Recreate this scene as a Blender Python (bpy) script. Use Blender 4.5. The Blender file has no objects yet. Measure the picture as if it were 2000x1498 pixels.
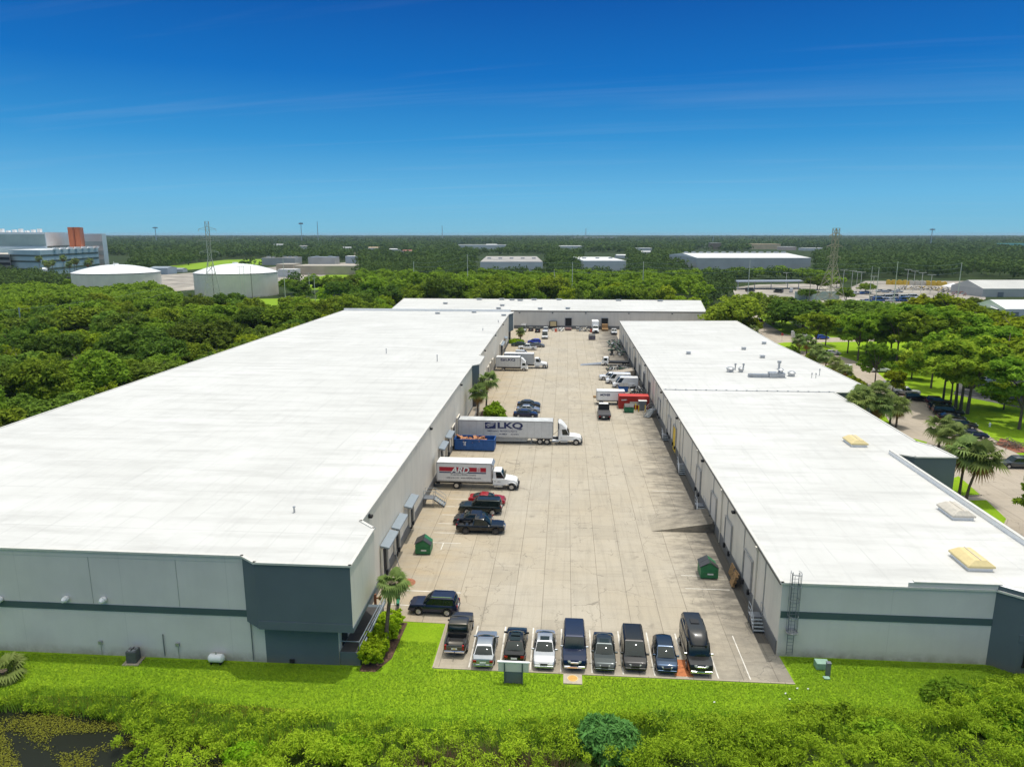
import bpy, bmesh, math, random
import numpy as np
from mathutils import Vector, Matrix

# ---------------------------------------------------------------- camera
PI = math.pi
F, CX, CY, HZ, VX, CH = 1386., 1000., 749., 458., 1105., 35.
PITCH = math.atan((CY-HZ)/F)
YAW = math.atan((VX-CX)*math.cos(PITCH)/F)
sc = bpy.context.scene
col = sc.collection
cam = bpy.data.objects.new("camera", bpy.data.cameras.new("camera"))
col.objects.link(cam)
cam.location = (0, 0, CH)
cam.rotation_euler = (PI/2-PITCH, 0, YAW)
cam.data.sensor_width = 36; cam.data.sensor_fit = 'HORIZONTAL'
cam.data.lens = F/2000*36
cam.data.clip_start = 0.5; cam.data.clip_end = 90000
sc.camera = cam

# ---------------------------------------------------------------- light
SUNV = Vector((0.14, 0.13, 1.0)).normalized()          # towards the sun
ELEV = math.asin(SUNV.z); AZ = math.atan2(SUNV.x, SUNV.y)
wd = bpy.data.worlds.new("World"); sc.world = wd; wd.use_nodes = True
nt = wd.node_tree; N = nt.nodes; L = nt.links
bg = N['Background']
sky = N.new('ShaderNodeTexSky'); sky.sky_type = 'NISHITA'; sky.sun_disc = False
sky.sun_elevation = ELEV; sky.sun_rotation = AZ
sky.air_density = 1.0; sky.dust_density = 0.0; sky.ozone_density = 4.0; sky.altitude = 0
tc = N.new('ShaderNodeTexCoord'); sep = N.new('ShaderNodeSeparateXYZ'); L.new(tc.outputs['Generated'], sep.inputs[0])
# clear polarised summer air: pale at the horizon, deep blue above, unseen zenith round the sun raised to fill shaded walls
sr = N.new('ShaderNodeValToRGB'); L.new(sep.outputs[2], sr.inputs[0])
def _s(r, g, b_): return tuple(((v/255+.055)/1.055)**2.4 if v > 10 else v/255/12.92 for v in (r, g, b_))+(1,)
E_ = sr.color_ramp.elements
for p_, c_ in ((.0, (122, 190, 218)), (.05, (102, 182, 226)), (.12, (52, 148, 213)), (.20, (10, 112, 194)), (.284, (2, 88, 172)), (.40, (60, 122, 182)), (.55, (172, 192, 206)), (.75, (226, 228, 222)), (1.0, (255, 250, 240))):
    e_ = E_.new(p_) if p_ not in (0.0, 1.0) else E_[0 if p_ == 0 else -1]
    e_.color = _s(*c_)
gain = N.new('ShaderNodeVectorMath'); gain.operation = 'SCALE'; zenith_fill = N.new('ShaderNodeMapRange'); L.new(sep.outputs[2], zenith_fill.inputs[0])  # added gain on the upper sky, fill light for walls in shade
for i_, v_ in enumerate((.44, .8, 10.0, 18.0)): zenith_fill.inputs[i_+1].default_value = v_
L.new(zenith_fill.outputs[0], gain.inputs['Scale']); L.new(sr.outputs[0], gain.inputs[0])
hsv = N.new('ShaderNodeMixRGB'); hsv.inputs[0].default_value = .03; L.new(gain.outputs[0], hsv.inputs[1]); L.new(sky.outputs[0], hsv.inputs[2])
# thin cirrus: noise laid on a high plane over the place
def wmath(op, a, b=None, c=None):
    n = N.new('ShaderNodeMath'); n.operation = op
    for i, v in enumerate((a, b, c)):
        if v is None: continue
        if isinstance(v, (int, float)): n.inputs[i].default_value = v
        else: L.new(v, n.inputs[i])
    return n.outputs[0]
zz = wmath('ADD', wmath('MAXIMUM', sep.outputs[2], 0.0), 0.04)
ux = wmath('DIVIDE', sep.outputs[0], zz); uy = wmath('DIVIDE', sep.outputs[1], zz)
cmb = N.new('ShaderNodeCombineXYZ')
L.new(wmath('MULTIPLY', ux, 0.16), cmb.inputs[0])
L.new(wmath('ADD', wmath('MULTIPLY', uy, 1.5), wmath('MULTIPLY', ux, 0.28)), cmb.inputs[1])
cn = N.new('ShaderNodeTexNoise'); cn.inputs['Scale'].default_value = 1.1; cn.inputs['Detail'].default_value = 7; cn.inputs['Roughness'].default_value = 0.6
cn.inputs['Distortion'].default_value = 0.5
L.new(cmb.outputs[0], cn.inputs['Vector'])
cr = N.new('ShaderNodeMapRange'); cr.inputs[1].default_value = 0.53; cr.inputs[2].default_value = 0.82; cr.inputs[3].default_value = 0; cr.inputs[4].default_value = 0.10
L.new(cn.outputs[0], cr.inputs[0])
mixc = N.new('ShaderNodeMixRGB'); mixc.inputs[2].default_value = (6.0, 6.6, 7.4, 1)
L.new(cr.outputs[0], mixc.inputs[0]); L.new(hsv.outputs[0], mixc.inputs[1])
L.new(mixc.outputs[0], bg.inputs['Color'])
bg.inputs['Strength'].default_value = 0.1

sl = bpy.data.lights.new("sun", 'SUN'); sl.energy = 2.65; sl.angle = math.radians(0.5); sl.color = (1.0, 0.965, 0.90)
so = bpy.data.objects.new("sun", sl); col.objects.link(so)
so.rotation_euler = SUNV.to_track_quat('Z', 'Y').to_euler(); so.location = (0, 0, 200)
sc.view_settings.view_transform = 'Standard'; sc.view_settings.look = 'None'
sc.view_settings.exposure = 0.0; sc.view_settings.gamma = 1.0
sc.cycles.max_bounces = 6; sc.cycles.transparent_max_bounces = 4; sc.cycles.volume_bounces = 0
sc.cycles.caustics_reflective = False; sc.cycles.caustics_refractive = False

rng = np.random.default_rng(7); random.seed(7)
_f = Vector((-math.sin(YAW)*math.cos(PITCH), math.cos(YAW)*math.cos(PITCH), -math.sin(PITCH)))
_r = Vector((math.cos(YAW), math.sin(YAW), 0)); _u = _r.cross(_f)
def _ray(px, py): return _f + _r*((px-CX)/F) - _u*((py-CY)/F)
def G(px, py, z=0.0):                       # surveyed point of the place lying at height z
    d = _ray(px, py); t = (z-CH)/d.z
    return (d.x*t, d.y*t)
def GY(px, py, Y):                          # x and height of a point at depth Y
    d = _ray(px, py); t = Y/d.y
    return d.x*t, CH+d.z*t
def proj(p):
    x, y, z = p[...,0], p[...,1], p[...,2]-CH
    a = x*_r.x+y*_r.y; b = x*_u.x+y*_u.y+z*_u.z; c = x*_f.x+y*_f.y+z*_f.z
    return CX+F*a/c, CY-F*b/c, c

# ---------------------------------------------------------------- materials
def srgb(h):
    v = [int(h[i:i+2], 16)/255 for i in (0, 2, 4)]
    return tuple(c/12.92 if c <= .04045 else ((c+.055)/1.055)**2.4 for c in v)
_mc = {}
def mat(name, c, rough=0.6, metal=0.0, var=0.12, scale=3.0, bump=0.0, spec=0.5, coat=0.0, emit=0):
    if name in _mc: return _mc[name]
    if isinstance(c, str): c = srgb(c)
    m = bpy.data.materials.new(name); m.use_nodes = True; _mc[name] = m
    t = m.node_tree; b = t.nodes['Principled BSDF']
    b.inputs['Roughness'].default_value = rough; b.inputs['Metallic'].default_value = metal
    b.inputs['Specular IOR Level'].default_value = spec
    if coat: b.inputs['Coat Weight'].default_value = coat; b.inputs['Coat Roughness'].default_value = 0.05
    tcn = t.nodes.new('ShaderNodeTexCoord'); nz = t.nodes.new('ShaderNodeTexNoise')
    nz.inputs['Scale'].default_value = scale; nz.inputs['Detail'].default_value = 5
    t.links.new(tcn.outputs['Object'], nz.inputs['Vector'])
    rp = t.nodes.new('ShaderNodeValToRGB')
    rp.color_ramp.elements[0].position = .3; rp.color_ramp.elements[1].position = .7
    rp.color_ramp.elements[0].color = (*[x*(1-var) for x in c], 1); rp.color_ramp.elements[1].color = (*[min(1, x*(1+var)) for x in c], 1)
    t.links.new(nz.outputs[0], rp.inputs[0]); t.links.new(rp.outputs[0], b.inputs['Base Color'])
    if bump:
        bp = t.nodes.new('ShaderNodeBump'); bp.inputs['Strength'].default_value = bump; bp.inputs['Distance'].default_value = .05
        t.links.new(nz.outputs[0], bp.inputs['Height']); t.links.new(bp.outputs[0], b.inputs['Normal'])
    return m

class NB:                                    # small node helper for hand built materials
    def __init__(s, name):
        s.m = bpy.data.materials.new(name); s.m.use_nodes = True; s.t = s.m.node_tree
        s.b = s.t.nodes['Principled BSDF']; s.o = s.t.nodes['Material Output']
        g = s.t.nodes.new('ShaderNodeNewGeometry'); s.pos = g.outputs['Position']
        tcn = s.t.nodes.new('ShaderNodeTexCoord'); s.obj = tcn.outputs['Object']
    def n(s, typ, **kw):
        x = s.t.nodes.new(typ)
        for k, v in kw.items(): setattr(x, k, v)
        return x
    def lk(s, a, b): s.t.links.new(a, b)
    def math(s, op, a, b=None, c=None):
        x = s.n('ShaderNodeMath', operation=op)
        for i, v in enumerate((a, b, c)):
            if v is None: continue
            if isinstance(v, (int, float)): x.inputs[i].default_value = v
            else: s.lk(v, x.inputs[i])
        return x.outputs[0]
    def noise(s, vec, scale, detail=5, rough=.55, sx=1, sy=1, sz=1, dist=0):
        mp = s.n('ShaderNodeMapping'); mp.inputs['Scale'].default_value = (sx, sy, sz); s.lk(vec, mp.inputs[0])
        x = s.n('ShaderNodeTexNoise'); x.inputs['Scale'].default_value = scale; x.inputs['Detail'].default_value = detail
        x.inputs['Roughness'].default_value = rough; x.inputs['Distortion'].default_value = dist
        s.lk(mp.outputs[0], x.inputs['Vector']); return x.outputs[0]
    def rng(s, v, a, b, c=0., d=1.):
        x = s.n('ShaderNodeMapRange'); s.lk(v, x.inputs[0])
        for i, q in enumerate((a, b, c, d)): x.inputs[i+1].default_value = q
        return x.outputs[0]
    def mix(s, f, a, b, mode='MIX'):
        x = s.n('ShaderNodeMixRGB', blend_type=mode)
        for i, v in enumerate((f, a, b)):
            if isinstance(v, (int, float)): x.inputs[i].default_value = v
            elif isinstance(v, tuple): x.inputs[i].default_value = (*v, 1)
            else: s.lk(v, x.inputs[i])
        return x.outputs[0]
    def xyz(s, v):
        x = s.n('ShaderNodeSeparateXYZ'); s.lk(v, x.inputs[0]); return x.outputs
    def bump(s, h, st=.3, d=.05):
        x = s.n('ShaderNodeBump'); x.inputs['Strength'].default_value = st; x.inputs['Distance'].default_value = d
        s.lk(h, x.inputs['Height']); s.lk(x.outputs[0], s.b.inputs['Normal'])

def concrete_mat(name, base, xs=2.75, ys=3.95, x0=-12.7, y0=60.0, grime=True):
    k = NB(name); X, Y, Z = k.xyz(k.pos)
    lane = k.math('FLOOR', k.math('DIVIDE', k.math('SUBTRACT', X, x0), xs))
    fx = k.math('FRACT', k.math('DIVIDE', k.math('SUBTRACT', X, x0), xs))
    wn = k.n('ShaderNodeTexWhiteNoise', noise_dimensions='1D'); k.lk(lane, wn.inputs['W'])
    half = k.math('FLOOR', k.math('MULTIPLY', wn.outputs[0], 3.0))
    yy = k.math('ADD', k.math('DIVIDE', k.math('SUBTRACT', Y, y0), ys), k.math('MULTIPLY', half, 0.18))
    fy = k.math('FRACT', yy); cell = k.math('FLOOR', yy)
    jx = k.math('LESS_THAN', k.math('MINIMUM', fx, k.math('SUBTRACT', 1, fx)), 0.05/xs*.62)
    jy = k.math('LESS_THAN', k.math('MINIMUM', fy, k.math('SUBTRACT', 1, fy)), 0.05/ys*.45)
    cv = k.n('ShaderNodeCombineXYZ'); k.lk(lane, cv.inputs[0]); k.lk(cell, cv.inputs[1])
    wn2 = k.n('ShaderNodeTexWhiteNoise', noise_dimensions='2D'); k.lk(cv.outputs[0], wn2.inputs['Vector'])
    c = k.mix(k.rng(wn2.outputs[0], 0, 1, 0.0, 1.0), tuple(x*.93 for x in base), tuple(x*1.05 for x in base))
    # some slabs recast in a darker mix
    c = k.mix(k.math('MULTIPLY', k.math('GREATER_THAN', wn2.outputs[0], .955), .5), c, tuple(x*.72 for x in base))
    n1 = k.noise(k.pos, .09, 6, .6); c = k.mix(k.rng(n1, .35, .7, 0, .55), c, tuple(x*y for x, y in zip(base, (.95, .89, .78))))
    n2 = k.noise(k.pos, .5, 7, .65); c = k.mix(k.rng(n2, .5, .75, 0, .35), c, tuple(x*.62 for x in base))
    n3 = k.noise(k.pos, 9, 4); c = k.mix(.16, c, n3, 'OVERLAY')
    # tyre smears along the drive lanes and across
    n4 = k.noise(k.pos, 1.2, 5, .6, 1.0, .06, 1, 1.5); c = k.mix(k.rng(n4, .5, .78, 0, .38), c, tuple(x*.5 for x in base))
    n6 = k.noise(k.pos, 1.0, 5, .6, .1, 1.4, 1, .6); c = k.mix(k.rng(n6, .54, .78, 0, .36), c, tuple(x*.5 for x in base))
    # cracks
    vo = k.n('ShaderNodeTexVoronoi', feature='DISTANCE_TO_EDGE'); vo.inputs['Scale'].default_value = .21
    wob = k.n('ShaderNodeTexNoise'); wob.inputs['Scale'].default_value = .9; wob.inputs['Detail'].default_value = 6; k.lk(k.pos, wob.inputs['Vector'])
    va = k.n('ShaderNodeVectorMath', operation='MULTIPLY_ADD'); k.lk(wob.outputs[1], va.inputs[0]); va.inputs[1].default_value = (2.2, 2.2, 0); k.lk(k.pos, va.inputs[2])
    k.lk(va.outputs[0], vo.inputs['Vector'])
    crk = k.math('MULTIPLY', k.math('LESS_THAN', vo.outputs[0], .0055), k.math('GREATER_THAN', k.noise(k.pos, .13, 3), .47))
    c = k.mix(k.math('MULTIPLY', crk, .62), c, tuple(x*.4 for x in base))
    if grime:   # black soiling that builds up towards the gutter, oil spots
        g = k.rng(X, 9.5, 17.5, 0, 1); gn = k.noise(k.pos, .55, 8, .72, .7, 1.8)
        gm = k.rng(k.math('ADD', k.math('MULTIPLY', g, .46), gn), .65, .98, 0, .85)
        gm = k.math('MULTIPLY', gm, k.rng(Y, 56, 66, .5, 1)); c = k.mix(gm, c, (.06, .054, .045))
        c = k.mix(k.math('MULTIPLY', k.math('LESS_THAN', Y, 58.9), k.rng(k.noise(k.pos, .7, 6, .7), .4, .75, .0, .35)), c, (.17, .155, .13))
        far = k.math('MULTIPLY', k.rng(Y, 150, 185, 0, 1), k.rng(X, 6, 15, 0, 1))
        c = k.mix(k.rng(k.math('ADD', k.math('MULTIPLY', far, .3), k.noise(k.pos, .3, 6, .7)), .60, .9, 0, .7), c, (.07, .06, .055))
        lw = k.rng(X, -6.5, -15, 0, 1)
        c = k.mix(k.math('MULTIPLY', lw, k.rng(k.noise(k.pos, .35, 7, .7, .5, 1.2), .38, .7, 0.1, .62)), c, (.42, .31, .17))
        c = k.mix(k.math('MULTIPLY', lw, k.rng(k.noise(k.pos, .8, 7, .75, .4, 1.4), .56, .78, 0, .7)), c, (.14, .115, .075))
        sp = k.n('ShaderNodeTexVoronoi'); sp.inputs['Scale'].default_value = .33; k.lk(va.outputs[0], sp.inputs['Vector'])
        c = k.mix(k.math('MULTIPLY', k.rng(sp.outputs['Distance'], .02, .16, .5, 0), 1.0), c, tuple(x*.3 for x in base))
    jn = k.rng(k.noise(k.pos, .35, 4, .6), .3, .6, .5, 1.0); c = k.mix(k.math('MULTIPLY', k.math('MULTIPLY', k.math('MAXIMUM', jx, k.math('MULTIPLY', jy, .6)), .72), jn), c, (.12, .10, .075))
    k.lk(c, k.b.inputs['Base Color']); k.b.inputs['Roughness'].default_value = .85
    k.bump(n3, .15, .02); return k.m

def roof_mat():
    k = NB('white_roof_membrane'); X, Y, Z = k.xyz(k.pos)
    c = k.mix(k.rng(k.noise(k.pos, .06, 6, .6), .35, .7, 0, 1), (.605, .60, .58), (.53, .525, .50))
    n = k.noise(k.pos, .5, 7, .65, .18, 1.0); c = k.mix(k.rng(n, .46, .72, 0, .68), c, (.41, .405, .385))
    n2 = k.noise(k.pos, 1.1, 6, .7, 1, .12); c = k.mix(k.rng(n2, .52, .78, 0, .4), c, (.39, .385, .37))
    fx = k.math('FRACT', k.math('DIVIDE', X, 3.05)); s1 = k.math('LESS_THAN', fx, .022)
    fy = k.math('FRACT', k.math('DIVIDE', Y, 9.4)); s2 = k.math('LESS_THAN', fy, .012)
    seam = k.math('MULTIPLY', k.math('MAXIMUM', s1, s2), k.rng(k.noise(k.pos, .25, 4), .35, .65, .08, .5))
    c = k.mix(seam, c, (.33, .33, .32))
    # dirt where water stands
    d = k.noise(k.pos, .8, 7, .75); c = k.mix(k.rng(d, .61, .78, 0, .5), c, (.42, .39, .33))
    k.lk(c, k.b.inputs['Base Color']); k.b.inputs['Roughness'].default_value = .7
    k.bump(k.noise(k.pos, .7, 5), .12, .1); return k.m

def wall_mat(name, c, streak=.35, joint=0, axis=0):
    if isinstance(c, str): c = srgb(c)
    k = NB(name); X, Y, Z = k.xyz(k.pos)
    a = k.mix(k.rng(k.noise(k.pos, .25, 5), .35, .7, 0, 1), tuple(x*.94 for x in c), tuple(min(1, x*1.05) for x in c))
    s = k.noise(k.pos, 1.6, 6, .65, 1, 1, .07); a = k.mix(k.rng(s, .5, .8, 0, streak), a, tuple(x*.68 for x in c))
    a = k.mix(.12, a, k.noise(k.pos, 22, 3), 'OVERLAY')
    a = k.mix(k.math('MULTIPLY', k.rng(Z, .05, .9, 1, 0), k.rng(k.noise(k.pos, .9, 6, .7), .35, .7, .1, .7)), a, (.19, .165, .115))
    if joint:
        P = (X, Y)[axis]; fr = k.math('FRACT', k.math('DIVIDE', P, joint))
        a = k.mix(k.math('MULTIPLY', k.math('LESS_THAN', fr, .05/joint), .2), a, tuple(x*.45 for x in c))
    k.lk(a, k.b.inputs['Base Color']); k.b.inputs['Roughness'].default_value = .75; k.b.inputs['Specular IOR Level'].default_value = .25
    return k.m

def grass_mat(name, c1, c2, c3, patch=True):
    k = NB(name)
    a = k.mix(k.rng(k.noise(k.pos, .16, 6, .6), .35, .68), c1, c2)
    a = k.mix(k.rng(k.noise(k.pos, .7, 7, .7), .5, .75, 0, .7), a, c3)
    a = k.mix(k.rng(k.noise(k.pos, 6, 5, .7), .4, .7, 0, .55), a, tuple(x*.45 for x in c1))
    if patch:
        a = k.mix(k.rng(k.noise(k.pos, .9, 7, .7, .5, 1.2), .66, .8, 0, .6), a, (.30, .25, .12))
    k.lk(a, k.b.inputs['Base Color']); k.b.inputs['Roughness'].default_value = .95; k.b.inputs['Specular IOR Level'].default_value = .1
    k.bump(k.noise(k.pos, 14, 4, .8), .9, .08); return k.m

def leaf_mat(name, c1, c2, trans=.35, cell=0.0):
    k = NB(name); k.t.nodes.remove(k.b)
    at = k.n('ShaderNodeAttribute', attribute_name='tone')
    oi = k.n('ShaderNodeObjectInfo')
    f = k.math('ADD', k.math('MULTIPLY', at.outputs['Fac'], .62), k.math('MULTIPLY', oi.outputs['Random'], .38))
    a = k.mix(f, c1, c2)
    h = k.n('ShaderNodeHueSaturation'); k.lk(a, h.inputs['Color'])
    k.lk(k.rng(k.math('FRACT', k.math('MULTIPLY', oi.outputs['Random'], 7.31)), 0, 1, .48, .515), h.inputs['Hue'])
    k.lk(k.rng(k.math('FRACT', k.math('MULTIPLY', oi.outputs['Random'], 13.7)), 0, 1, .8, 1.15), h.inputs['Value'])
    d = k.n('ShaderNodeBsdfDiffuse'); tr = k.n('ShaderNodeBsdfTranslucent'); mx = k.n('ShaderNodeMixShader'); mx.inputs[0].default_value = trans
    k.lk(h.outputs[0], d.inputs[0]); k.lk(h.outputs[0], tr.inputs[0]); k.lk(d.outputs[0], mx.inputs[1]); k.lk(tr.outputs[0], mx.inputs[2])
    k.lk(mx.outputs[0], k.o.inputs[0]); return k.m

M = {}
M['roof'] = roof_mat()
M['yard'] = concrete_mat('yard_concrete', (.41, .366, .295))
M['lotpave'] = concrete_mat('lot_concrete', (.40, .345, .28), 3.6, 4.6, 0, 0, False)
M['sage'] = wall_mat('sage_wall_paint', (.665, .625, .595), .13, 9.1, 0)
M['slate'] = wall_mat('slate_wall_paint', (.12, .15, .17), .1)
M['stripe'] = wall_mat('dark_green_stripe', (.075, .115, .115), .1)
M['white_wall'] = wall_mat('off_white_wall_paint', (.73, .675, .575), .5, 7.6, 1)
M['pale_wall'] = wall_mat('pale_grey_wall_paint', (.62, .59, .54), .45, 12.2, 0)
M['base_band'] = wall_mat('grey_wall_base', (.16, .165, .17), .5)
M['coping'] = mat('coping_metal', (.62, .60, .55), .45, .0, .06)
M['trim_dark'] = mat('dark_roof_trim', (.09, .085, .075), .5)
M['awning'] = mat('blue_grey_awning', (.27, .31, .34), .45, .0, .05)
M['steel'] = mat('painted_steel_grey', (.17, .185, .21), .5, .2)
M['galv'] = mat('galvanised_metal', (.42, .43, .44), .4, .6)
M['rail'] = mat('rail_metal', (.32, .35, .38), .45, .4)
M['dark'] = mat('dark_interior', (.012, .012, .013), .8)
M['black'] = mat('black_rubber', (.018, .018, .019), .75)
M['yellow'] = mat('yellow_paint', (.75, .50, .02), .5)
M['mark'] = mat('road_marking_white', (.64, .61, .55), .85, 0, .28, 1.5)
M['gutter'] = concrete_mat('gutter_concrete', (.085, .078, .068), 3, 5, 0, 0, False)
M['tan'] = mat('tan_skylight_plastic', (.68, .55, .27), .45, 0, .06)
M['cream'] = mat('cream_metal', (.55, .50, .42), .45)
M['wood'] = mat('pallet_wood', (.36, .22, .10), .8, 0, .35, 6)
M['white'] = mat('white_paint', (.80, .80, .79), .4, 0, .04)
M['chrome'] = mat('chrome', (.72, .72, .74), .15, 1.0, .02)
M['glass'] = mat('vehicle_glass', (.010, .018, .017), .05, 0, .1, 3, 0, .5)
M['lens_red'] = mat('red_lamp_lens', (.35, .008, .01), .2)
M['lens_clear'] = mat('clear_lamp_lens', (.62, .63, .60), .12, .3)
M['tyre'] = mat('tyre_rubber', (.02, .02, .021), .8)
M['rim'] = mat('wheel_rim', (.45, .45, .46), .3, .8)
M['rimdark'] = mat('dark_wheel_rim', (.06, .06, .065), .3, .5)
M['chassis'] = mat('chassis_black', (.015, .015, .016), .6)
M['bark'] = mat('tree_bark', (.13, .10, .075), .9, 0, .35, 4, .4)
M['palmbark'] = mat('palm_bark', (.13, .095, .07), .9, 0, .4, 5, .5)
M['mulch'] = mat('mulch_soil', (.10, .055, .035), .95, 0, .5, 5, .4)
M['redmulch'] = mat('red_mulch', (.24, .09, .05), .95, 0, .5, 4, .4)

# ---------------------------------------------------------------- mesh helpers
class B:
    def __init__(s): s.v = []; s.f = []; s.m = []
    def add(s, vs, fs, mi=0):
        o = len(s.v); s.v += [tuple(v) for v in vs]; s.f += [tuple(i+o for i in f) for f in fs]; s.m += [mi]*len(fs); return s
    def box(s, c, d, mi=0, rz=0, rx=0):
        x, y, z = (k/2 for k in d); vs = [Vector((a*x, b*y, e*z)) for e in (-1, 1) for b in (-1, 1) for a in (-1, 1)]
        R = Matrix.Rotation(rz, 3, 'Z') @ Matrix.Rotation(rx, 3, 'Y')
        return s.add([R @ v + Vector(c) for v in vs], [(0,2,3,1),(4,5,7,6),(0,1,5,4),(1,3,7,5),(3,2,6,7),(2,0,4,6)], mi)
    def tube(s, p, q, r, n=8, mi=0, r2=None, cap=True):
        p = Vector(p); q = Vector(q); d = (q-p).normalized(); a = d.orthogonal().normalized(); b = d.cross(a); r2 = r if r2 is None else r2
        vs = [p+(a*math.cos(t)+b*math.sin(t))*r for t in (2*PI*i/n for i in range(n))] + [q+(a*math.cos(t)+b*math.sin(t))*r2 for t in (2*PI*i/n for i in range(n))]
        fs = [(i, (i+1) % n, n+(i+1) % n, n+i) for i in range(n)]
        if cap: fs += [tuple(range(n-1, -1, -1)), tuple(range(n, 2*n))]
        return s.add(vs, fs, mi)
    def path(s, pts, r, n=8, mi=0):
        for i in range(len(pts)-1):
            ra = r[i] if isinstance(r, (list, tuple)) else r; rb = r[i+1] if isinstance(r, (list, tuple)) else r
            s.tube(pts[i], pts[i+1], ra, n, mi, rb)
        return s
    def prism(s, poly, z0, z1, mi=0, top=True, bottom=True, sides=None, tmi=None):
        n = len(poly); area = sum(poly[i][0]*poly[(i+1) % n][1]-poly[(i+1) % n][0]*poly[i][1] for i in range(n))
        if area < 0:
            poly = poly[::-1]
            if sides: sides = [sides[(n-2-i) % n] for i in range(n)]
        vs = [(x, y, z0) for x, y in poly]+[(x, y, z1) for x, y in poly]
        for i in range(n): pass
        o = len(s.v); s.v += vs
        for i in range(n):
            s.f.append((o+i, o+(i+1) % n, o+n+(i+1) % n, o+n+i)); s.m.append(sides[i] if sides else mi)
        if top: s.f.append(tuple(range(o+n, o+2*n))); s.m.append(mi if tmi is None else tmi)
        if bottom: s.f.append(tuple(range(o+n-1, o-1, -1))); s.m.append(mi)
        return s
    def quad(s, a, b, c, d, mi=0): return s.add([a, b, c, d], [(0, 1, 2, 3)], mi)
    def slab(s, pts, th, mi=0):
        """thin solid sheet from a planar loop, thickened along its normal by th"""
        P = [Vector(p) for p in pts]; n = (P[1]-P[0]).cross(P[2]-P[0]).normalized()*th; k = len(P)
        fs = [tuple(range(2*k-1, k-1, -1))[::-1], tuple(range(k-1, -1, -1))]+[(i, (i+1) % k, k+(i+1) % k, k+i) for i in range(k)]
        return s.add(P+[p+n for p in P], fs, mi)
    def obj(s, name, mats, parent=None, smooth=None, bevel=0, loc=None, rz=0):
        me = bpy.data.meshes.new(name); me.from_pydata([tuple(v) for v in s.v], [], s.f)
        if not isinstance(mats, (list, tuple)): mats = [mats]
        for m in mats: me.materials.append(m)
        me.polygons.foreach_set('material_index', s.m)
        if smooth is not None:
            me.polygons.foreach_set('use_smooth', [True]*len(me.polygons))
            try: me.set_sharp_from_angle(angle=math.radians(smooth))
            except Exception: pass
        me.update()
        o = bpy.data.objects.new(name, me); col.objects.link(o)
        if parent: o.parent = parent
        if loc: o.location = loc
        if rz: o.rotation_euler.z = rz
        if bevel:
            bv = o.modifiers.new('bevel', 'BEVEL'); bv.width = bevel; bv.segments = 2; bv.limit_method = 'ANGLE'; bv.angle_limit = .6
        return o
def tag(o, label, cat, group=None, kind=None):
    if label: o['label'] = label
    if cat: o['category'] = cat
    if group: o['group'] = group
    if kind: o['kind'] = kind
    return o
def thing(name, label, cat, loc=(0, 0, 0), rz=0, group=None):
    o = bpy.data.objects.new(name, None); col.objects.link(o); o.empty_display_size = .5
    o.location = loc; o.rotation_euler.z = rz
    return tag(o, label, cat, group)
def struct(name, bm, m, label=None):
    o = bm.obj(name, m); o['kind'] = 'structure'
    if label: o['label'] = label
    return o
def dup(root, loc=None, rz=None, label=None, group=None, scale=None):
    r = root.copy(); col.objects.link(r)
    if loc is not None: r.location = loc
    if rz is not None: r.rotation_euler.z = rz
    if scale is not None: r.scale = scale if isinstance(scale, (tuple, list)) else (scale,)*3
    if label: r['label'] = label
    if group: r['group'] = group
    for ch in list(root.children):
        c = ch.copy(); col.objects.link(c); c.parent = r
        for g in list(ch.children):
            d = g.copy(); col.objects.link(d); d.parent = c
    return r
def text(name, s, size, m, parent, loc, rot, shear=0, extrude=.004, bold=0, sx=1):
    cu = bpy.data.curves.new(name, 'FONT'); cu.body = s; cu.size = size; cu.align_x = 'CENTER'; cu.align_y = 'CENTER'
    cu.extrude = extrude; cu.shear = shear; cu.offset = bold
    t = bpy.data.objects.new('tmp', cu); col.objects.link(t)
    dg = bpy.context.evaluated_depsgraph_get(); me = bpy.data.meshes.new_from_object(t.evaluated_get(dg))
    bpy.data.objects.remove(t); bpy.data.curves.remove(cu)
    me.materials.clear(); me.materials.append(m)
    o = bpy.data.objects.new(name, me); col.objects.link(o); o.parent = parent; o.location = loc; o.rotation_euler = rot; o.scale = (sx, 1, 1)
    return o
# ================================================================ SETTING: ground sheets
M['forest_floor'] = grass_mat('forest_floor', (.030, .050, .014), (.045, .065, .02), (.02, .032, .01), False)
M['lawn'] = grass_mat('lawn_grass', (.225, .385, .014), (.29, .43, .02), (.150, .300, .012))
M['meadow'] = grass_mat('meadow_grass', (.20, .34, .02), (.26, .38, .03), (.13, .26, .02), False)
M['gravel'] = mat('pale_gravel', (.30, .27, .23), .95, 0, .5, .07)
M['asphalt'] = mat('asphalt_paving', (.10, .10, .10), .9, 0, .25, .4)
def sheet(name, poly, z, m, label=None):
    b = B(); b.prism(poly, z-.02, z, bottom=False); return struct(name, b, m, label)
b = B(); R_ = 26000
b.quad((-R_, -R_, -.12), (R_, -R_, -.12), (R_, R_, -.12), (-R_, R_, -.12)); struct('ground', b, M['forest_floor'])
sheet('lawn', [(-110, 12), (190, 12), (150, 340), (60, 340), (60, 262), (-70, 262), (-110, 60)], -.03, M['lawn'])
yardpoly = [(-10.3, 52.0), (18.75, 52.05), (18.6, 55.7), (18.5, 268.1), (-64, 268.1), (-64, 237.9), (-18.3, 237.9), (-18.3, 59.3), (-16.4, 58.9), (-10.45, 58.75)]
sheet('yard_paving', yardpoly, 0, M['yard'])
sheet('yard_paving', [(18.5, 238.2), (57.2, 241.8), (57.2, 267.9), (18.5, 267.9)], -.002, M['lotpave'])
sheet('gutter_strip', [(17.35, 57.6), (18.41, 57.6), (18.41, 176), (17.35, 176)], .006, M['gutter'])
b = B()                                   # kerb edge round the front parking apron
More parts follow.
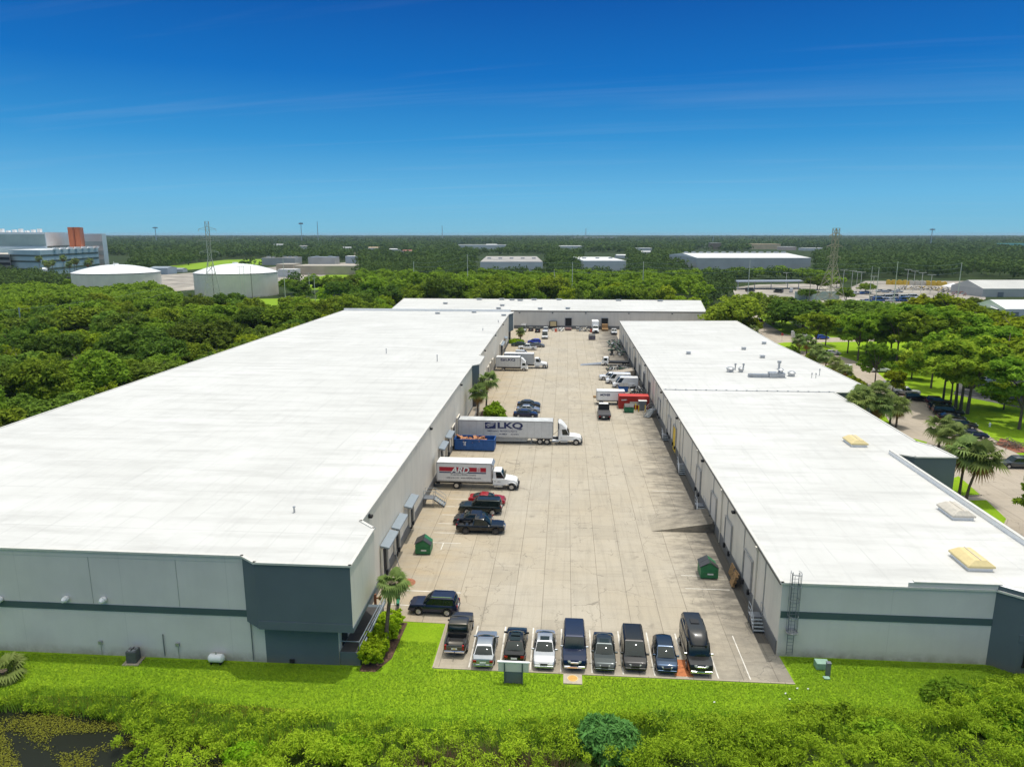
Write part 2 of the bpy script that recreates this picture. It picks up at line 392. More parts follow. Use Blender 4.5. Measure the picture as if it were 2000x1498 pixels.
b.box((4.2, 51.95, -.02), (29.1, .15, .10)); b.box((-10.38, 55.3, -.02), (.15, 6.8, .10)); struct('kerb', b, M['lotpave'])
b = B()
def line(x0, y0, x1, y1, w=.11):
    d = Vector((x1-x0, y1-y0, 0)); n = Vector((-d.y, d.x, 0)).normalized()*w/2; p = Vector((x0, y0, .006)); q = Vector((x1, y1, .006))
    b.quad(p-n, p+n, q+n, q-n) if (n.x*d.y-n.y*d.x) > 0 else b.quad(p-n, q-n, q+n, p+n)
for px0, px1 in ((935, 906.5),):
    pass
for i in range(11):
    x = -7.45+i*2.535
    if x > 17.9: break
    line(x, 52.2, x, 58.6, .085 if i == 9 else .12)
line(-15.9, 64.6, -9.9, 64.5, .14); line(-16.4, 61.8, -12.2, 61.6, .12)
for yy in (76.0, 78.8, 81.6, 84.4, 87.2, 90.0):
    line(-15.2, yy, -11.6, yy, .11)
line(-13.6, 74.2, -13.6, 76.0, .11); line(-17, 100.3, -6, 99.6, .11)
for yy in (67.1, 69.9, 95.0): line(12.6, yy, 17.0, yy, .08)
for yy in (128.0, 130.9, 133.8, 136.7, 139.6): line(-15, yy, -7.2, yy, .10)
struct('parking_lines', b, M['mark'])
b = B(); b.prism([(9.35, 52.25), (10.9, 52.25), (10.55, 54.6), (9.55, 54.6)], .004, .010); struct('orange_paint_stain', b, mat('orange_stain', (.50, .17, .06), .8, 0, .3, 3))
# east car park, road and grass strips
lot = [G(1960, 800), G(1948, 862)]
sheet('car_park_paving', [(42, 70), (46, 62), (75, 40), (95, 40), G(2060, 930), G(1948, 862), G(1880, 816), G(1812, 776), (77, 168), (83, 196), (80, 222), (84, 238), (79, 262), (82, 300), (88, 340), (73, 340), (72, 300), (62, 246), (56, 230), (54, 190), (54, 130), (48, 98), (42, 92)], -.006, M['lotpave'])
sheet('side_road', [(76, 231), (84, 240), (100, 243), (140, 246), (190, 247), (190, 255), (140, 254), (98, 252), (78, 252)], -.004, M['lotpave'])
sheet('far_car_park', [G(1862, 770), G(2010, 800), G(2060, 750), G(1950, 716), G(1890, 715)], -.010, M['asphalt'])
def island(poly):
    bb = B(); bb.prism(poly, -.02, .13); struct('kerb', bb, M['lotpave'])
    cx = sum(p[0] for p in poly)/len(poly); cy = sum(p[1] for p in poly)/len(poly)
    sheet('grass_island', [(cx+(x-cx)*.95, cy+(y-cy)*.95) for x, y in poly], .15, M['lawn'])
island([(49, 97.5), G(1874, 930), G(1918, 968), (50.5, 95.0), (46.5, 93.9)])
island([(44.0, 93.2), G(1885, 977), G(1928, 977), G(1969, 1015), (50.0, 80.0), (44.2, 78)])
island([(50.5, 103), G(1815, 865), G(1790, 858), (51, 128), (50, 128)])
island([G(1712, 788), G(1745, 832), (50.5, 130), (57.5, 131), (57.5, 160), (61, 158)])
for poly in ([(78, 216), (84, 222), (84, 238), (79, 240), (72, 238), (64, 232), (62, 226), (70, 222)],):
    island(poly)
sheet('meadow_strip', [G(1478, 620), G(1520, 604), G(1640, 606), G(1920, 593), G(2150, 582), G(2150, 612), G(1900, 618), G(1640, 636), G(1500, 632)], -.02, M['meadow'])
sheet('meadow_strip', [G(330, 592), G(380, 586), G(560, 583), G(770, 588), G(760, 606), G(560, 616), G(420, 604)], -.02, M['meadow'])
sheet('meadow_strip', [G(575, 566), G(600, 530), G(660, 530), G(690, 540), G(700, 566)], -.02, M['meadow'])
sheet('meadow_strip', [G(310, 522), G(440, 508), G(520, 506), G(540, 513), G(480, 520), G(320, 530)], -.02, M['meadow'])
sheet('equipment_yard_paving', [G(1600, 600), G(1660, 562), G(1690, 549), G(1890, 549), G(1925, 566), G(1925, 584), G(1905, 592), G(1640, 608)], -.015, M['gravel'])
sheet('equipment_yard_paving', [G(1440, 590), G(1430, 562), G(1480, 556), G(1640, 553), G(1640, 590), G(1520, 600)], -.012, M['gravel'])
sheet('plant_paving', [G(120, 562), G(150, 545), G(330, 536), G(560, 520), G(690, 512), G(700, 524), G(570, 552), G(330, 570), G(150, 580)], -.015, M['gravel'])
sheet('dirt_track', [G(1372, 590), G(1376, 570), G(1382, 570), G(1392, 590)], -.01, M['gravel'])

# ================================================================ BUILDINGS
def ring(poly, z0, h, w, m, name, parent, out=.0):
    bb = B(); n = len(poly)
    for i in range(n):
        p = Vector((*poly[i], 0)); q = Vector((*poly[(i+1) % n], 0)); d = q-p; l = d.length
        if l < .05: continue
        bb.box(((p.x+q.x)/2, (p.y+q.y)/2, z0+h/2), (l+w*.9, w, h), 0, math.atan2(d.y, d.x))
    return bb.obj(name, m, parent)
def wall_strip(bb, p, q, z0, z1, off, mi=0, th=.03):
    """thin raised band on the outside of wall p->q (outside is to the right of p->q)"""
    p = Vector((*p, 0)); q = Vector((*q, 0)); d = (q-p); n = Vector((d.y, -d.x, 0)).normalized()
    c = (p+q)/2+n*(off); bb.box((c.x, c.y, (z0+z1)/2), (d.length, th*2, z1-z0), mi, math.atan2(d.y, d.x))

# ---- left warehouse
LT = 9.5
LW = thing('warehouse', 'large white roofed warehouse on the left with dark slate corner overhang', 'warehouse', (0, 0, 0))
body = [(-75.5, 51.7), (-24.4, 51.7), (-18.2, 51.75), (-18.2, 238), (-75.5, 238)]
mats = [M['sage'], M['slate'], M['white_wall']]
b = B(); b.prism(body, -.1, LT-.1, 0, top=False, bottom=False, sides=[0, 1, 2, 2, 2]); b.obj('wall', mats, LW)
outl = [(-75.5, 51.7), (-25.8, 51.68), (-24.3, 50.6), (-16.55, 50.6), (-16.6, 57.9), (-18.19, 59.4), (-18.19, 137.8), (-16.93, 139.2), (-16.96, 148.5), (-18.19, 150.2), (-18.19, 230.4), (-17.0, 234.4), (-17.0, 238), (-75.5, 238)]
b = B(); b.prism(outl, LT-.12, LT-.02); rf = b.obj('roof', M['roof'], LW)
ring(outl, LT-.10, .17, .26, M['coping'], 'roof_coping', LW)
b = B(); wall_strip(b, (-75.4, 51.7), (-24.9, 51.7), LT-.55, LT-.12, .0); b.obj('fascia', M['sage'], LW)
b = B(); b.prism([(-25.8, 51.66), (-24.3, 50.6), (-16.55, 50.6), (-16.6, 57.9), (-18.17, 59.4), (-18.17, 51.66)], 3.7, LT-.121, 0, True, True, sides=[0, 0, 1, 1, 1, 0]); b.obj('corner_overhang', [M['slate'], M['white_wall']], LW)
b = B(); wall_strip(b, (-24.3, 50.6), (-16.55, 50.6), 3.70, 4.42, .02); b.box((-16.52, 54.2, 3.9), (.06, 7.2, .4)); b.obj('overhang_fascia', M['slate'], LW)
b = B(); b.prism([(-18.17, 137.8), (-16.93, 139.2), (-16.96, 148.5), (-18.17, 150.2)], 3.7, LT-.121, 0, True, True, sides=[0, 1, 1, 1]); b.obj('entry_overhang', [M['slate'], M['white_wall']], LW)
b = B(); b.prism([(-18.17, 230.4), (-17.0, 234.4), (-17.0, 237.98), (-18.17, 237.98)], 3.7, LT-.121, 0, True, True, sides=[0, 1, 1, 1]); b.obj('entry_overhang', [M['slate'], M['white_wall']], LW)
b = B(); b.box((-18.15, 144, 1.85), (.14, 11.8, 3.7)); b.obj('entry_recess', M['dark'], LW)
b = B(); b.box((-18.15, 234, 1.85), (.14, 7.5, 3.7)); b.obj('entry_recess', M['dark'], LW)
b = B(); wall_strip(b, (-75.4, 51.7), (-24.9, 51.7), 4.12, 4.70, .02); b.obj('stripe', M['stripe'], LW)
b = B(); b.box((-18.17, 98.6, .6), (.10, 78, 1.22)); b.box((-18.17, 190.4, .6), (.10, 79.6, 1.22)); b.obj('wall_base', M['base_band'], LW)
b = B(); b.box((-46.7, 238.0, 9.85), (57.2, .3, .8)); b.obj('parapet', M['white'], LW)
for px in (150, 245, 370): # downpipes and panel joints on the front
    pass
for x in (-66.3, -57.2, -48.1, -39.0, -31.5):
    b = B(); b.box((x, 51.69, 6.9), (.03, .03, 4.3)); b.obj('panel_joint', mat('joint_sealant', (.36, .37, .34), .8), LW)
for x, z1 in ((-33.2, 2.2), (-25.5, 5.0)):
    b = B(); b.tube((x, 51.6, .2), (x, 51.6, z1), .045, 6); b.obj('conduit', M['steel'], LW)
# dock doors with awnings on the yard side
for i, (y, aw, w, z0, z1) in enumerate(((66.5, 1, 1.9, .9, 3.9), (71.9, 1, 1.9, .9, 3.9), (79.4, 1, 1.9, .9, 3.7), (100.6, 1, 2.2, 1.1, 3.7), (106.6, 1, 2.2, 1.1, 3.7), (112.3, 0, 2.4, 1.1, 4.0), (117.6, 0, 2.5, 1.1, 4.2), (158, 0, 2.4, 1.1, 4.0), (166, 0, 2.4, 1.1, 4.0), (171, 0, 2.4, 1.1, 4.0), (176.5, 0, 2.4, 1.1, 4.0), (202, 1, 8, 1.1, 4.4), (214, 1, 2.2, 1.1, 4.0))):
    b = B(); b.box((-18.16, y, (z0+z1)/2), (.12, w, z1-z0)); d = b.obj('dock_door', M['dark'], LW)
    b = B()
    for s in (-1, 1): b.box((-18.02, y+s*(w/2+.12), (z0+z1)/2), (.22, .22, z1-z0+.1))
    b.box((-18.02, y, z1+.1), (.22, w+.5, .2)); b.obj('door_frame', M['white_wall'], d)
    for s in (-1, 1):
        b = B(); b.box((-17.98, y+s*.55, z0-.25), (.22, .25, .45)); b.obj('dock_bumper', M['black'], d)
    if aw:
        b = B(); W2 = 2.05 if w < 5 else w/2; y0_ = y; y = {66.5: 67.3, 71.9: 71.9, 79.4: 78.0, 100.6: 100.7}.get(y, y)
        b.add([(-18.12, y-W2, 4.42), (-18.12, y+W2, 4.42), (-17.2, y+W2, 4.22), (-17.2, y-W2, 4.22), (-18.12, y-W2, 4.24), (-18.12, y+W2, 4.24), (-17.2, y+W2, 4.04), (-17.2, y-W2, 4.04)],
              [(3,2,1,0),(4,5,6,7),(0,1,5,4),(1,2,6,5),(2,3,7,6),(3,0,4,7)]); b.obj('awning', M['awning'], LW)
for y, z in ((62, 8.9), (93, 8.9), (122, 8.9), (160, 8.9), (185, 8.9), (208, 8.9)):
    b = B(); b.box((-18.0, y, z), (.35, .45, .22)); b.box((-18.14, y, z+.05), (.1, .3, .3)); b.obj('wall_light', M['dark'], LW)
for x, z in ((-41.3, 5.15), (-38.0, 5.2), (-47.2, 4.85)):
    b = B(); b.tube((x, 51.64, z), (x, 51.35, z), .26, 14); 
    b.tube((x, 51.35, z), (x, 51.1, z-.03), .26, 14, 0, .12); b.obj('vent_hood', M['white'], LW, 40)
for px, z in ((-32.0, 1.3), (-38.8, 1.2)):
    b = B(); b.box((px, 51.6, z), (.28, .16, .3)); b.tube((px+.05, 51.58, z), (px+.05, 51.58, .05), .025, 6); b.obj('meter_box', M['galv'], LW)
b = B(); b.box((-22.2, 51.6, .25), (.4, .1, .3)); b.obj('vent_grille', M['dark'], LW)
for (x, y, h) in ((-38.8, 151, 1.0), (-25.9, 141.9, 1.3), (-19.5, 208, .7), (-22, 190, .6), (-25, 61, .5)):
    b = B(); b.tube((x, y, LT-.03), (x, y, LT+h), .09, 8); b.tube((x, y, LT+h), (x, y, LT+h+.08), .14, 8); b.obj('vent_pipe', M['galv'], LW)
for (x, y) in ((-30, 234), (-41.5, 230), (-19.4, 226)):
    b = B(); b.box((x, y, LT+.2), (1.4, .9, .4)); b.box((x, y, LT+.45), (1.6, 1.0, .1)); b.obj('roof_vent', M['galv'], LW)
# entrance terrace at the corner
T = thing('entrance_terrace', 'raised dark terrace with grey railing beside the slate warehouse corner', 'terrace', (0, 0, 0))
b = B(); b.prism([(-18.15, 51.8), (-16.45, 51.8), (-16.45, 59.6), (-18.15, 59.6)], -.1, 1.15); b.obj('base', [M['slate']], T)
b = B(); b.box((-17.3, 55.5, 1.16), (1.55, 7.2, .03)); b.obj('floor', mat('terrace_floor', (.06, .055, .052), .8), T)
b = B(); b.box((-18.12, 53.2, 2.3), (.05, 1.3, 2.1)); b.obj('door', M['dark'], T)
b = B(); b.box((-18.12, 56.6, 2.2), (.05, 1.0, 2.0)); b.obj('window', M['dark'], T)
b = B()
for z in (1.65, 2.1): b.tube((-16.5, 51.9, z), (-16.5, 60.6, z-.25), .035, 6)
for i in range(8): b.tube((-16.5, 51.9+i*1.2, 1.1), (-16.5, 51.9+i*1.2, 2.1-.03*i), .03, 6)
b.tube((-18.1, 51.9, 2.1), (-16.5, 51.9, 2.1), .035, 6); b.obj('railing', M['awning'], T)
b = B(); b.box((-16.42, 56.0, 1.2), (.12, 8.4, .28)); b.obj('coping', M['awning'], T)

# ---- right warehouse
RT = 6.7
RW = thing('warehouse', 'white roofed warehouse on the right with sage green end wall and caged ladder', 'warehouse', (0, 0, 0))
body = [(18.4, 55.8), (35.4, 55.8), (36.9, 54.6), (43.2, 54.6), (43.2, 93.5), (45.76, 91.96), (51.0, 92.1), (50.5, 97.1), (49.2, 99.2), (49.4, 130.7), (56.0, 131), (57.3, 133.4), (56.4, 180), (56.0, 192), (57.4, 241.5), (18.4, 238)]
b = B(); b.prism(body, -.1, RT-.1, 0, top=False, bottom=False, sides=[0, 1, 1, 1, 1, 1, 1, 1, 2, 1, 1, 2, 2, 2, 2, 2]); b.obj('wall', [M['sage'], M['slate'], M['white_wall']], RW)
b = B(); b.prism(body, RT-.12, RT-.02); b.obj('roof', M['roof'], RW)
ring(body[:-1]+[body[-1]], RT-.10, .17, .26, M['coping'], 'roof_coping', RW)
b = B(); b.box((18.33, 147, RT-.16), (.16, 182, .2)); b.obj('roof_trim', M['trim_dark'], RW)
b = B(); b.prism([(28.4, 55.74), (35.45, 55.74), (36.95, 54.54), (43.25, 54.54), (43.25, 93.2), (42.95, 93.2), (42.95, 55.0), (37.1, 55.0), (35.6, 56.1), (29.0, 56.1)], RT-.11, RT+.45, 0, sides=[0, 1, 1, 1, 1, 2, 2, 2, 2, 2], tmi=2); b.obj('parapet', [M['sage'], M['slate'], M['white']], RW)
b = B(); b.box((32.3, 55.86, RT+.50), (6.9, .34, .1)); b.box((40.2, 54.72, RT+.5), (6.2, .34, .1)); b.box((43.1, 74, RT+.5), (.36, 38.4, .1)); b.obj('parapet_coping', M['coping'], RW)
b = B(); wall_strip(b, (18.45, 55.8), (35.4, 55.8), 3.55, 4.15, .02); b.obj('stripe', M['stripe'], RW)
b = B(); wall_strip(b, (36.9, 54.6), (43.2, 54.6), 2.9, 3.5, .03); b.obj('fascia', M['slate'], RW)
b = B(); b.box((39.6, 54.56, 1.75), (4.2, .1, 2.1)); w_ = b.obj('window', M['glass'], RW)
b = B(); b.box((39.6, 54.53, .72), (4.4, .12, .1)); b.box((37.52, 54.53, 1.75), (.1, .12, 2.1)); b.box((39.6, 54.53, 1.1), (4.2, .12, .07)); b.obj('frame', M['chassis'], w_)
for y in np.arange(60.5, 236, 7.6):
    b = B(); b.box((18.36, y, 3.2), (.07, .10, 6.2)); b.obj('panel_joint', M['galv'], RW)
for y in np.arange(63.2, 200, 15.2):
    b = B(); b.box((18.30, y, 3.2), (.14, .14, 6.3)); b.box((18.26, y, 6.35), (.3, .34, .3)); b.obj('downspout', M['white_wall'], RW)
b = B(); b.box((18.36, 146, .62), (.12, 180, 1.24)); b.obj('wall_base', M['base_band'], RW)
for i, y in enumerate((66, 74.5, 82.5, 92.5, 104, 120, 133.5, 150, 160, 170, 181, 196, 208, 220)):
    yel = i == 5
    b = B(); yy = 113.8 if y == 104 else y
    isy = y == 104
    b.box((18.35, yy, 2.75 if not isy else 2.0), (.11, 2.7 if not isy else 3.0, 3.0 if not isy else 3.8))
    d = b.obj('yellow_door' if isy else 'dock_door', M['yellow'] if isy else (M['dark'] if i in (8, 9, 10, 7) else M['pale_wall']), RW)
    b = B()
    for s in (-1, 1): b.box((18.28, yy+s*1.5, 2.75), (.16, .12, 3.1))
    b.box((18.28, yy, 4.33), (.18, 3.14, .12)); b.obj('door_frame', M['galv'], d)
    for s in (-1, 1):
        b = B(); b.box((18.2, yy+s*1.1, 1.0), (.25, .25, .5)); b.obj('dock_bumper', M['black'], d)
for y in (72.5, 90, 112, 131, 159, 185):
    b = B(); b.box((18.2, y, 6.15), (.35, .45, .22)); b.box((18.34, y, 6.2), (.08, .3, .3)); b.obj('wall_light', M['dark'], RW)
# caged roof ladder
Ld = B(); x0 = 19.35; y0 = 55.55
for s in (-.25, .25): Ld.tube((x0+s, y0, .3), (x0+s, y0, 7.8), .03, 6)
for z in np.arange(.5, 7.6, .32): Ld.tube((x0-.25, y0, z), (x0+.25, y0, z), .018, 5)
lad = thing('roof_ladder', 'dark caged access ladder fixed to the sage green end wall', 'ladder', (0, 0, 0))
Ld.obj('ladder', M['steel'], lad)
b = B()
for z in (2.6, 4.0, 5.4, 6.7, 7.8):
    pts = [(x0+.42*math.sin(a), y0-.1-.62*math.cos(a)*.9-.0, z) for a in np.linspace(-PI*.75, PI*.75, 13)]
    b.path(pts, .022, 5)
for a in np.linspace(-1.9, 1.9, 7): b.tube((x0+.42*math.sin(a), y0-.1-.56*math.cos(a), 2.6), (x0+.42*math.sin(a), y0-.1-.56*math.cos(a), 7.8), .016, 5)
b.obj('cage', M['steel'], lad)
b = B(); b.tube((x0, y0-.15, 2.45), (x0, y0-.15, 2.52), .5, 16); b.obj('guard_plate', M['galv'], lad)
# roof gear of the right warehouse
def curb(x, y, m, label):
    t = thing('roof_skylight', label, 'skylight', (x, y, RT-.02), .0)
    bb = B(); bb.box((0, 0, .15), (2.0, 3.0, .34)); bb.obj('curb', M['white'], t)
    bb = B(); bb.add([(-1.15, -1.65, .32), (1.15, -1.65, .32), (1.15, 1.65, .32), (-1.15, 1.65, .32), (-1.15, -1.65, .5), (1.15, -1.65, .5), (1.15, 1.65, .5), (-1.15, 1.65, .5), (-.5, -1.3, .95), (.5, -1.3, .95), (.5, 1.3, .95), (-.5, 1.3, .95)],
                     [(3,2,1,0),(0,1,5,4),(1,2,6,5),(2,3,7,6),(3,0,4,7),(4,5,9,8),(5,6,10,9),(6,7,11,10),(7,4,8,11),(8,9,10,11)]); bb.obj('hood', m, t, bevel=.05)
    bb = B(); bb.box((0, 0, .97), (.08, 2.6, .06)); bb.obj('ridge_seam', M['cream'], t)
    return t
curb(40.3, 97.5, M['tan'], 'small tan hooded roof vent in the middle of the right white roof')
curb(40.6, 72.2, M['cream'], 'cream hooded roof vent near the outer edge of the right white roof')
curb(36.0, 60.7, M['tan'], 'tan hooded roof vent nearest the sage green end wall')
for (x, y, h, r) in ((36.5, 152, 1.3, .18), (38.2, 152, 1.3, .2), (46.2, 154, 1.6, .35), (49.9, 144.4, .9, .1), (50.7, 144.4, .9, .1), (52.3, 147, 1.3, .1)):
    b = B(); b.tube((x, y, RT-.05), (x, y, RT+h), r*.7, 10); b.tube((x, y, RT+h*.8), (x, y, RT+h+.1), r*1.2, 10); b.obj('vent_pipe', M['galv'], RW)
for (x, y, s, lab) in ((35.0, 149.9, 1.0, 'grey dome exhaust fan left of the ductwork on the right roof'), (37.2, 149.9, .7, 'small grey exhaust fan touching the ductwork on the right roof'), (46.4, 146, .95, 'grey dome exhaust fan right of the ductwork on the right roof')):
    t = thing('exhaust_fan', lab, 'exhaust fan', (x, y, RT-.02), 0, 'roof exhaust fans')
    b = B(); b.box((0, 0, .2), (1.1*s, 1.1*s, .4)); b.obj('base', M['galv'], t)
    b = B(); b.tube((0, 0, .4), (0, 0, .75), .75*s, 14, 0, .85*s); b.tube((0, 0, .75), (0, 0, 1.05), .85*s, 14, 0, .4*s); b.obj('hood', M['galv'], t, 40)
t = thing('roof_ductwork', 'long grey air handling duct with fan on the right white roof', 'ductwork', (41, 144.5, RT-.02))
b = B(); b.box((-.3, 0, .35), (5.2, .9, .6)); b.box((-2.9, .3, .35), (.9, 1.1, .5), 0, .6); b.obj('duct', M['galv'], t)
b = B(); b.box((1.2, 0, .55), (1.6, 1.5, 1.0)); b.box((2.9, .2, .5), (1.4, 1.2, .9)); b.obj('unit', M['galv'], t, bevel=.05)
b = B(); b.tube((2.8, .3, .9), (2.8, .3, 1.5), .45, 12); b.tube((2.8, .3, 1.5), (2.8, .3, 1.8), .7, 12, 0, .3); b.obj('fan_cap', M['galv'], t, 40)
b = B(); b.box((0, -.1, .03), (7.4, 1.5, .05)); b.obj('rail_frame', M['galv'], t)
b = B()
for x in np.linspace(19, 48.6, 17): b.box((x, 130.9, RT+.08), (.25, .25, .16))
b.box((34, 130.9, RT+.03), (31, .18, .06)); b.obj('expansion_joint', M['galv'], RW)
for (x, y) in ((52.6, 189.8), (46.4, 168), (45, 180), (30, 172)):
    b = B(); b.box((x, y, RT+.25), (.9, .9, .5)); b.box((x, y, RT+.52), (1.1, 1.1, .08)); b.obj('roof_vent', M['galv'], RW)

# ---- back warehouse
BW = thing('warehouse', 'long low white roofed warehouse closing the far end of the yard', 'warehouse', (0, 0, 0))
body = [(-66.3, 268), (52.4, 268), (58.9, 315), (-72, 315.5)]
b = B(); b.prism(body, -.1, 6.75, 0, top=False, bottom=False); b.obj('wall', M['pale_wall'], BW)
b = B(); b.prism(body, 6.73, 6.84); b.obj('roof', M['roof'], BW)
ring(body, 6.74, .17, .3, M['coping'], 'roof_coping', BW)
b = B(); b.box((-7, 267.96, 6.55), (118.5, .1, .22)); b.obj('roof_trim', M['trim_dark'], BW)
b = B(); b.box((0, 267.94, .6), (60, .14, 1.2)); b.obj('wall_base', M['base_band'], BW)
for x in (1.5, 15.1):
    b = B(); b.box((x, 267.95, 2.6), (2.4, .12, 3.0)); d = b.obj('dock_door', M['dark'], BW)
    b = B(); b.box((x-1.3, 267.9, 2.6), (.2, .2, 3.1)); b.box((x+1.3, 267.9, 2.6), (.2, .2, 3.1)); b.box((x, 267.9, 4.2), (2.8, .22, .16)); b.obj('door_frame', M['galv'], d)
for x in (-17, -4.5, 8, 24, 40):
    b = B(); b.box((x, 267.8, 6.0), (.5, .3, .25)); b.obj('wall_light', M['dark'], BW)
for px, py in ((936, 586), (980, 586), (1000, 587), (1016, 588), (1043, 586.5), (1092, 586.5), (974, 604), (1055, 604.5), (1109, 604), (1208, 588), (1289, 589), (981, 598), (870, 594)):
    x, y = G(px, py, 6.85); b = B(); s = 1.0 if py > 590 else 1.3
    b.box((x, y, 7.05), (1.5*s, 1.2, .5)); b.box((x, y, 7.4), (1.9*s, 1.5, .25)); b.obj('roof_vent', M['galv'], BW)

# ================================================================ yard furniture
def steps(name, label, x, y, rz, n=5, w=1.1, plat=1.2, h=1.15, back=False):
    """local +x leads down from the platform"""
    t = thing(name, label, 'steps', (x, y, 0), rz)
    b = B(); b.box((plat/2, 0, h-.04), (plat, w, .08)); b.obj('platform', M['steel'], t)
    rise = h/(n+1); run = .28
    for i in range(n):
        b = B(); b.box((plat+run*(i+.5), 0, h-rise*(i+1)), (run-.03, w, .05)); b.obj('tread', M['awning'], t)
    for s in (-1, 1):
        b = B(); b.slab([(plat, s*w/2, h), (plat+run*n, s*w/2, rise), (plat+run*n, s*w/2, rise-.22), (plat, s*w/2, h-.22)], .04); b.obj('stringer', M['steel'], t)
        for xx in (.1, plat-.1):
            b = B(); b.box((xx, s*w/2*.9, h/2), (.08, .08, h-.1)); b.obj('leg', M['steel'], t)
    b = B()
    for s in (-1, 1):
        for hh in (.55, 1.05):
            b.tube((.05, s*w/2, h+hh), (plat, s*w/2, h+hh), .025, 6); b.tube((plat, s*w/2, h+hh), (plat+run*n, s*w/2, rise+hh), .025, 6)
        for xx, z in ((.05, h), (plat, h), (plat+run*n, rise)): b.tube((xx, s*w/2, z), (xx, s*w/2, z+1.05), .025, 6)
    b.obj('railing', M['rail'], t); return t
steps('dock_steps', 'grey dock steps with thin rail on the left wall beside the red striped box truck', -18.1, 87.4, 0, 5, 1.3, 1.4)
steps('dock_steps', 'grey dock steps on the right wall nearest the caged ladder', 17.85, 61.2, -PI/2, 4, 1.1, .9, 1.0)
steps('dock_steps', 'low grey dock steps on the right wall just beyond the concrete ramp', 17.85, 88.9, -PI/2, 3, 1.1, 1.3, .8)
steps('dock_steps', 'grey dock steps with rail on the right wall between ramp and yellow door', 17.85, 104.2, -PI/2, 5, 1.1, .9)
steps('dock_steps', 'low dark dock steps on the right wall beside the yellow door', 17.85, 121.9, -PI/2, 3, 1.1, 1.3, .8)
steps('dock_steps', 'tall grey dock stairs on the right wall beside the red container', 18.2, 138.2, PI+.9, 6, 1.3, 1.5, 1.3)
b = B(); b.add([(10.9, 81.1, .01), (10.9, 86.2, .01), (18.25, 81.2, 1.2), (18.25, 86.0, 1.2), (18.25, 81.2, -.05), (18.25, 86.0, -.05), (10.9, 81.1, -.05), (10.9, 86.2, -.05)], [(0,2,3,1),(0,6,4,2),(1,3,5,7),(2,4,5,3),(0,1,7,6)])
tag(b.obj('loading_ramp', concrete_mat('ramp_concrete', (.36, .32, .255), 9, 9, 0, 0)), 'stained concrete loading ramp rising to the right warehouse wall', 'ramp')

def dumpster(label, x, y, rz, c, s=1.0, lids=1, group='green dumpsters', name='dumpster'):
    m = mat('dumpster_%s' % label[:22], c, .5, 0, .2, 2); t = thing(name, label, 'dumpster', (x, y, 0), rz, group)
    w, d, h = 1.85*s, 1.7*s, 1.5*s
    prof = [(-d/2, .12), (d/2, .12), (d/2, h*.72), (0.05, h*1.12), (-d/2*.98, h*.78)]
    b = B(); n = len(prof)
    b.add([(-w/2, p, q) for p, q in prof]+[(w/2, p, q) for p, q in prof], [tuple(range(n-1, -1, -1)), tuple(range(n, 2*n))]+[(i, (i+1) % n, n+(i+1) % n, n+i) for i in range(n)])
    for s_ in (-1, 1): b.box((s_*(w/2+.05), 0, h*.5), (.1, d*.7, .16))
    for zz in (.35, h*.66): b.box((0, 0, zz), (w+.03, d+.03, .07))
    b.obj('bin', m, t)
    for s_ in (-1, 1):
        b = B(); b.slab([(s_*w/4-w/4+.02, .0, h*1.17), (s_*w/4+w/4-.02, .0, h*1.17), (s_*w/4+w/4-.02, -d/2-.1, h*.83), (s_*w/4-w/4+.02, -d/2-.1, h*.83)], .04)
        if s_ == lids: b.slab([(s_*w/4-w/4+.02, .08, h*1.17), (s_*w/4-w/4+.02, d/2+.08, h*.76), (s_*w/4+w/4-.02, d/2+.08, h*.76), (s_*w/4+w/4-.02, .08, h*1.17)], .04)
        b.obj('lid', mat('dumpster_lid', (.045, .045, .045), .55), t)
    b = B(); b.box((w/2+.012, .1, h*.36), (.02, .6, .16)); b.obj('label_plate', M['white'], t)
    for a in (-1, 1):
        b = B(); b.tube((-w/2+.2, a*d*.4, .07), (-w/2+.1, a*d*.4, .07), .08, 8); b.obj('caster', M['black'], t)
    return t
dumpster('green dumpster with dark lids standing near the left dock awnings', -15.4, 73.6, -PI/2+.03, (.018, .16, .055))
dumpster('rusty lidded green dumpster by the right wall next to leaning pallets', 15.4, 70.2, -PI/2-.02, (.02, .16, .06), 1.05, 1)
dumpster('small green dumpster in front of the red container', 13.2, 140.2, 0, (.02, .14, .06))
dumpster('blue dumpster in front of the parked white vans', 13.6, 159.5, 0, (.01, .09, .33), 1.1, 1, 'yard dumpsters')
dumpster('grey dumpster standing alone far down the yard', 9.4, 240.5, .1, (.11, .10, .13), 1.15, 1, 'yard dumpsters')

def pallet(label, x, y, z, rz=0, n=1, lean=0, grp='wooden pallets'):
    t = thing('pallet', label, 'pallet', (x, y, z), rz, grp); t.rotation_euler.y = lean
    b = B()
    for i in range(n):
        zz = i*.15
        for k in range(7): b.box((0, -.54+k*.18, zz+.135), (1.2, .12, .022))
        for k in (-.52, 0, .52): b.box((k, 0, zz+.065), (.09, 1.15, .12))
    b.obj('boards', M['wood'], t); return t
pallet('pale wooden pallet leaning on the right wall behind the rusty dumpster', 17.9, 70.0, .7, 0, 1, math.radians(-76))
pallet('brown wooden pallet leaning on the right wall nearer the ladder', 17.95, 68.6, .65, .05, 1, math.radians(-74))
pallet('stack of brown pallets leaning on the right wall in front', 17.75, 68.0, .62, -.05, 2, math.radians(-72))
pallet('reddish pallet stack lying in the yard behind the black flatbed truck', 7.2, 152.8, 0, .1, 2)
pallet('brown pallet stack beside the reddish one in the yard', 9.0, 150.5, 0, -.2, 3)
pallet('tilted brown pallet lying behind the two pallet stacks', 9.6, 154.5, 0, .4, 1)
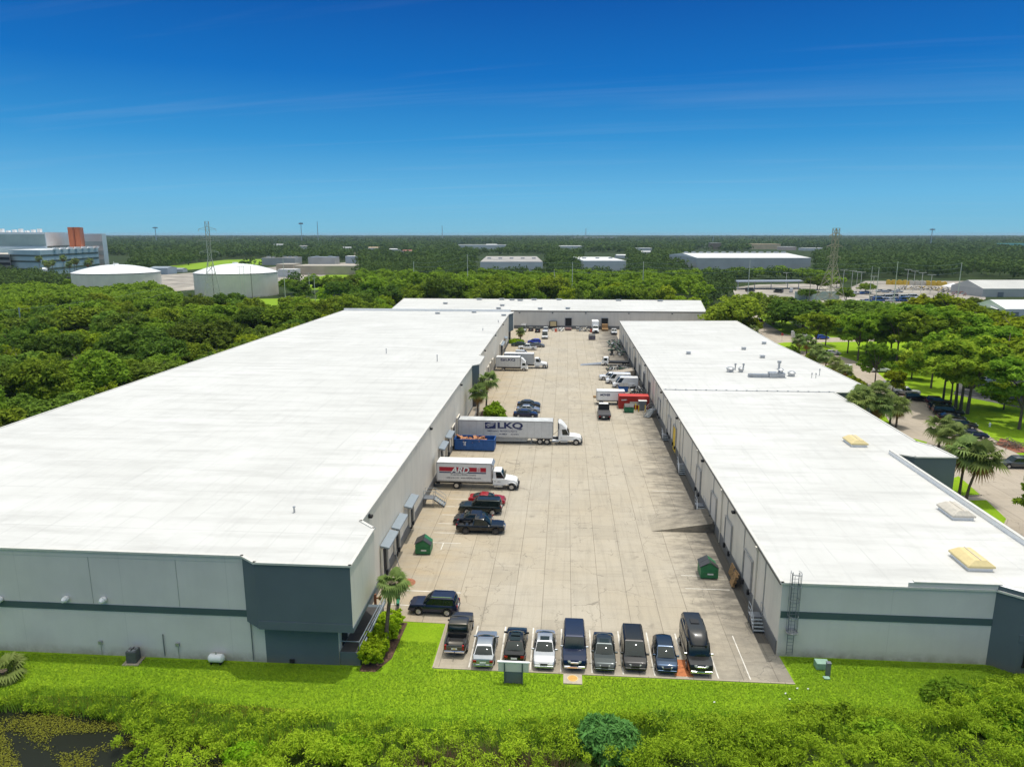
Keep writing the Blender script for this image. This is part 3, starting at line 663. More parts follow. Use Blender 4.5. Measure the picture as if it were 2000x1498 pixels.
# sign board at the parking edge
S = thing('sign_board', 'blank two tone sign board on posts at the parking edge lawn', 'sign', (-3.62, 50.3, 0), 0)
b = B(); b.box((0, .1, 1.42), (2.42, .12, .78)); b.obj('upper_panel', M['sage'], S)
b = B(); b.box((0, .1, 1.85), (2.56, .2, .08)); b.obj('cap', M['white'], S)
b = B(); b.box((0, .1, .52), (1.45, .12, 1.02)); b.obj('lower_panel', M['slate'], S)
for s in (-1, 1):
    b = B(); b.box((s*.71, .02, .9), (.09, .12, 1.8)); b.obj('post', M['stripe'], S)
# pad with round cover
P = thing('concrete_pad', 'small concrete pad with round orange cover in the lawn before the navy truck', 'pad', (1.1, 51.2, 0))
b = B(); b.box((0, 0, 0), (1.5, 1.25, .12)); b.obj('slab', mat('pad_concrete', (.42, .36, .29), .85), P)
b = B(); b.tube((0, .05, .06), (0, .05, .075), .36, 20); b.obj('cover', mat('orange_cover', (.62, .33, .09), .6), P)
b = B()
for i in range(24):
    a = 2*PI*i/24; b.box((.40*math.cos(a), .05+.40*math.sin(a), .068), (.07, .11, .02), 0, a)
b.obj('ring', mat('yellow_ring', (.68, .52, .25), .6), P)
# air conditioner, gas tank, utility cabinets
A = thing('air_conditioner', 'dark grey outdoor air conditioner on a pad by the left sage wall', 'air conditioner', (-35.55, 50.95, 0), .06)
b = B(); b.box((0, 0, 0), (1.35, 1.25, .14)); b.obj('pad', M['lotpave'], A)
b = B(); b.box((0, 0, .6), (.85, .85, 1.05)); b.obj('case', mat('condenser_case', (.085, .09, .095), .6), A, bevel=.08)
b = B(); b.tube((0, 0, 1.12), (0, 0, 1.16), .38, 20); b.obj('fan_grille', mat('fan_grille', (.22, .23, .24), .5), A)
b = B()
for i in range(4): b.box((.17*math.cos(i*PI/2), .17*math.sin(i*PI/2), 1.17), (.3, .09, .02), 0, i*PI/2)
b.obj('fan_blade', M['dark'], A)
Gt = thing('gas_tank', 'small white horizontal gas tank against the left sage wall', 'tank', (-28.5, 51.2, 0))
b = B(); b.tube((-.5, 0, .5), (.5, 0, .5), .36, 18); b.tube((.5, 0, .5), (.68, 0, .5), .36, 18, 0, .18); b.tube((-.5, 0, .5), (-.68, 0, .5), .36, 18, 0, .18); b.obj('vessel', M['white'], Gt, 50)
b = B(); b.box((-.4, 0, .1), (.12, .5, .22)); b.box((.4, 0, .1), (.12, .5, .22)); b.obj('saddle', M['chassis'], Gt)
b = B(); b.tube((0, 0, .85), (0, 0, 1.0), .08, 8); b.obj('valve', M['galv'], Gt)
green = mat('utility_green', (.27, .42, .33), .5)
for (lab, x, y, d) in (('pale green utility box standing on the lawn by the ladder wall', 21.6, 54.3, (1.05, .75, .6)), ('small green utility cover in the lawn in front of the utility box', 21.5, 52.85, (.5, .35, .12))):
    t = thing('utility_box', lab, 'utility box', (x, y, 0)); b = B(); b.box((0, 0, d[2]/2), d); b.obj('case', green, t, bevel=.04)
    b = B(); b.box((0, -d[1]/2-.01, d[2]*.45), (d[0]*.7, .02, d[2]*.5)); b.obj('door', green, t)
t = thing('utility_post', 'short dark grey post beside the pale green utility box', 'post', (21.75, 53.3, 0)); b = B(); b.box((0, 0, .55), (.3, .3, 1.1)); b.obj('post', M['steel'], t); b = B(); b.box((0, 0, 1.12), (.36, .36, .06)); b.obj('cap', M['steel'], t)
# generator cage with bollards
t = thing('equipment_cage', 'dark grey equipment cabinet with white top beside the dock stairs', 'cabinet', (16.1, 142.2, 0)); b = B(); b.box((0, 0, .95), (1.5, 1.1, 1.9)); b.obj('case', M['steel'], t, bevel=.04); b = B(); b.box((0, 0, 1.93), (1.7, 1.25, .08)); b.obj('top', M['white'], t)
for i, (x, y) in enumerate(((14.7, 141.6), (15.2, 140.5), (16.5, 140.5))):
    t = thing('bollard', ('yellow bollard left of the equipment cabinet', 'yellow bollard at the front left corner of the equipment cabinet', 'yellow bollard in front of the equipment cabinet')[i], 'bollard', (x, y, 0), 0, 'yellow bollards'); b = B(); b.tube((0, 0, 0), (0, 0, 1.3), .11, 10); b.tube((0, 0, 1.3), (0, 0, 1.36), .11, 10, 0, .05); b.obj('post', M['yellow'], t)
# outdoor debris and hydrant like backflow preventer by the terrace
t = thing('standpipe', 'rusty brown standpipe at the corner of the left warehouse', 'pipe', (-17.6, 60.9, 0)); b = B(); b.tube((0, 0, 0), (0, 0, 1.5), .13, 10); b.tube((-.1, 0, 1.1), (.45, 0, 1.1), .09, 8); b.obj('pipe', mat('rust', (.22, .09, .04), .8), t); b = B(); b.tube((.45, 0, .95), (.45, 0, 1.25), .13, 8); b.obj('valve', mat('rust', (.22, .09, .04), .8), t)
t = thing('motor_scooter', 'green and black motor scooter parked beside the palm', 'scooter', (-15.5, 61.3, 0), PI/2+.2)
b = B(); b.box((0, 0, .5), (.9, .28, .3)); b.box((-.35, 0, .75), (.7, .3, .14)); b.box((.5, 0, .75), (.12, .4, .7), 0, 0, -.3); b.obj('body', mat('scooter_green', (.02, .2, .11), .3), t, bevel=.05)
for s in (-.62, .62):
    b = B(); b.tube((s, -.06, .27), (s, .06, .27), .27, 14); b.obj('wheel', M['tyre'], t)
b = B(); b.tube((.45, -.35, 1.1), (.45, .35, 1.1), .03, 6); b.obj('handlebar', M['chassis'], t)
b = B(); b.tube((-15.75, 66.2, .01), (-15.75, 66.2, .03), .9, 24); struct('rust_stain', b, mat('rust_stain', (.33, .13, .07), .9, 0, .3, 3))
b = B(); b.tube((-17.3, 69.5, 0), (-18.0, 69.5, 3.4), .04, 6); t = tag(b.obj('leaning_pole', M['rail']), 'thin grey pole leaning on the left wall between two awnings', 'pole')
# small planted island by the second overhang
b = B(); b.prism([(-16.6, 124.2), (-8.6, 124.2), (-8.3, 125.0), (-11.2, 138.8), (-16.5, 138.8)], -.02, .12); struct('kerb', b, M['yard'])
sheet('planting_bed', [(-16.4, 124.6), (-9.9, 124.6), (-11.6, 138.5), (-16.3, 138.5)], .14, M['mulch'])
t = thing('dock_railing', 'grey metal railing at the foot of the second slate overhang', 'railing', (0, 0, 0))
b = B()
for z in (.6, 1.1): b.tube((-16.7, 125.0, z), (-10.8, 125.0, z), .03, 6); b.tube((-16.7, 125.0, z), (-16.9, 139, z+.9), .03, 6)
for i in range(5): b.tube((-16.7+i*1.47, 125, 0), (-16.7+i*1.47, 125, 1.1), .03, 6); b.tube((-16.7-.05*i, 125+i*3.4, 0), (-16.7-.05*i, 125+i*3.4, 1.1+.22*i), .03, 6)
b.obj('rails', M['rail'], t)
b = B(); b.prism([(-18.1, 126), (-16.9, 126), (-16.9, 138), (-18.1, 138)], 0, 1.0); tag(b.obj('dock_ramp', M['lotpave']), 'low concrete walkway along the wall under the second slate overhang', 'walkway')
# ================================================================ VEHICLES (local +x is forward)
KIND = {
 'sedan': dict(L=4.75, W=1.84, R=.33, wb=(-1.4, 1.4), sill=.24, prof=[(-2.375,.72),(-2.3,.92),(-1.7,1.0),(1.0,.99),(1.6,.93),(2.15,.80),(2.375,.58)], gh=(-1.85,-1.05,.30,1.15,.95,1.45)),
 'coupe': dict(L=4.8, W=1.88, R=.34, wb=(-1.4, 1.45), sill=.22, prof=[(-2.4,.75),(-2.3,.95),(-1.8,.98),(.8,.96),(1.6,.90),(2.2,.80),(2.4,.58)], gh=(-1.95,-.85,.15,.95,.93,1.36)),
 'hatchback': dict(L=4.35, W=1.80, R=.32, wb=(-1.25, 1.35), sill=.24, prof=[(-2.175,.75),(-2.1,.98),(1.0,.98),(1.55,.92),(2.0,.78),(2.175,.55)], gh=(-2.05,-1.55,.25,1.2,.95,1.48)),
 'suv': dict(L=4.65, W=1.88, R=.37, wb=(-1.35, 1.35), sill=.32, prof=[(-2.325,.80),(-2.25,1.05),(.9,1.06),(1.7,1.02),(2.2,.94),(2.325,.66)], gh=(-2.2,-1.95,.25,.95,1.02,1.74)),
 'bigsuv': dict(L=5.5, W=2.02, R=.40, wb=(-1.65, 1.65), sill=.38, prof=[(-2.75,.85),(-2.7,1.12),(1.1,1.14),(2.0,1.12),(2.6,1.04),(2.75,.7)], gh=(-2.66,-2.5,.45,1.1,1.10,1.92)),
 'minivan': dict(L=5.1, W=2.0, R=.35, wb=(-1.5, 1.55), sill=.26, prof=[(-2.55,.80),(-2.45,1.0),(1.2,1.0),(1.8,.98),(2.35,.82),(2.55,.58)], gh=(-2.42,-2.2,.55,1.65,.97,1.74)),
 'pickup': dict(L=5.8, W=2.02, R=.41, wb=(-1.75, 1.85), sill=.42, prof=[(-2.9,.95),(-2.85,1.10),(.9,1.12),(2.0,1.14),(2.75,1.05),(2.9,.75)], gh=(-.85,-.68,.55,1.3,1.09,1.88), bed=(-2.78,-.95)),
 'campervan': dict(L=5.9, W=2.04, R=.38, wb=(-1.75, 1.75), sill=.34, prof=[(-2.95,.9),(-2.9,1.15),(1.4,1.17),(2.2,1.14),(2.8,1.04),(2.95,.68)], gh=(-2.86,-2.78,1.15,1.75,1.13,2.1)),
 'cargovan': dict(L=5.95, W=2.06, R=.36, wb=(-1.75, 1.95), sill=.32, prof=[(-2.975,.9),(-2.92,1.2),(2.0,1.22),(2.5,1.12),(2.9,.92),(2.975,.6)], gh=(-2.9,-2.86,1.3,2.25,1.18,2.55)),
 'compactvan': dict(L=4.5, W=1.85, R=.33, wb=(-1.35, 1.4), sill=.26, prof=[(-2.25,.8),(-2.2,1.05),(1.0,1.08),(1.7,1.02),(2.1,.88),(2.25,.58)], gh=(-2.17,-2.1,.45,1.35,1.05,1.84)),
}
GL, PA, TY, RI, DK, LR, LC, CHR = range(8)
def loft(b, secs, mi, cap=True):
    n = len(secs[0]); base = len(b.v); vs = [p for s in secs for p in s]; fs = []
    for i in range(len(secs)-1):
        for j in range(n): k = (j+1) % n; fs.append((i*n+j, i*n+k, (i+1)*n+k, (i+1)*n+j))
    if cap: fs += [tuple(range(n-1, -1, -1)), tuple(range((len(secs)-1)*n, len(secs)*n))]
    b.add(vs, fs, mi)
def lerp(pr, x):
    for (a, za), (c, zc) in zip(pr, pr[1:]):
        if x <= c: return za+(zc-za)*(x-a)/(c-a) if x >= a else za
    return pr[-1][1]
def body_shell(b, K, mi=0):
    L_, W_, R = K['L'], K['W']/2, K['R']; xs = {p[0] for p in K['prof']}; A = R*1.13
    for w in K['wb']:
        for t in np.linspace(-1, 1, 9): xs.add(w+A*t)
    xs |= {-L_/2+.12, L_/2-.12, L_/2-.3}
    bed = K.get('bed')
    if bed: xs |= {bed[0], bed[0]+.01, bed[1], bed[1]-.01}
    secs = []
    for x in sorted(xs):
        if abs(x) > L_/2+1e-6: continue
        zt = lerp(K['prof'], x); zl = K['sill']+(.06 if abs(x) > L_/2-.2 else 0)
        for w in K['wb']:
            d = abs(x-w)
            if d <= A+1e-6: zl = max(zl, R+math.sqrt(max(0, A*A-d*d)))
        u = abs(2*x/L_); hw = W_*(1-.13*u**9)
        zl = min(zl, zt-.16); zm = max(zl+.08, .30*zl+.70*zt-.1); zm = min(zm, zt-.06)
        inb = bed and bed[0]+.005 < x < bed[1]-.005
        zf = .68 if inb else zt+.025
        half = [(0., zl), (hw*.82, zl), (hw*.97, zl+.05), (hw, zm), (hw*.975, zt-.05), (hw*.93, zt), (hw*.84, zt if inb else zt+.012), (hw*.83 if inb else hw*.6, zf if inb else zt+.02), (0., zf)]
        secs.append([(x, -y, z) for y, z in half]+[(x, y, z) for y, z in half[-2:0:-1]])
    loft(b, secs, mi)
def cabin_faces(K):
    x0, x1, x2, x3, zb, zr = K['gh']; W_ = K['W']/2; wb = W_*.93; wr = W_*(.74 if zr < 1.6 else .83 if zr < 2.0 else .88)
    return x0, x1, x2, x3, zb, zr, wb, wr
def cabin_shell(b, K, mi=0, dz=.03):
    x0, x1, x2, x3, zb, zr, wb, wr = cabin_faces(K); zb -= .02
    xm = (x1+x2)/2
    lo = [(x0, wb*.95), (x1*.6+x0*.4, wb), (xm, wb), (x2*.6+x3*.4, wb), (x3, wb*.90)]
    up = [(x1, wr*.95), (x1*.8+xm*.2, wr), (xm, wr), (x2*.8+xm*.2, wr), (x2, wr*.94)]
    V = []; 
    for (x, w) in lo: V += [(x, -w, zb), (x, w, zb)]
    for (x, w) in up: V += [(x, -w, zr-.05), (x, w, zr-.05)]
    for i, (x, w) in enumerate(up): V += [(x+(.06 if i == 0 else -.08 if i == 4 else 0), -w*.9, zr+(0 if i in (0, 4) else .015)), (x+(.06 if i == 0 else -.08 if i == 4 else 0), w*.9, zr+(0 if i in (0, 4) else .015))]
    f = []
    for i in range(4):
        for (o, q) in ((0, 10), (10, 20)):
            f.append((o+2*i, o+2*i+2, q+2*i+2, q+2*i)); f.append((o+2*i+3, o+2*i+1, q+2*i+1, q+2*i+3))
        f.append((20+2*i, 20+2*i+2, 20+2*i+3, 20+2*i+1))
    f += [(1, 0, 10, 11), (11, 10, 20, 21), (8, 9, 19, 18), (18, 19, 29, 28)]
    b.add(V, f, mi)
def pane(pts, kx=.90, kz=.84, off=.012, th=.012):
    P = [Vector(p) for p in pts]; c = sum(P, Vector())/len(P); n = (P[1]-P[0]).cross(P[2]-P[0]).normalized()
    e1 = (P[1]-P[0]).normalized(); e2 = n.cross(e1)
    return [c+e1*((p-c).dot(e1))*kx+e2*((p-c).dot(e2))*kz+n*off for p in P], th
def panes(K, side_from=None):
    x0, x1, x2, x3, zb, zr, wb, wr = cabin_faces(K); out = []; zt = zr-.05
    out.append(('windshield', pane([(x3, -wb*.90, zb), (x3, wb*.90, zb), (x2, wr*.94, zt), (x2, -wr*.94, zt)], .97, .95, .012)))
    if x1-x0 > .06: out.append(('rear_window', pane([(x0, wb*.95, zb), (x0, -wb*.95, zb), (x1, -wr*.95, zt), (x1, wr*.95, zt)], .92, .84 if zr < 1.6 else .6, .012)))
    cuts = [0, .38, .70, 1.0] if (x2-x1) > 1.9 else ([0, .5, 1.0] if x2-x1 > .9 else [0, 1.0])
    if side_from is not None: cuts = [side_from, 1.0]
    for s in (-1, 1):
        for a, c in zip(cuts, cuts[1:]):
            lo = lambda t: (x0+(x3-x0)*(.04+.92*t), s*wb*1.0, zb); up = lambda t: (x1+(x2-x1)*(.02+.96*t), s*wr*1.0, zt)
            q = [lo(a), lo(c), up(c), up(a)] if s < 0 else [lo(c), lo(a), up(a), up(c)]
            out.append(('side_window', pane(q, .92, .78, .012)))
    return out
def glass_obj(nm, P, th, t):
    """window; front and rear panes are bowed outwards like real glass"""
    b = B(); P = [Vector(p) for p in P]
    if nm not in ('windshield', 'rear_window'): b.slab(P, th); return b.obj(nm, M['glass'], t)
    n = (P[1]-P[0]).cross(P[2]-P[0]).normalized(); nu, nv = 10, 5; V = []
    for j in range(nv+1):
        for i in range(nu+1):
            u, v = i/nu, j/nv; p = (P[0].lerp(P[1], u)).lerp(P[3].lerp(P[2], u), v); V.append(p+n*(.16*(1-(2*u-1)**2)*(.35+.3*(1-(2*v-1)**2))+.05*(1-(2*v-1)**2)))
    b.add(V, [(j*(nu+1)+i, j*(nu+1)+i+1, (j+1)*(nu+1)+i+1, (j+1)*(nu+1)+i) for j in range(nv) for i in range(nu)]); return b.obj(nm, M['glass'], t, 60)
def wheel_mesh(b, R, w=.22, tm=TY, rm=RI):
    b.tube((0, -w/2, 0), (0, w/2, 0), R, 18, tm)
def vehicle(kind, label, cat, x, y, rz, paint, name=None, group=None, simple=False, sunroof=False, roofc=None, metal=.35, rimdark=False, z=0, side_from=None, raised=False, rails=False, roof_rack=False, chrome=False, cap=None, pm=None):
    K = KIND[kind]; L_, W_, R = K['L'], K['W']/2, K['R']
    pm = pm or mat('paint_%s' % '_'.join('%02x' % int(255*min(1, c)**.45) for c in paint), paint, .32, metal, .05, 2, 0, .4, .6)
    name = name or {'sedan': 'parked_car', 'coupe': 'parked_car', 'hatchback': 'parked_car', 'suv': 'parked_suv', 'bigsuv': 'parked_suv', 'minivan': 'minivan', 'pickup': 'pickup_truck', 'campervan': 'conversion_van', 'cargovan': 'cargo_van', 'compactvan': 'compact_van'}[kind]
    mats = [M['glass'], pm, M['tyre'], M['rimdark'] if rimdark else M['rim'], M['chassis'], M['lens_red'], M['lens_clear'], M['chrome']]
    zt_f = lerp(K['prof'], L_/2-.15); zt_r = lerp(K['prof'], -L_/2+.05)
    if simple:
        b = B(); body_shell(b, K, PA); cabin_shell(b, K, PA)
        for nm, (P, th) in panes(K, side_from): b.slab(P, th, GL)
        for wx in K['wb']:
            for s in (-1, 1): b.tube((wx, s*(W_-.2), R), (wx, s*(W_+.01), R), R, 12, TY); b.tube((wx, s*(W_+.01), R), (wx, s*(W_+.015), R), R*.6, 10, RI)
        for s in (-1, 1):
            b.box((L_/2-.06, s*W_*.62, zt_f-.02), (.16, .34, .14), LC); b.box((-L_/2+.03, s*W_*.74, zt_r-.06), (.1, .26, .2), LR)
        b.box((0, 0, .34), (L_*.8, W_*1.7, .3), DK)
        o = b.obj(name, mats, None, 35, loc=(x, y, z), rz=rz); return tag(o, label, cat, group)
    t = thing(name, label, cat, (x, y, z), rz, group)
    b = B(); body_shell(b, K); b.obj('body', pm, t, 38)
    b = B(); cabin_shell(b, K); cb = b.obj('cabin', roofc or pm, t, 30)
    for nm, (P, th) in panes(K, side_from):
        glass_obj(nm, P, th, t)
    x0, x1, x2, x3, zb, zr, wb, wr = cabin_faces(K)
    for wx in K['wb']:
        for s in (-1, 1):
            b = B(); b.tube((0, -.11, 0), (0, .11, 0), R, 20); wo = b.obj('wheel', M['tyre'], t, 40, loc=(wx, s*(W_-.105), R))
            b = B(); b.tube((0, s*.10, 0), (0, s*.125, 0), R*.64, 16)
            b2 = B()
            for k in range(5):
                a = 2*PI*k/5; b.tube((R*.1*math.cos(a), s*.122, R*.1*math.sin(a)), (R*.6*math.cos(a), s*.128, R*.6*math.sin(a)), .035, 5)
            b.obj('rim', M['rimdark'] if rimdark else M['rim'], wo)
    big = zb > 1.0
    for s in (-1, 1):
        b = B(); xh = L_/2-.10; b.add([(xh+.09, s*W_*.34, zt_f-.16), (xh-.14, s*W_*.90, zt_f-.14), (xh-.16, s*W_*.90, zt_f+.0), (xh+.05, s*W_*.34, zt_f-.02), (xh-.2, s*W_*.34, zt_f-.16), (xh-.3, s*W_*.80, zt_f-.14), (xh-.3, s*W_*.80, zt_f+.0), (xh-.2, s*W_*.34, zt_f+.0)], [(0,1,2,3),(4,7,6,5),(0,4,5,1),(1,5,6,2),(2,6,7,3),(3,7,4,0)])
        b.obj('headlight', M['lens_clear'], t)
        b = B(); zc = zt_r-(.02 if not big else .05); b.box((-L_/2+.06, s*W_*.74, zc-.08), (.16, .28 if not big else .16, .18 if not big else .4)); b.obj('tail_light', M['lens_red'], t)
        b = B(); b.box((x3-.25, s*(wb+.12), zb+.1), (.12, .24, .16)); b.obj('mirror', pm if not chrome else M['chrome'], t, bevel=.03)
    b = B(); b.box((L_/2-.03, 0, zt_f-.13), (.09, W_*.66, .14)); b.obj('grille', M['chrome'] if chrome else M['chassis'], t, bevel=.02)
    b = B(); b.box((L_/2-.04, 0, K['sill']+.16), (.2, W_*1.72, .2)); b.obj('bumper', M['chrome'] if chrome else (pm if not big else M['chassis']), t, bevel=.05)
    b = B(); b.box((-L_/2+.04, 0, K['sill']+.18), (.2, W_*1.72, .2)); b.obj('bumper', M['chrome'] if (chrome or kind == 'pickup') else pm, t, bevel=.05)
    b = B(); b.box((-L_/2-.0, 0, zt_r-.22), (.05, .5, .15)); b.obj('number_plate', M['white'], t)
    b = B(); b.box((0, 0, K['sill']+.12), (L_*.78, W_*1.5, .2)); b.obj('underbody', M['chassis'], t)
    if sunroof:
        b = B(); b.box((x2-.42, 0, zr+.012), (.62, wr*1.15, .03)); b.obj('sunroof', M['glass'], t)
        if sunroof == 2:
            b = B(); b.box((x1+.42, 0, zr+.012), (.78, wr*1.25, .03)); b.obj('sunroof', M['glass'], t)
    if rails:
        for s in (-1, 1):
            b = B(); b.box(((x1+x2)/2, s*wr*.82, zr+.06), ((x2-x1)*.86, .05, .05)); b.obj('roof_rail', M['chassis'] if rails == 1 else M['chrome'], t)
    for q in (-.42, .42):
        b = B(); b.tube((x3-.02, q-.25, zb+.05), (x3-.18, q+.2, zb+.14), .014, 4); b.obj('wiper', M['chassis'], t)
    for s in (-1, 1):
        b = B()
        for xq in ((x1+x2)/2, x2-.02, ): b.box((xq, s*(W_*.985), zb-.33), (.012, .02, .5))
        for xq in ((x1+x2)/2+.18,): b.box((xq, s*(W_*.985), zb-.14), (.18, .03, .035))
        b.obj('door_handle', M['chassis'], t)
    if K.get('bed'):
        b = B(); a, c = K['bed']; b.box(((a+c)/2, 0, .70), (c-a-.04, W_*1.62, .02))
        for s in (-1, 1): b.box((-1.75, s*W_*.72, .82), (.9, .22, .22))
        for s in (-1, 1): b.box(((a+c)/2, s*W_*.815, .88), (c-a-.05, .02, .38))
        b.box((c-.03, 0, .88), (.02, W_*1.6, .38)); b.box((a+.03, 0, .88), (.02, W_*1.6, .38))
        b.obj('bed_liner', M['chassis'], t)
        b = B(); b.box((-L_/2+.015, 0, .84), (.06, W_*1.56, .42)); b.obj('tailgate', pm, t, bevel=.02)
    if raised:
        b = B(); secs = []
        for x, w, z1 in ((-2.8, .80, 2.3), (-2.7, .86, 2.62), (.2, .86, 2.72), (.9, .80, 2.58), (1.3, .72, 2.24), (1.5, .62, 2.0)):
            secs.append([(x, -w, 1.98), (x, -w*.98, z1-.22), (x, -w*.78, z1-.02), (x, -w*.3, z1), (x, w*.3, z1), (x, w*.78, z1-.02), (x, w*.98, z1-.22), (x, w, 1.98)])
        loft(b, secs, 0); b.obj('raised_roof', pm, t, 40)
        b = B(); b.box((-1.0, 0, 2.72), (.7, .7, .06)); b.obj('roof_hatch', M['chassis'], t)
        for s in (-1, 1):
            b = B(); b.box((-1.2, s*.845, 2.36), (1.6, .05, .2)); b.obj('roof_window', M['glass'], t)
    return t
DN, UP, LF, RT_ = -PI/2, PI/2, PI, 0.0     # nose towards -y, +y, -x, +x
row = 'cars parked in the front row'
def ink(n, c): return mat('ink_'+n, c, .5, 0, .02)
t = vehicle('pickup', 'taupe pickup truck with open bed parked at the left end of the front row', 'pickup truck', -8.85, 56.3, UP, (.075, .068, .058), group=row, metal=.6)
b = B(); b.tube((-2.9, 0, .4), (-3.35, 0, .42), .04, 6); b.obj('tow_hitch', M['chassis'], t)
b = B(); b.box((-2.925, 0, .88), (.02, .22, .08)); b.obj('emblem', M['yellow'], t)
vehicle('sedan', 'silver sedan backed in beside the taupe pickup', 'car', -6.3, 54.3, UP+.02, (.42, .44, .46), group=row, metal=.75)
vehicle('sedan', 'black sedan with glass roof parked behind the sign board', 'car', -3.75, 55.1, UP, (.006, .006, .007), group=row, sunroof=2)
vehicle('sedan', 'silver sedan with sunroof nosing towards the lawn', 'car', -1.25, 54.5, DN, (.50, .51, .53), group=row, metal=.7, sunroof=1)
vehicle('bigsuv', 'navy blue large old SUV with chrome mirrors in the front row', 'SUV', 1.25, 54.8, DN, (.004, .012, .045), group=row, chrome=True, metal=.3)
vehicle('sedan', 'dark grey sedan with sunroof between navy SUV and black minivan', 'car', 3.75, 54.5, DN-.02, (.045, .055, .057), group=row, sunroof=1, metal=.7)
vehicle('minivan', 'black minivan with ribbed roof in the front row', 'minivan', 6.25, 54.9, DN-.02, (.006, .006, .007), group=row, rails=1)
vehicle('hatchback', 'dark blue hatchback beside the tall black van', 'car', 8.8, 54.4, DN-.03, (.008, .025, .055), group=row, metal=.6)
t = vehicle('campervan', 'tall black high roof conversion van at the right end of the front row', 'van', 11.45, 55.1, DN, (.012, .012, .013), group=row, raised=True, chrome=True, metal=.1)
vehicle('suv', 'dark navy SUV parked sideways by the lawn corner near the palm', 'SUV', -11.9, 60.9, LF-.02, (.006, .012, .045), rails=2)
t = vehicle('pickup', 'black pickup truck facing right beside the green dumpster row', 'pickup truck', -9.65, 79.6, RT_+.02, (.007, .007, .008), rimdark=True, chrome=True)
vehicle('sedan', 'dark sedan half hidden behind the black pickup', 'car', -10.9, 82.0, LF, (.012, .012, .014))
vehicle('bigsuv', 'dark green long SUV parked sideways behind the black pickup', 'SUV', -10.4, 85.6, LF-.02, (.010, .018, .016), rails=1)
vehicle('coupe', 'bright red coupe parked beside the red striped box truck', 'car', -9.9, 88.8, RT_-.04, (.33, .006, .012), metal=.2)
grp = 'three cars by the planting bed'
vehicle('sedan', 'dark grey sedan farthest of three by the planting bed', 'car', -7.1, 143.0, RT_, (.05, .055, .06), group=grp)
vehicle('sedan', 'silver sedan in the middle of three by the planting bed', 'car', -7.0, 138.6, RT_, (.42, .43, .44), group=grp, metal=.7)
vehicle('sedan', 'navy blue sedan nearest of three by the planting bed', 'car', -7.3, 134.8, RT_, (.008, .014, .05), group=grp)
far = 'cars at the far end of the yard'
vehicle('compactvan', 'white compact van parked beyond the two blue lettered box trucks', 'van', -12.0, 205, RT_-.05, (.75, .75, .75), group=far, metal=0)
vehicle('pickup', 'white pickup truck facing left beyond the compact van', 'pickup truck', -11.3, 217.5, LF, (.72, .72, .72), group=far, metal=0)
vehicle('sedan', 'grey sedan beyond the white pickup truck', 'car', -8.5, 223, RT_, (.14, .145, .15), group=far)
vehicle('sedan', 'dark green sedan left of the bright blue car', 'car', -14.5, 224.5, LF, (.02, .04, .035), group=far)
vehicle('hatchback', 'bright blue hatchback at the far end of the yard', 'car', -9.8, 231, LF, (.01, .035, .42), group=far)
vehicle('cargovan', 'white van parked behind the bright blue hatchback', 'van', -6.6, 243, DN, (.7, .7, .7), group=far, metal=0, z=0)
back = 'vehicles along the far warehouse wall'
vehicle('cargovan', 'silver van at the left end of the far warehouse wall', 'van', -15.0, 260, DN, (.42, .42, .43), group=back)
vehicle('hatchback', 'small dark car between silver van and black SUV at the far wall', 'car', -12.3, 262, UP, (.03, .03, .034), group=back)
vehicle('suv', 'black SUV parked at the far warehouse wall', 'SUV', -9.7, 258.5, UP, (.015, .015, .018), group=back)
vehicle('suv', 'silver SUV parked nearest the wooden bay at the far wall', 'SUV', -6.8, 261, UP, (.40, .41, .42), group=back)
vehicle('pickup', 'white pickup truck beside the second dark dock door', 'pickup truck', 18.0-.2, 255.5, DN, (.72, .72, .72), group=back, metal=0)
wv = 'white vans along the right wall'
vehicle('cargovan', 'white cargo van nearest the blue dumpster', 'van', 14.4, 163.8, LF, (.76, .76, .76), group=wv, metal=0, side_from=.78)
vehicle('cargovan', 'white cargo van in the middle of three by the right wall', 'van', 13.1, 168.4, LF, (.74, .74, .74), group=wv, metal=0, side_from=.78)
vehicle('pickup', 'white pickup truck behind the two white cargo vans', 'pickup truck', 11.6, 172.5, LF, (.74, .74, .74), group=wv, metal=0)

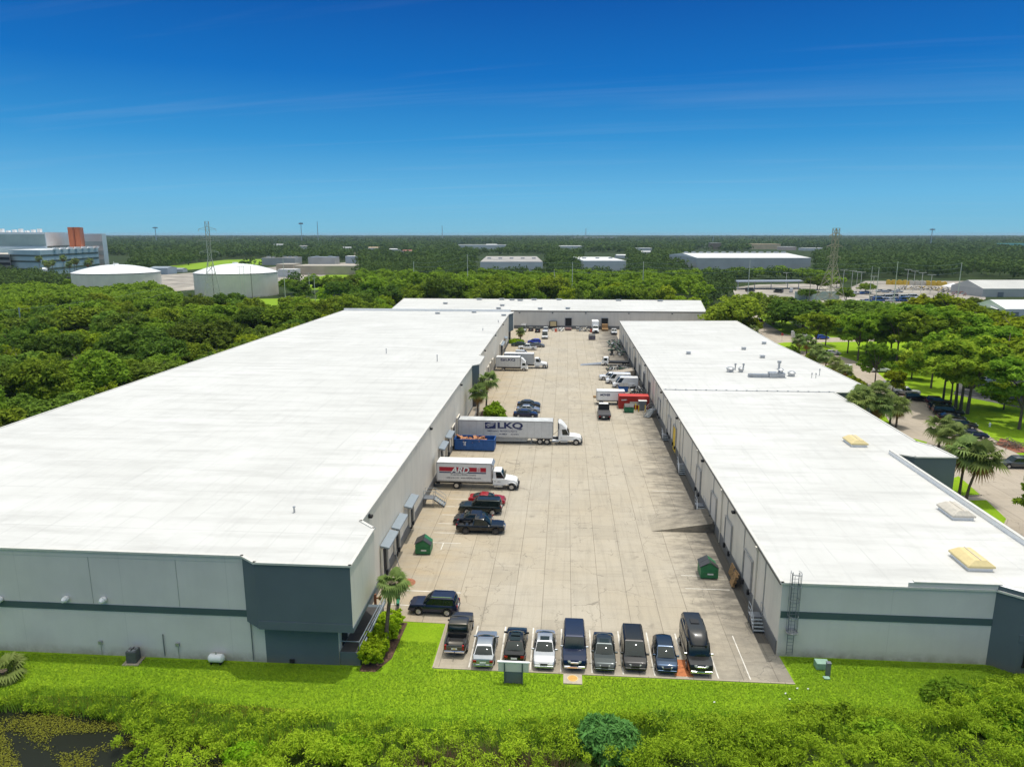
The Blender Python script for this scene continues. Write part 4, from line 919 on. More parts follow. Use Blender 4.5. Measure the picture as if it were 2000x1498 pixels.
# ---- trucks
def wheels(t, xs, R, W_, dual=(), rim=None):
    for wx in xs:
        for s in (-1, 1):
            w = .5 if wx in dual else .26
            b = B(); b.tube((0, -w/2, 0), (0, w/2, 0), R, 20); wo = b.obj('wheel', M['tyre'], t, 40, loc=(wx, s*(W_-w/2), R))
            b = B(); b.tube((0, s*(w/2-.02), 0), (0, s*(w/2+.015), 0), R*.58, 16); b.tube((0, s*(w/2+.015), 0), (0, s*(w/2+.05), 0), R*.2, 10); b.obj('rim', rim or M['rim'], wo)
def cargo_box(t, x0, x1, z0, z1, W_, m, rooft=None, ribs=0):
    b = B(); b.box(((x0+x1)/2, 0, (z0+z1)/2), (x1-x0, 2*W_, z1-z0)); c = b.obj('cargo_box', m, t)
    b = B(); b.box(((x0+x1)/2, 0, z1+.015), (x1-x0-.1, 2*W_-.1, .04)); b.obj('roof', rooft or M['white'], c)
    b = B()
    for s in (-1, 1):
        b.box(((x0+x1)/2, s*(W_+.0), z1-.06), (x1-x0+.02, .05, .14)); b.box(((x0+x1)/2, s*(W_+.0), z0+.05), (x1-x0+.02, .05, .16))
        for x in (x0, x1): b.box((x, s*W_, (z0+z1)/2), (.12, .06, z1-z0-.02))
    b.obj('rail', M['galv'], c)
    if ribs:
        b = B()
        for s in (-1, 1):
            for x in np.linspace(x0+.6, x1-.6, ribs): b.box((x, s*(W_+.003), (z0+z1)/2), (.035, .02, z1-z0-.35))
        b.obj('rivet_seam', M['galv'], c)
    b = B(); b.box((x0-.01, 0, (z0+z1)/2), (.04, 2*W_-.3, z1-z0-.3)); b.obj('rear_door', M['galv'], c)
    return c
def hood_cab(t, x, W_=1.15, zc=2.55, m=None, hood=1.75, door_x=.0, fair=None):
    """conventional cab: back wall at x, hood towards +x"""
    m = m or M['white']
    b = B(); secs = []
    for dx, w, z0, z1 in ((0, 1.0, .75, 1.75), (1.55, 1.0, .75, 1.75), (1.7, .93, .8, 1.72), (1.7+hood*.6, .86, .8, 1.58), (1.7+hood*.9, .80, .75, 1.42), (1.7+hood, .70, .62, 1.15)):
        w *= W_; secs.append([(x+dx, -w, z0), (x+dx, -w, z1-.15), (x+dx, -w*.8, z1), (x+dx, w*.8, z1), (x+dx, w, z1-.15), (x+dx, w, z0)])
    loft(b, secs, 0); b.obj('hood', m, t, 35)
    b = B(); secs = []
    K = dict(W=2*W_, gh=(x+.02, x+.06, x+1.15, x+1.72, 1.6, zc)); cabin_shell(b, K); b.obj('cab', m, t, 30)
    for nm, (P, th) in panes(K, .25):
        if nm == 'rear_window': continue
        glass_obj(nm, P, th, t)
    for s in (-1, 1):
        b = B(); xa = x+1.75+hood*.52; pts = []
        for a in np.linspace(0, PI, 9): pts.append((xa+.72*math.cos(a), .52+.66*math.sin(a)))
        n = len(pts); b.add([(p, s*W_*.62, q) for p, q in pts]+[(p, s*W_*1.04, q) for p, q in pts], [(i, i+1, n+i+1, n+i) for i in range(n-1)])
        b.obj('fender', m, t, 40)
        b = B(); b.box((x+1.7+hood-.12, s*W_*.68, 1.0), (.2, .34, .22)); b.obj('headlight', M['lens_clear'], t)
        b = B(); b.box((x+1.6, s*(W_+.22), 1.95), (.1, .22, .42)); b.tube((x+1.5, s*W_*.9, 1.8), (x+1.6, s*(W_+.2), 1.9), .025, 5); b.obj('mirror', M['chassis'], t)
        b = B(); b.box((x+.8, s*W_*.96, .62), (1.2, .35, .3)); b.obj('step', M['galv'], t)
        b = B(); b.box((x+.3, s*(W_*1.0), 1.25), (.16, .03, .05)); b.obj('door_handle', M['chassis'], t)
    b = B(); b.box((x+1.7+hood, 0, .98), (.08, W_*.9, .5)); b.obj('grille', M['chassis'], t)
    b = B(); b.box((x+1.7+hood+.05, 0, .55), (.25, W_*1.95, .34)); b.obj('bumper', M['chassis'], t, bevel=.05)
def chassis(t, x0, x1, z=.75):
    b = B()
    for s in (-1, 1): b.box(((x0+x1)/2, s*.42, z), (x1-x0, .12, .26))
    for x in np.arange(x0+.3, x1, 1.2): b.box((x, 0, z), (.12, .8, .18))
    b.obj('frame', M['chassis'], t)
navy = ink('navy', (.012, .022, .10)); redk = ink('red', (.42, .012, .03)); greyk = ink('grey', (.12, .12, .14)); whitek = ink('white', (.8, .8, .8))
SD = (PI/2, 0, 0)                                           # lettering on the side that faces -y
def lkq(c, x, z, W_, h):
    """globe block and letters, h letter height"""
    y = -W_-.012
    b = B(); b.box((x-h*2.95, y, z), (h*1.75, .012, h)); lg = b.obj('logo', navy, c)
    b = B()
    for k, (a, r) in enumerate(((.12, .62), (-.04, .50), (-.20, .36))):
        pts = [(x-h*2.95+r*h*1.2*math.cos(q), y-.012, z+a*h+r*h*.32*math.sin(q)+.14*h*math.cos(q)) for q in np.linspace(.3, 2.9, 9)]; b.path(pts, .04*h, 5)
    b.obj('logo_globe', whitek, lg)
    o = text('lettering', 'LKQ', h*1.36, navy, c, (x+h*.25, y, z), SD, 0, .004, .05*h); xs = [v.co.x for v in o.data.vertices]; o.scale.x = 4.1*h/(max(xs)-min(xs))
# box truck ARD
t = thing('box_truck', 'white box truck with red and blue stripe lettering parked at the left wall', 'box truck', (-11.75, 94.9, 0), -.015)
W_ = 1.24; cb = cargo_box(t, -5.75, 1.95, 1.15, 3.85, W_, mat('truck_box_white', (.70, .70, .69), .4, 0, .04))
hood_cab(t, 2.12, 1.1, 2.75); chassis(t, -5.6, 5.2); wheels(t, (-3.0,), .5, W_-.02, (-3.0,)); wheels(t, (4.75,), .5, 1.18)
b = B(); b.add([(1.95, -W_, 3.85), (1.95, W_, 3.85), (2.25, W_*.9, 3.5), (2.25, -W_*.9, 3.5), (1.95, -W_, 3.2), (1.95, W_, 3.2)], [(0,3,2,1), (3,4,5,2), (0,4,3), (1,2,5), (4,0,1,5)]); b.obj('nose_cone', M['galv'], cb)
y = -W_-.008
b = B(); b.box((-2.1, y, 2.92), (6.6, .008, .62)); b.obj('red_band', redk, cb)
b = B(); b.box((-2.1, y, 2.44), (6.6, .008, .16)); b.obj('blue_band', navy, cb)
text('lettering', 'ARD', 1.22, greyk, cb, (-2.46, y-.008, 2.74), SD, .28, .003, .075)
text('lettering', 'ARD', 1.22, whitek, cb, (-2.5, y-.016, 2.78), SD, .28, .003, .03)
b = B()
for k in range(4): b.box((.15, y-.012, 2.68+.17*k), (.34 if k % 2 else .46, .01, .07))
b.box((-.05, y-.012, 2.92), (.06, .01, .6)); b.box((.36, y-.012, 2.92), (.06, .01, .6)); b.obj('emblem', whitek, cb)
text('lettering', 'A Laboratory Business Company', .27, greyk, cb, (-2.0, y, 2.13), SD, .15, .003, .006)
text('lettering', '1-800-610-1151', .30, greyk, cb, (-3.55, y, 1.66), SD, 0, .003, .008)
text('lettering', 'www.ARDfoodie.com', .32, greyk, cb, (-.95, y, 1.68), SD, .15, .003, .008)
b = B(); b.box((-5.7, 0, .75), (.5, 1.8, .35)); b.box((-6.15, 0, .7), (.5, 1.6, .1)); b.obj('lift_gate', M['chassis'], t)
text('lettering', 'ARD', .26, greyk, t, (2.95, -1.105, 1.22), SD, .2)
# semi trailer and tractor
t = thing('semi_trailer', 'long white semi trailer with big blue lettering backed to the left wall', 'trailer', (-9.75, 117.4, 0), -.008)
W_ = 1.28; tm = mat('trailer_white', (.60, .605, .61), .4, .1, .06, 1.5)
cb = cargo_box(t, -8.05, 8.05, 1.12, 4.05, W_, tm, mat('trailer_roof', (.50, .51, .51), .6, 0, .18, .7), 13)
lkq(cb, .55, 3.2, W_, 1.05)
b = B(); b.box((-.55, -W_-.008, 2.52), (6.1, .008, .03)); b.obj('rule', navy, cb)
text('lettering', 'OEM Recycled  |  Aftermarket as Business', .30, navy, cb, (-.55, -W_-.008, 2.24), SD, 0, .003, .008)
text('lettering', 'you NEED it', .26, navy, cb, (-.4, -W_-.008, 1.72), SD, .2, .003, .012); text('lettering', 'you HAVE it', .26, navy, cb, (1.6, -W_-.008, 1.72), SD, .2, .003, .012)
for s in (-1, 1):
    b = B(); b.add([(-4.6, s*W_*.97, 1.12), (4.0, s*W_*.97, 1.12), (3.6, s*W_*.97, .5), (-4.2, s*W_*.97, .35), (-4.6, s*W_*.93, 1.12), (4.0, s*W_*.93, 1.12), (3.6, s*W_*.93, .5), (-4.2, s*W_*.93, .35)], [(0,3,2,1),(4,5,6,7),(0,1,5,4),(1,2,6,5),(2,3,7,6),(3,0,4,7)]); b.obj('side_skirt', mat('skirt_grey', (.33, .34, .345), .5), t)
    b = B(); b.box((4.4, s*.8, .6), (.14, .14, 1.1)); b.box((4.4, s*.8, .06), (.4, .4, .08)); b.obj('landing_leg', M['galv'], t)
wheels(t, (-6.6, -5.4), .5, 1.27, (-6.6, -5.4)); chassis(t, -7.8, -4.4, .95)
t = thing('semi_tractor', 'white semi tractor coupled in front of the long blue lettered trailer', 'tractor', (-1.7, 117.35, 0), -.008)
hood_cab(t, 1.15, 1.14, 2.9, None, 2.05); chassis(t, -2.9, 3.6, .85); wheels(t, (-2.15, -.95), .51, 1.26, (-2.15, -.95)); wheels(t, (4.0,), .51, 1.2)
b = B(); secs = []
for x, w, z1 in ((.95, 1.12, 3.95), (1.35, 1.12, 3.98), (1.9, 1.05, 3.5), (2.35, .98, 2.95), (2.42, .95, 2.88)):
    secs.append([(x, -w, 2.7), (x, -w, z1-.25), (x, -w*.8, z1), (x, w*.8, z1), (x, w, z1-.25), (x, w, 2.7)])
loft(b, secs, 0); b.obj('roof_fairing', M['white'], t, 35)
b = B(); b.box((1.05, 0, 2.2), (.2, 2.24, 3.2)); b.obj('cab_back', M['white'], t)
for s in (-1, 1):
    b = B(); b.box((.93, s*1.12, 2.4), (.12, .08, 3.1)); b.obj('cab_extender', M['chassis'], t)
    b = B(); b.tube((-.1, s*.98, .62), (1.1, s*.98, .62), .32, 14); b.obj('fuel_tank', M['galv'], t, 40)
b = B(); b.box((-1.55, 0, 1.05), (.9, .9, .1)); b.obj('fifth_wheel', M['chassis'], t)
b = B(); b.path([(.9, .2, 2.2), (.3, .15, 1.6), (-.1, .1, 1.3)], .03, 5); b.obj('air_hose', M['dark'], t)
# LKQ box trucks
t = thing('box_truck', 'grey sided box truck with conventional cab behind the cab over truck', 'box truck', (-9.6, 187.2, 0), 0, 'blue lettered box trucks')
cb = cargo_box(t, -6.3, 1.6, 1.15, 3.95, 1.25, mat('grey_box', (.42, .43, .43), .45, .1, .05), None, 7); hood_cab(t, 1.75, 1.12, 2.75); chassis(t, -6, 5); wheels(t, (-3.6,), .5, 1.23, (-3.6,)); wheels(t, (4.45,), .5, 1.18)
lkq(cb, -3.9, 3.3, 1.25, .6)
t = thing('box_truck', 'white cab over box truck with small blue lettering near the planting bed', 'box truck', (-13.4, 183.3, 0), 0, 'blue lettered box trucks')
cb = cargo_box(t, -4.3, 2.0, 1.05, 3.65, 1.22, mat('truck_box_pale', (.56, .57, .57), .4, 0, .04), None, 7); chassis(t, -4.2, 3.6, .7); wheels(t, (-2.4,), .44, 1.2, (-2.4,)); wheels(t, (3.0,), .44, 1.1)
lkq(cb, -.7, 2.95, 1.22, .62)
def cabover(t, x, m=None, W_=1.05, zc=2.5, fair=True):
    m = m or M['white']; b = B(); secs = []
    for dx, z1 in ((0, zc), (.9, zc), (1.25, zc-.12), (1.62, 1.45), (1.72, .9), (1.70, .55)):
        secs.append([(x+dx, -W_, .55 if dx < 1.71 else .5), (x+dx, -W_, max(z1-.25, .6)), (x+dx, -W_*.85, max(z1, .62)), (x+dx, W_*.85, max(z1, .62)), (x+dx, W_, max(z1-.25, .6)), (x+dx, W_, .55 if dx < 1.71 else .5)])
    loft(b, secs, 0); b.obj('cab', m, t, 35)
    P, th = pane([(x+1.64, -W_*.95, 1.45), (x+1.64, W_*.95, 1.45), (x+1.27, W_*.9, zc-.14), (x+1.27, -W_*.9, zc-.14)], .92, .9, .02); b = B(); b.slab(P, th); b.obj('windshield', M['glass'], t)
    for s in (-1, 1):
        b = B(); b.box((x+.78, s*(W_+.005), 1.78), (.85, .03, .68)); b.obj('side_window', M['glass'], t)
        b = B(); b.box((x+1.68, s*W_*.7, .85), (.1, .35, .2)); b.obj('headlight', M['lens_clear'], t)
        b = B(); b.box((x+1.45, s*(W_+.2), 1.85), (.1, .2, .4)); b.obj('mirror', M['chassis'], t)
    b = B(); b.box((x+1.74, 0, .55), (.16, 2*W_, .26)); b.obj('bumper', m, t, bevel=.04)
    if fair:
        b = B(); secs = []
        for dx, z1 in ((.1, zc+.95), (.35, zc+.9), (.9, zc+.35), (1.15, zc+.05)):
            secs.append([(x+dx, -W_*.95, zc-.05), (x+dx, -W_*.9, z1-.1), (x+dx, -W_*.6, z1), (x+dx, W_*.6, z1), (x+dx, W_*.9, z1-.1), (x+dx, W_*.95, zc-.05)])
        loft(b, secs, 0); b.obj('roof_fairing', m, t, 35)
cabover(t, 2.2)
# far white box truck at the back wall
t = thing('box_truck', 'white box truck parked nose out at the far warehouse wall', 'box truck', (11.3, 261.5, 0), DN, 'vehicles along the far warehouse wall')
cb = cargo_box(t, -4.0, 2.4, 1.1, 3.9, 1.22, M['white']); hood_cab(t, 2.5, 1.08, 2.6); chassis(t, -3.9, 5.4); wheels(t, (-2,), .48, 1.2, (-2,)); wheels(t, (5.0,), .48, 1.14)
# white box truck beside the container
t = thing('box_truck', 'white box truck half hidden behind the red container', 'box truck', (9.9, 146.9, 0), LF)
cb = cargo_box(t, -2.9, 2.9, .95, 2.95, 1.15, M['white']); chassis(t, -2.8, 2.8); wheels(t, (-1.8, 1.9), .42, 1.12, (-1.8, 1.9))
text('lettering', 'MOVER', .62, navy, cb, (1.2, 1.165, 2.15), (PI/2, 0, PI), .2, .003, .02)
# red container with label
t = thing('shipping_container', 'red shipping container standing against the right wall', 'container', (14.45, 143.9, 0), 0)
b = B(); b.box((0, 0, 1.35), (6.1, 2.44, 2.5))
for x in np.arange(-2.9, 2.95, .28): b.box((x, -1.235, 1.35), (.14, .04, 2.2))
rm_ = mat('container_red', (.38, .022, .014), .5, 0, .12, 1.2); b.obj('shell', rm_, t)
b = B()
for s in (-1, 1):
    for x in (-3.02, 3.02): b.box((x, s*1.2, 1.32), (.14, .14, 2.64))
    for z in (.1, 2.6): b.box((0, s*1.2, z), (6.1, .12, .16))
b.obj('frame', rm_, t)
b = B(); b.box((0, 0, 2.63), (6.0, 2.3, .03)); b.obj('roof', mat('container_roof', (.55, .05, .03), .5, 0, .1), t)
b = B(); b.box((.4, -1.27, 1.2), (2.5, .02, .75)); b.obj('sign_panel', M['cream'], t)
text('lettering', 'mobile', .42, whitek, t, (-2.0, -1.272, 1.9), SD, 0, .004, .015)
# flatbed truck seen from behind
t = thing('flatbed_truck', 'black flatbed truck seen from behind near the red container', 'truck', (8.0, 136.6, 0), UP)
b = B(); b.box((-1.6, 0, 1.05), (4.2, 2.4, .14)); b.box((-3.68, 0, .95), (.12, 2.4, .34)); b.obj('deck', mat('flatbed_deck', (.055, .052, .055), .7, 0, .25, 2), t)
b = B(); b.box((.5, 0, 1.7), (.1, 2.2, 1.2)); b.obj('headboard', M['chassis'], t)
hood_cab(t, .7, 1.02, 2.3, M['white'], 1.2); chassis(t, -3.6, 2.5); wheels(t, (-2.4,), .42, 1.12, (-2.4,)); wheels(t, (3.1,), .42, 1.05)
for s in (-1, 1):
    b = B(); b.box((-3.76, s*.95, .8), (.06, .3, .14)); b.obj('tail_light', M['lens_red'], t)
b = B(); b.box((-3.76, .2, .72), (.04, .4, .22)); b.obj('number_plate', M['white'], t)
# cabover with long flat deck on the right
t = thing('flatbed_truck', 'white cab over truck with long black deck backed to the right wall', 'truck', (14.2, 192.5, 0), LF)
b = B(); b.box((-1.0, 0, 1.05), (5.6, 2.2, .16)); b.obj('deck', M['chassis'], t); b = B(); b.box((1.9, 0, 1.8), (.08, 2.0, 1.3)); b.obj('headboard', M['chassis'], t)
cabover(t, 2.1, None, 1.02, 2.3, False); chassis(t, -3.6, 3.6, .7); wheels(t, (-2.2,), .42, 1.1, (-2.2,)); wheels(t, (2.9,), .42, 1.02)
b = B(); b.add([(4.6, 191.4, .02), (4.6, 193.6, .02), (10.2, 191.6, .55), (10.2, 193.8, .55), (4.6, 191.4, .0), (4.6, 193.6, .0), (10.2, 191.6, .0), (10.2, 193.8, .0)], [(0,2,3,1),(0,1,5,4),(1,3,7,5),(3,2,6,7),(2,0,4,6)])
tag(b.obj('loading_ramp', M['galv']), 'grey metal loading ramp lying in front of the cab over flatbed', 'ramp')
# roll-off skip
t = thing('roll_off_container', 'blue open roll off container with debris beside the long blue lettered trailer', 'skip', (-14.5, 112.9, 0), -.02)
blue = mat('skip_blue', (.010, .085, .30), .5, 0, .2, 1.5); W_ = 1.22
b = B()
for s in (-1, 1): b.box((0, s*W_, 1.05), (6.6, .08, 1.75))
for x in (-3.27, 3.27): b.box((x, 0, 1.05), (.08, 2*W_, 1.75))
b.box((0, 0, .25), (6.6, 2*W_, .12)); b.obj('shell', blue, t)
b = B()
for s in (-1, 1):
    for x in (-1.65, 0, 1.65, -3.2, 3.2): b.box((x, s*(W_+.06), 1.0), (.1, .07, 1.6))
    b.box((0, s*(W_+.05), 1.93), (6.7, .14, .12))
for x in (-3.3, 3.3): b.box((x, 0, 1.93), (.14, 2*W_, .12))
b.obj('rib', blue, t)
b = B(); b.box((-1.6, -W_-.06, 1.15), (.3, .02, .5)); b.box((-1.6, -W_-.06, 1.5), (.55, .02, .12)); b.obj('emblem', whitek, t)
b = B(); r0 = random.Random(3)
for i in range(60): b.box((r0.uniform(-3, 1.9), r0.uniform(-1, 1), r0.uniform(1.2, 1.95)), (r0.uniform(.2, .9), r0.uniform(.2, .6), r0.uniform(.04, .3)), 0, r0.uniform(0, 3), r0.uniform(-.6, .6))
b.obj('debris', mat('cardboard_debris', (.42, .20, .10), .9, 0, .3, 2), t)
b = B(); b.box((0, 0, .12), (6.4, 1.4, .14)); b.obj('skid_rail', M['chassis'], t)
# scrap metal and crates along the right wall and far wall
def scrap(label, x, y, n, sx, sy, h, mats, seed, cat='scrap pile', name='scrap_pile'):
    r0 = random.Random(seed); b = B()
    for i in range(n):
        mi = r0.randrange(len(mats)); b.box((r0.uniform(-sx, sx), r0.uniform(-sy, sy), r0.uniform(.1, h)), (r0.uniform(.2, 1.8), r0.uniform(.08, .5), r0.uniform(.05, .5)), mi, r0.uniform(0, 3.1), r0.uniform(-.7, .7))
    b.tube((-sx*.6, -sy, .1), (sx*.6, sy, h), .05, 6, 0); return tag(b.obj(name, mats, loc=(x, y, 0)), label, cat)
dg = mat('scrap_green', (.04, .10, .06), .6, 0, .3, 2); gm = mat('scrap_grey', (.16, .165, .17), .6, .3, .3, 2)
scrap('grey and green scrap metal heap near the far end of the right wall', 15.8, 226, 40, 1.8, 3.2, 1.8, [gm, dg, M['galv']], 1)
scrap('dark green bin and scrap heap beyond the cab over flatbed', 15.4, 210, 40, 1.8, 4.0, 2.0, [gm, dg, M['chassis']], 2)
scrap('scattered grey metal parts between flatbed and white vans', 14.2, 184, 46, 3.2, 2.6, 1.1, [gm, dg, M['galv'], M['chassis']], 3)
scrap('dark metal frames and pipes by the wall behind the blue dumpster', 16.4, 156.5, 30, 1.2, 2.0, 1.6, [gm, M['galv'], M['chassis']], 4)
scrap('low pile of pale boards behind the red container', 13.5, 151.6, 22, 3.5, .8, .5, [M['galv'], M['wood'], M['cream']], 5)
b = B(); b.add([(9.9, 176.0, .4), (9.9, 180.2, .2), (17.9, 178.5, 1.3), (17.9, 182.5, 1.3), (9.9, 176.0, 0), (9.9, 180.2, 0), (17.9, 178.5, 0), (17.9, 182.5, 0)], [(0,2,3,1),(0,1,5,4),(1,3,7,5),(3,2,6,7),(2,0,4,6)])
tag(b.obj('loading_ramp', M['lotpave']), 'pale concrete ramp beside the white vans at the right wall', 'ramp')
scrap('white bags and barrels between the wooden bay and first dock door', -2.2, 262, 34, 2.4, 1.4, 1.0, [M['white'], M['galv'], M['white_wall']], 6, 'bags', 'bag_pile')
scrap('grey pallets and crates between the two dark dock doors', 7.0, 262, 40, 2.4, 1.4, 1.4, [M['galv'], gm, M['white_wall']], 7, 'crates', 'crate_pile')
t = thing('wooden_bay', 'dark framed loading bay with pale wooden panel at the far wall', 'bay', (-4.3+.1, 267.2, 0)); b = B(); b.box((0, 0, 1.5), (2.9, .5, 3.0)); b.obj('frame', M['chassis'], t); b = B(); b.box((0, -.3, 2.0), (2.3, .1, 1.7)); b.obj('panel', mat('plywood', (.55, .44, .24), .7), t)
for i, (x, lab) in enumerate(((1.5, 'reddish striped dock ramp below the first dark dock door'), (15.1, 'brown timber stack below the second dark dock door'))):
    b = B()
    for k in range(6): b.box((x-1.0+k*.4, 264.6, .75-.0), (.28, 4.4, .08), 0, 0, 0)
    b.box((x, 264.8, .3), (2.3, 4.2, .6)); 
    if i: b.box((x, 266, 1.4), (2.2, 1.4, 1.6))
    tag(b.obj('dock_ramp' if not i else 'timber_stack', [mat('ramp_rust', (.20, .12, .11), .7, 0, .3, 2) if not i else M['wood']]), lab, 'ramp' if not i else 'timber')
for i, x in enumerate((-3.1, 9.8)):
    b = B(); b.box((0, 0, .6), (.7, .3, 1.1)); b.box((0, 0, .12), (1.0, .5, .2)); tag(b.obj('safety_barrier', mat('barrier_orange', (.62, .12, .07), .6), loc=(x, 259.2, 0)), ('orange barrier left of the white bags', 'orange barrier beside the far white box truck')[i], 'barrier', 'orange barriers')

# ---- east car park, each car small in the picture
ep = 'cars in the east car park'
def lotcar(kind, px, py, rz, paint, label, cat='car', metal=.3, z0=.6):
    x, y = G(px, py, z0); vehicle(kind, label, cat, x, y, rz, paint, group=ep, simple=True, metal=metal)
blk = (.008, .008, .009)
AZ_ = -.25
lotcar('suv', 1833, 785, AZ_, (.05, .01, .015), 'dark maroon SUV at the far end of the dark parked row', 'SUV')
lotcar('suv', 1838, 797, AZ_, blk, 'black SUV second in the dark parked row under pines', 'SUV')
lotcar('bigsuv', 1851, 805, AZ_, blk, 'large black SUV third in the dark parked row', 'SUV')
lotcar('sedan', 1858, 815, AZ_, (.012, .012, .016), 'black sedan fourth in the dark parked row', 'car')
lotcar('sedan', 1866, 823, AZ_, blk, 'black sedan fifth in the dark parked row', 'car')
lotcar('suv', 1880, 830, AZ_, blk, 'shiny black SUV next to the navy sedan in the row', 'SUV')
lotcar('sedan', 1878, 846, AZ_, (.10, .11, .13), 'grey sedan mostly hidden by the navy sedan', 'car')
lotcar('sedan', 1900, 848, AZ_, (.006, .014, .055), 'navy sedan nearest the mulch pile in the dark row', 'car')
lotcar('suv', 1982, 905, LF, (.07, .075, .08), 'grey SUV driving in at the right edge of the car park', 'SUV')
lotcar('suv', 1790, 777, AZ_, blk, 'black SUV beside the silver pickup in the car park', 'SUV')
lotcar('pickup', 1768, 766, AZ_, (.55, .56, .57), 'silver pickup with cap beside the black SUV', 'pickup truck')
lotcar('cargovan', 1655, 727, 1.2, (.72, .72, .72), 'white van half hidden behind palms at the white roof edge', 'van', 0)
lotcar('sedan', 1625, 689, .0, (.62, .62, .62), 'white sedan parked alone by the grass and pines', 'car', 0)
lotcar('suv', 1485, 629, DN, (.42, .01, .03), 'red car on the lane beside the big tree', 'car')
lotcar('hatchback', 1606, 659, .1, (.01, .06, .45), 'bright blue car on the side road behind pines', 'car')
lotcar('cargovan', 1562, 657, .3, (.6, .6, .6), 'grey white van on the side road behind pines', 'van', 0)
lotcar('compactvan', 1735, 755, .3, (.7, .7, .7), 'white van beyond the young pine in the car park', 'van', 0)
lotcar('sedan', 1720, 722, 0, (.6, .6, .62), 'white car parked beneath the pine crowns', 'car', 0)
for i, (px, py, c, lab) in enumerate(((1900, 752, (.02, .02, .025), 'black car under the trees in the second car park'), (1915, 748, (.35, .37, .4), 'silver car under the trees in the second car park'), (1927, 742, (.5, .5, .5), 'pale silver car behind the tree trunk in the second car park'), (1918, 733, (.65, .65, .65), 'white car at the back of the second car park'), (1937, 728, (.1, .12, .16), 'blue grey car at the back right of the second car park'))):
    lotcar('sedan', px, py, .5, c, lab)
t = thing('fire_hydrant', 'small white hydrant on the grass beyond the curb', 'hydrant', (*G(1933, 833), 0)); b = B(); b.tube((0, 0, 0), (0, 0, .6), .14, 10); b.tube((0, 0, .6), (0, 0, .78), .16, 10, 0, .06); b.tube((-.25, 0, .45), (.25, 0, .45), .08, 8); b.obj('barrel', M['white'], t); b = B(); b.tube((0, 0, -.02), (0, 0, .05), .2, 10); b.obj('flange', M['white'], t)
t = thing('stop_sign', 'small red stop sign on a post by the side road', 'sign', (*G(1527, 666), 0)); b = B(); b.tube((0, 0, 0), (0, 0, 2.2), .05, 6); b.obj('post', M['galv'], t)
b = B(); b.tube((0, -.05, 2.2), (0, -.08, 2.2), .45, 8); b.obj('face', redk, t); text('lettering', 'STOP', .26, whitek, t, (0, -.085, 2.2), SD)
t = thing('pickup_crane_sign', 'black and white notice board on a post beside the white van', 'sign', (*G(1658, 735), 0)); t.name = 'notice_board'; b = B(); b.box((0, 0, 1.8), (1.2, .1, 1.6)); b.obj('board', M['chassis'], t); b = B(); b.box((0, -.06, 1.5), (.9, .03, .5)); b.obj('panel', M['white'], t); b = B(); b.box((0, .1, .6), (.1, .1, 1.4)); b.obj('post', M['galv'], t)
sheet('mulch_patch', [G(1945, 868), G(1955, 855), G(1990, 868), G(2020, 884), G(1985, 884)], .02, M['redmulch'])
sheet('mulch_patch', [G(1812, 782), G(1822, 774), G(1836, 780), G(1826, 788)], .02, M['redmulch'])
# ================================================================ VEGETATION
def mesh_np(name, V, nper, m, tone=None, smooth=False):
    """V: (K, nper, 3) separate faces"""
    K = len(V); me = bpy.data.meshes.new(name)
    me.vertices.add(K*nper); me.vertices.foreach_set('co', V.reshape(-1).astype(np.float32))
    me.loops.add(K*nper); me.loops.foreach_set('vertex_index', np.arange(K*nper, dtype=np.int32))
    me.polygons.add(K); me.polygons.foreach_set('loop_start', np.arange(0, K*nper, nper, dtype=np.int32))
    try: me.polygons.foreach_set('loop_total', np.full(K, nper, dtype=np.int32))
    except Exception: pass
    if tone is not None:
        a = me.attributes.new('tone', 'FLOAT', 'FACE'); a.data.foreach_set('value', tone.astype(np.float32))
    me.materials.append(m); me.update(calc_edges=True); return me
def unit(v): return v/np.maximum(np.linalg.norm(v, axis=-1, keepdims=True), 1e-9)
def leaves(C, Rd, n, size, flat=1.0, upb=.25, asp=1.6, r=rng, tone=None, outw=.9, droop=0, jit=.3):
    """C (K,3) clump centres, Rd (K,) radii; n leaf sprays per clump -> quads (K*n,4,3), tone (K*n,)"""
    K = len(C); d = unit(r.normal(size=(K, n, 3))); d[..., 2] = d[..., 2]*.9+upb*np.abs(d[..., 2]); d = unit(d)
    rad = Rd[:, None, None]*(.45+.6*r.random((K, n, 1)))
    P = C[:, None, :]+d*rad*np.array([1, 1, flat])
    nrm = unit(d*outw+r.normal(size=(K, n, 3))*.55+np.array([0, 0, .35])); t1 = unit(np.cross(nrm, r.normal(size=(K, n, 3)))); t2 = np.cross(nrm, t1)
    s = size*(.6+.8*r.random((K, n, 1))); a = t1*s*asp*.5; b_ = t2*s*.5
    if droop: a = unit(a+np.array([0, 0, -droop])*s)*np.linalg.norm(a, axis=-1, keepdims=True)
    q = np.stack([P-a, P+b_*.9-a*.1, P+a, P-b_*.9-a*.1], axis=2).reshape(-1, 4, 3)
    tn = (r.random(K) if tone is None else tone)[:, None]*(1-jit)+jit*r.random((K, n)); return q, tn.reshape(-1)
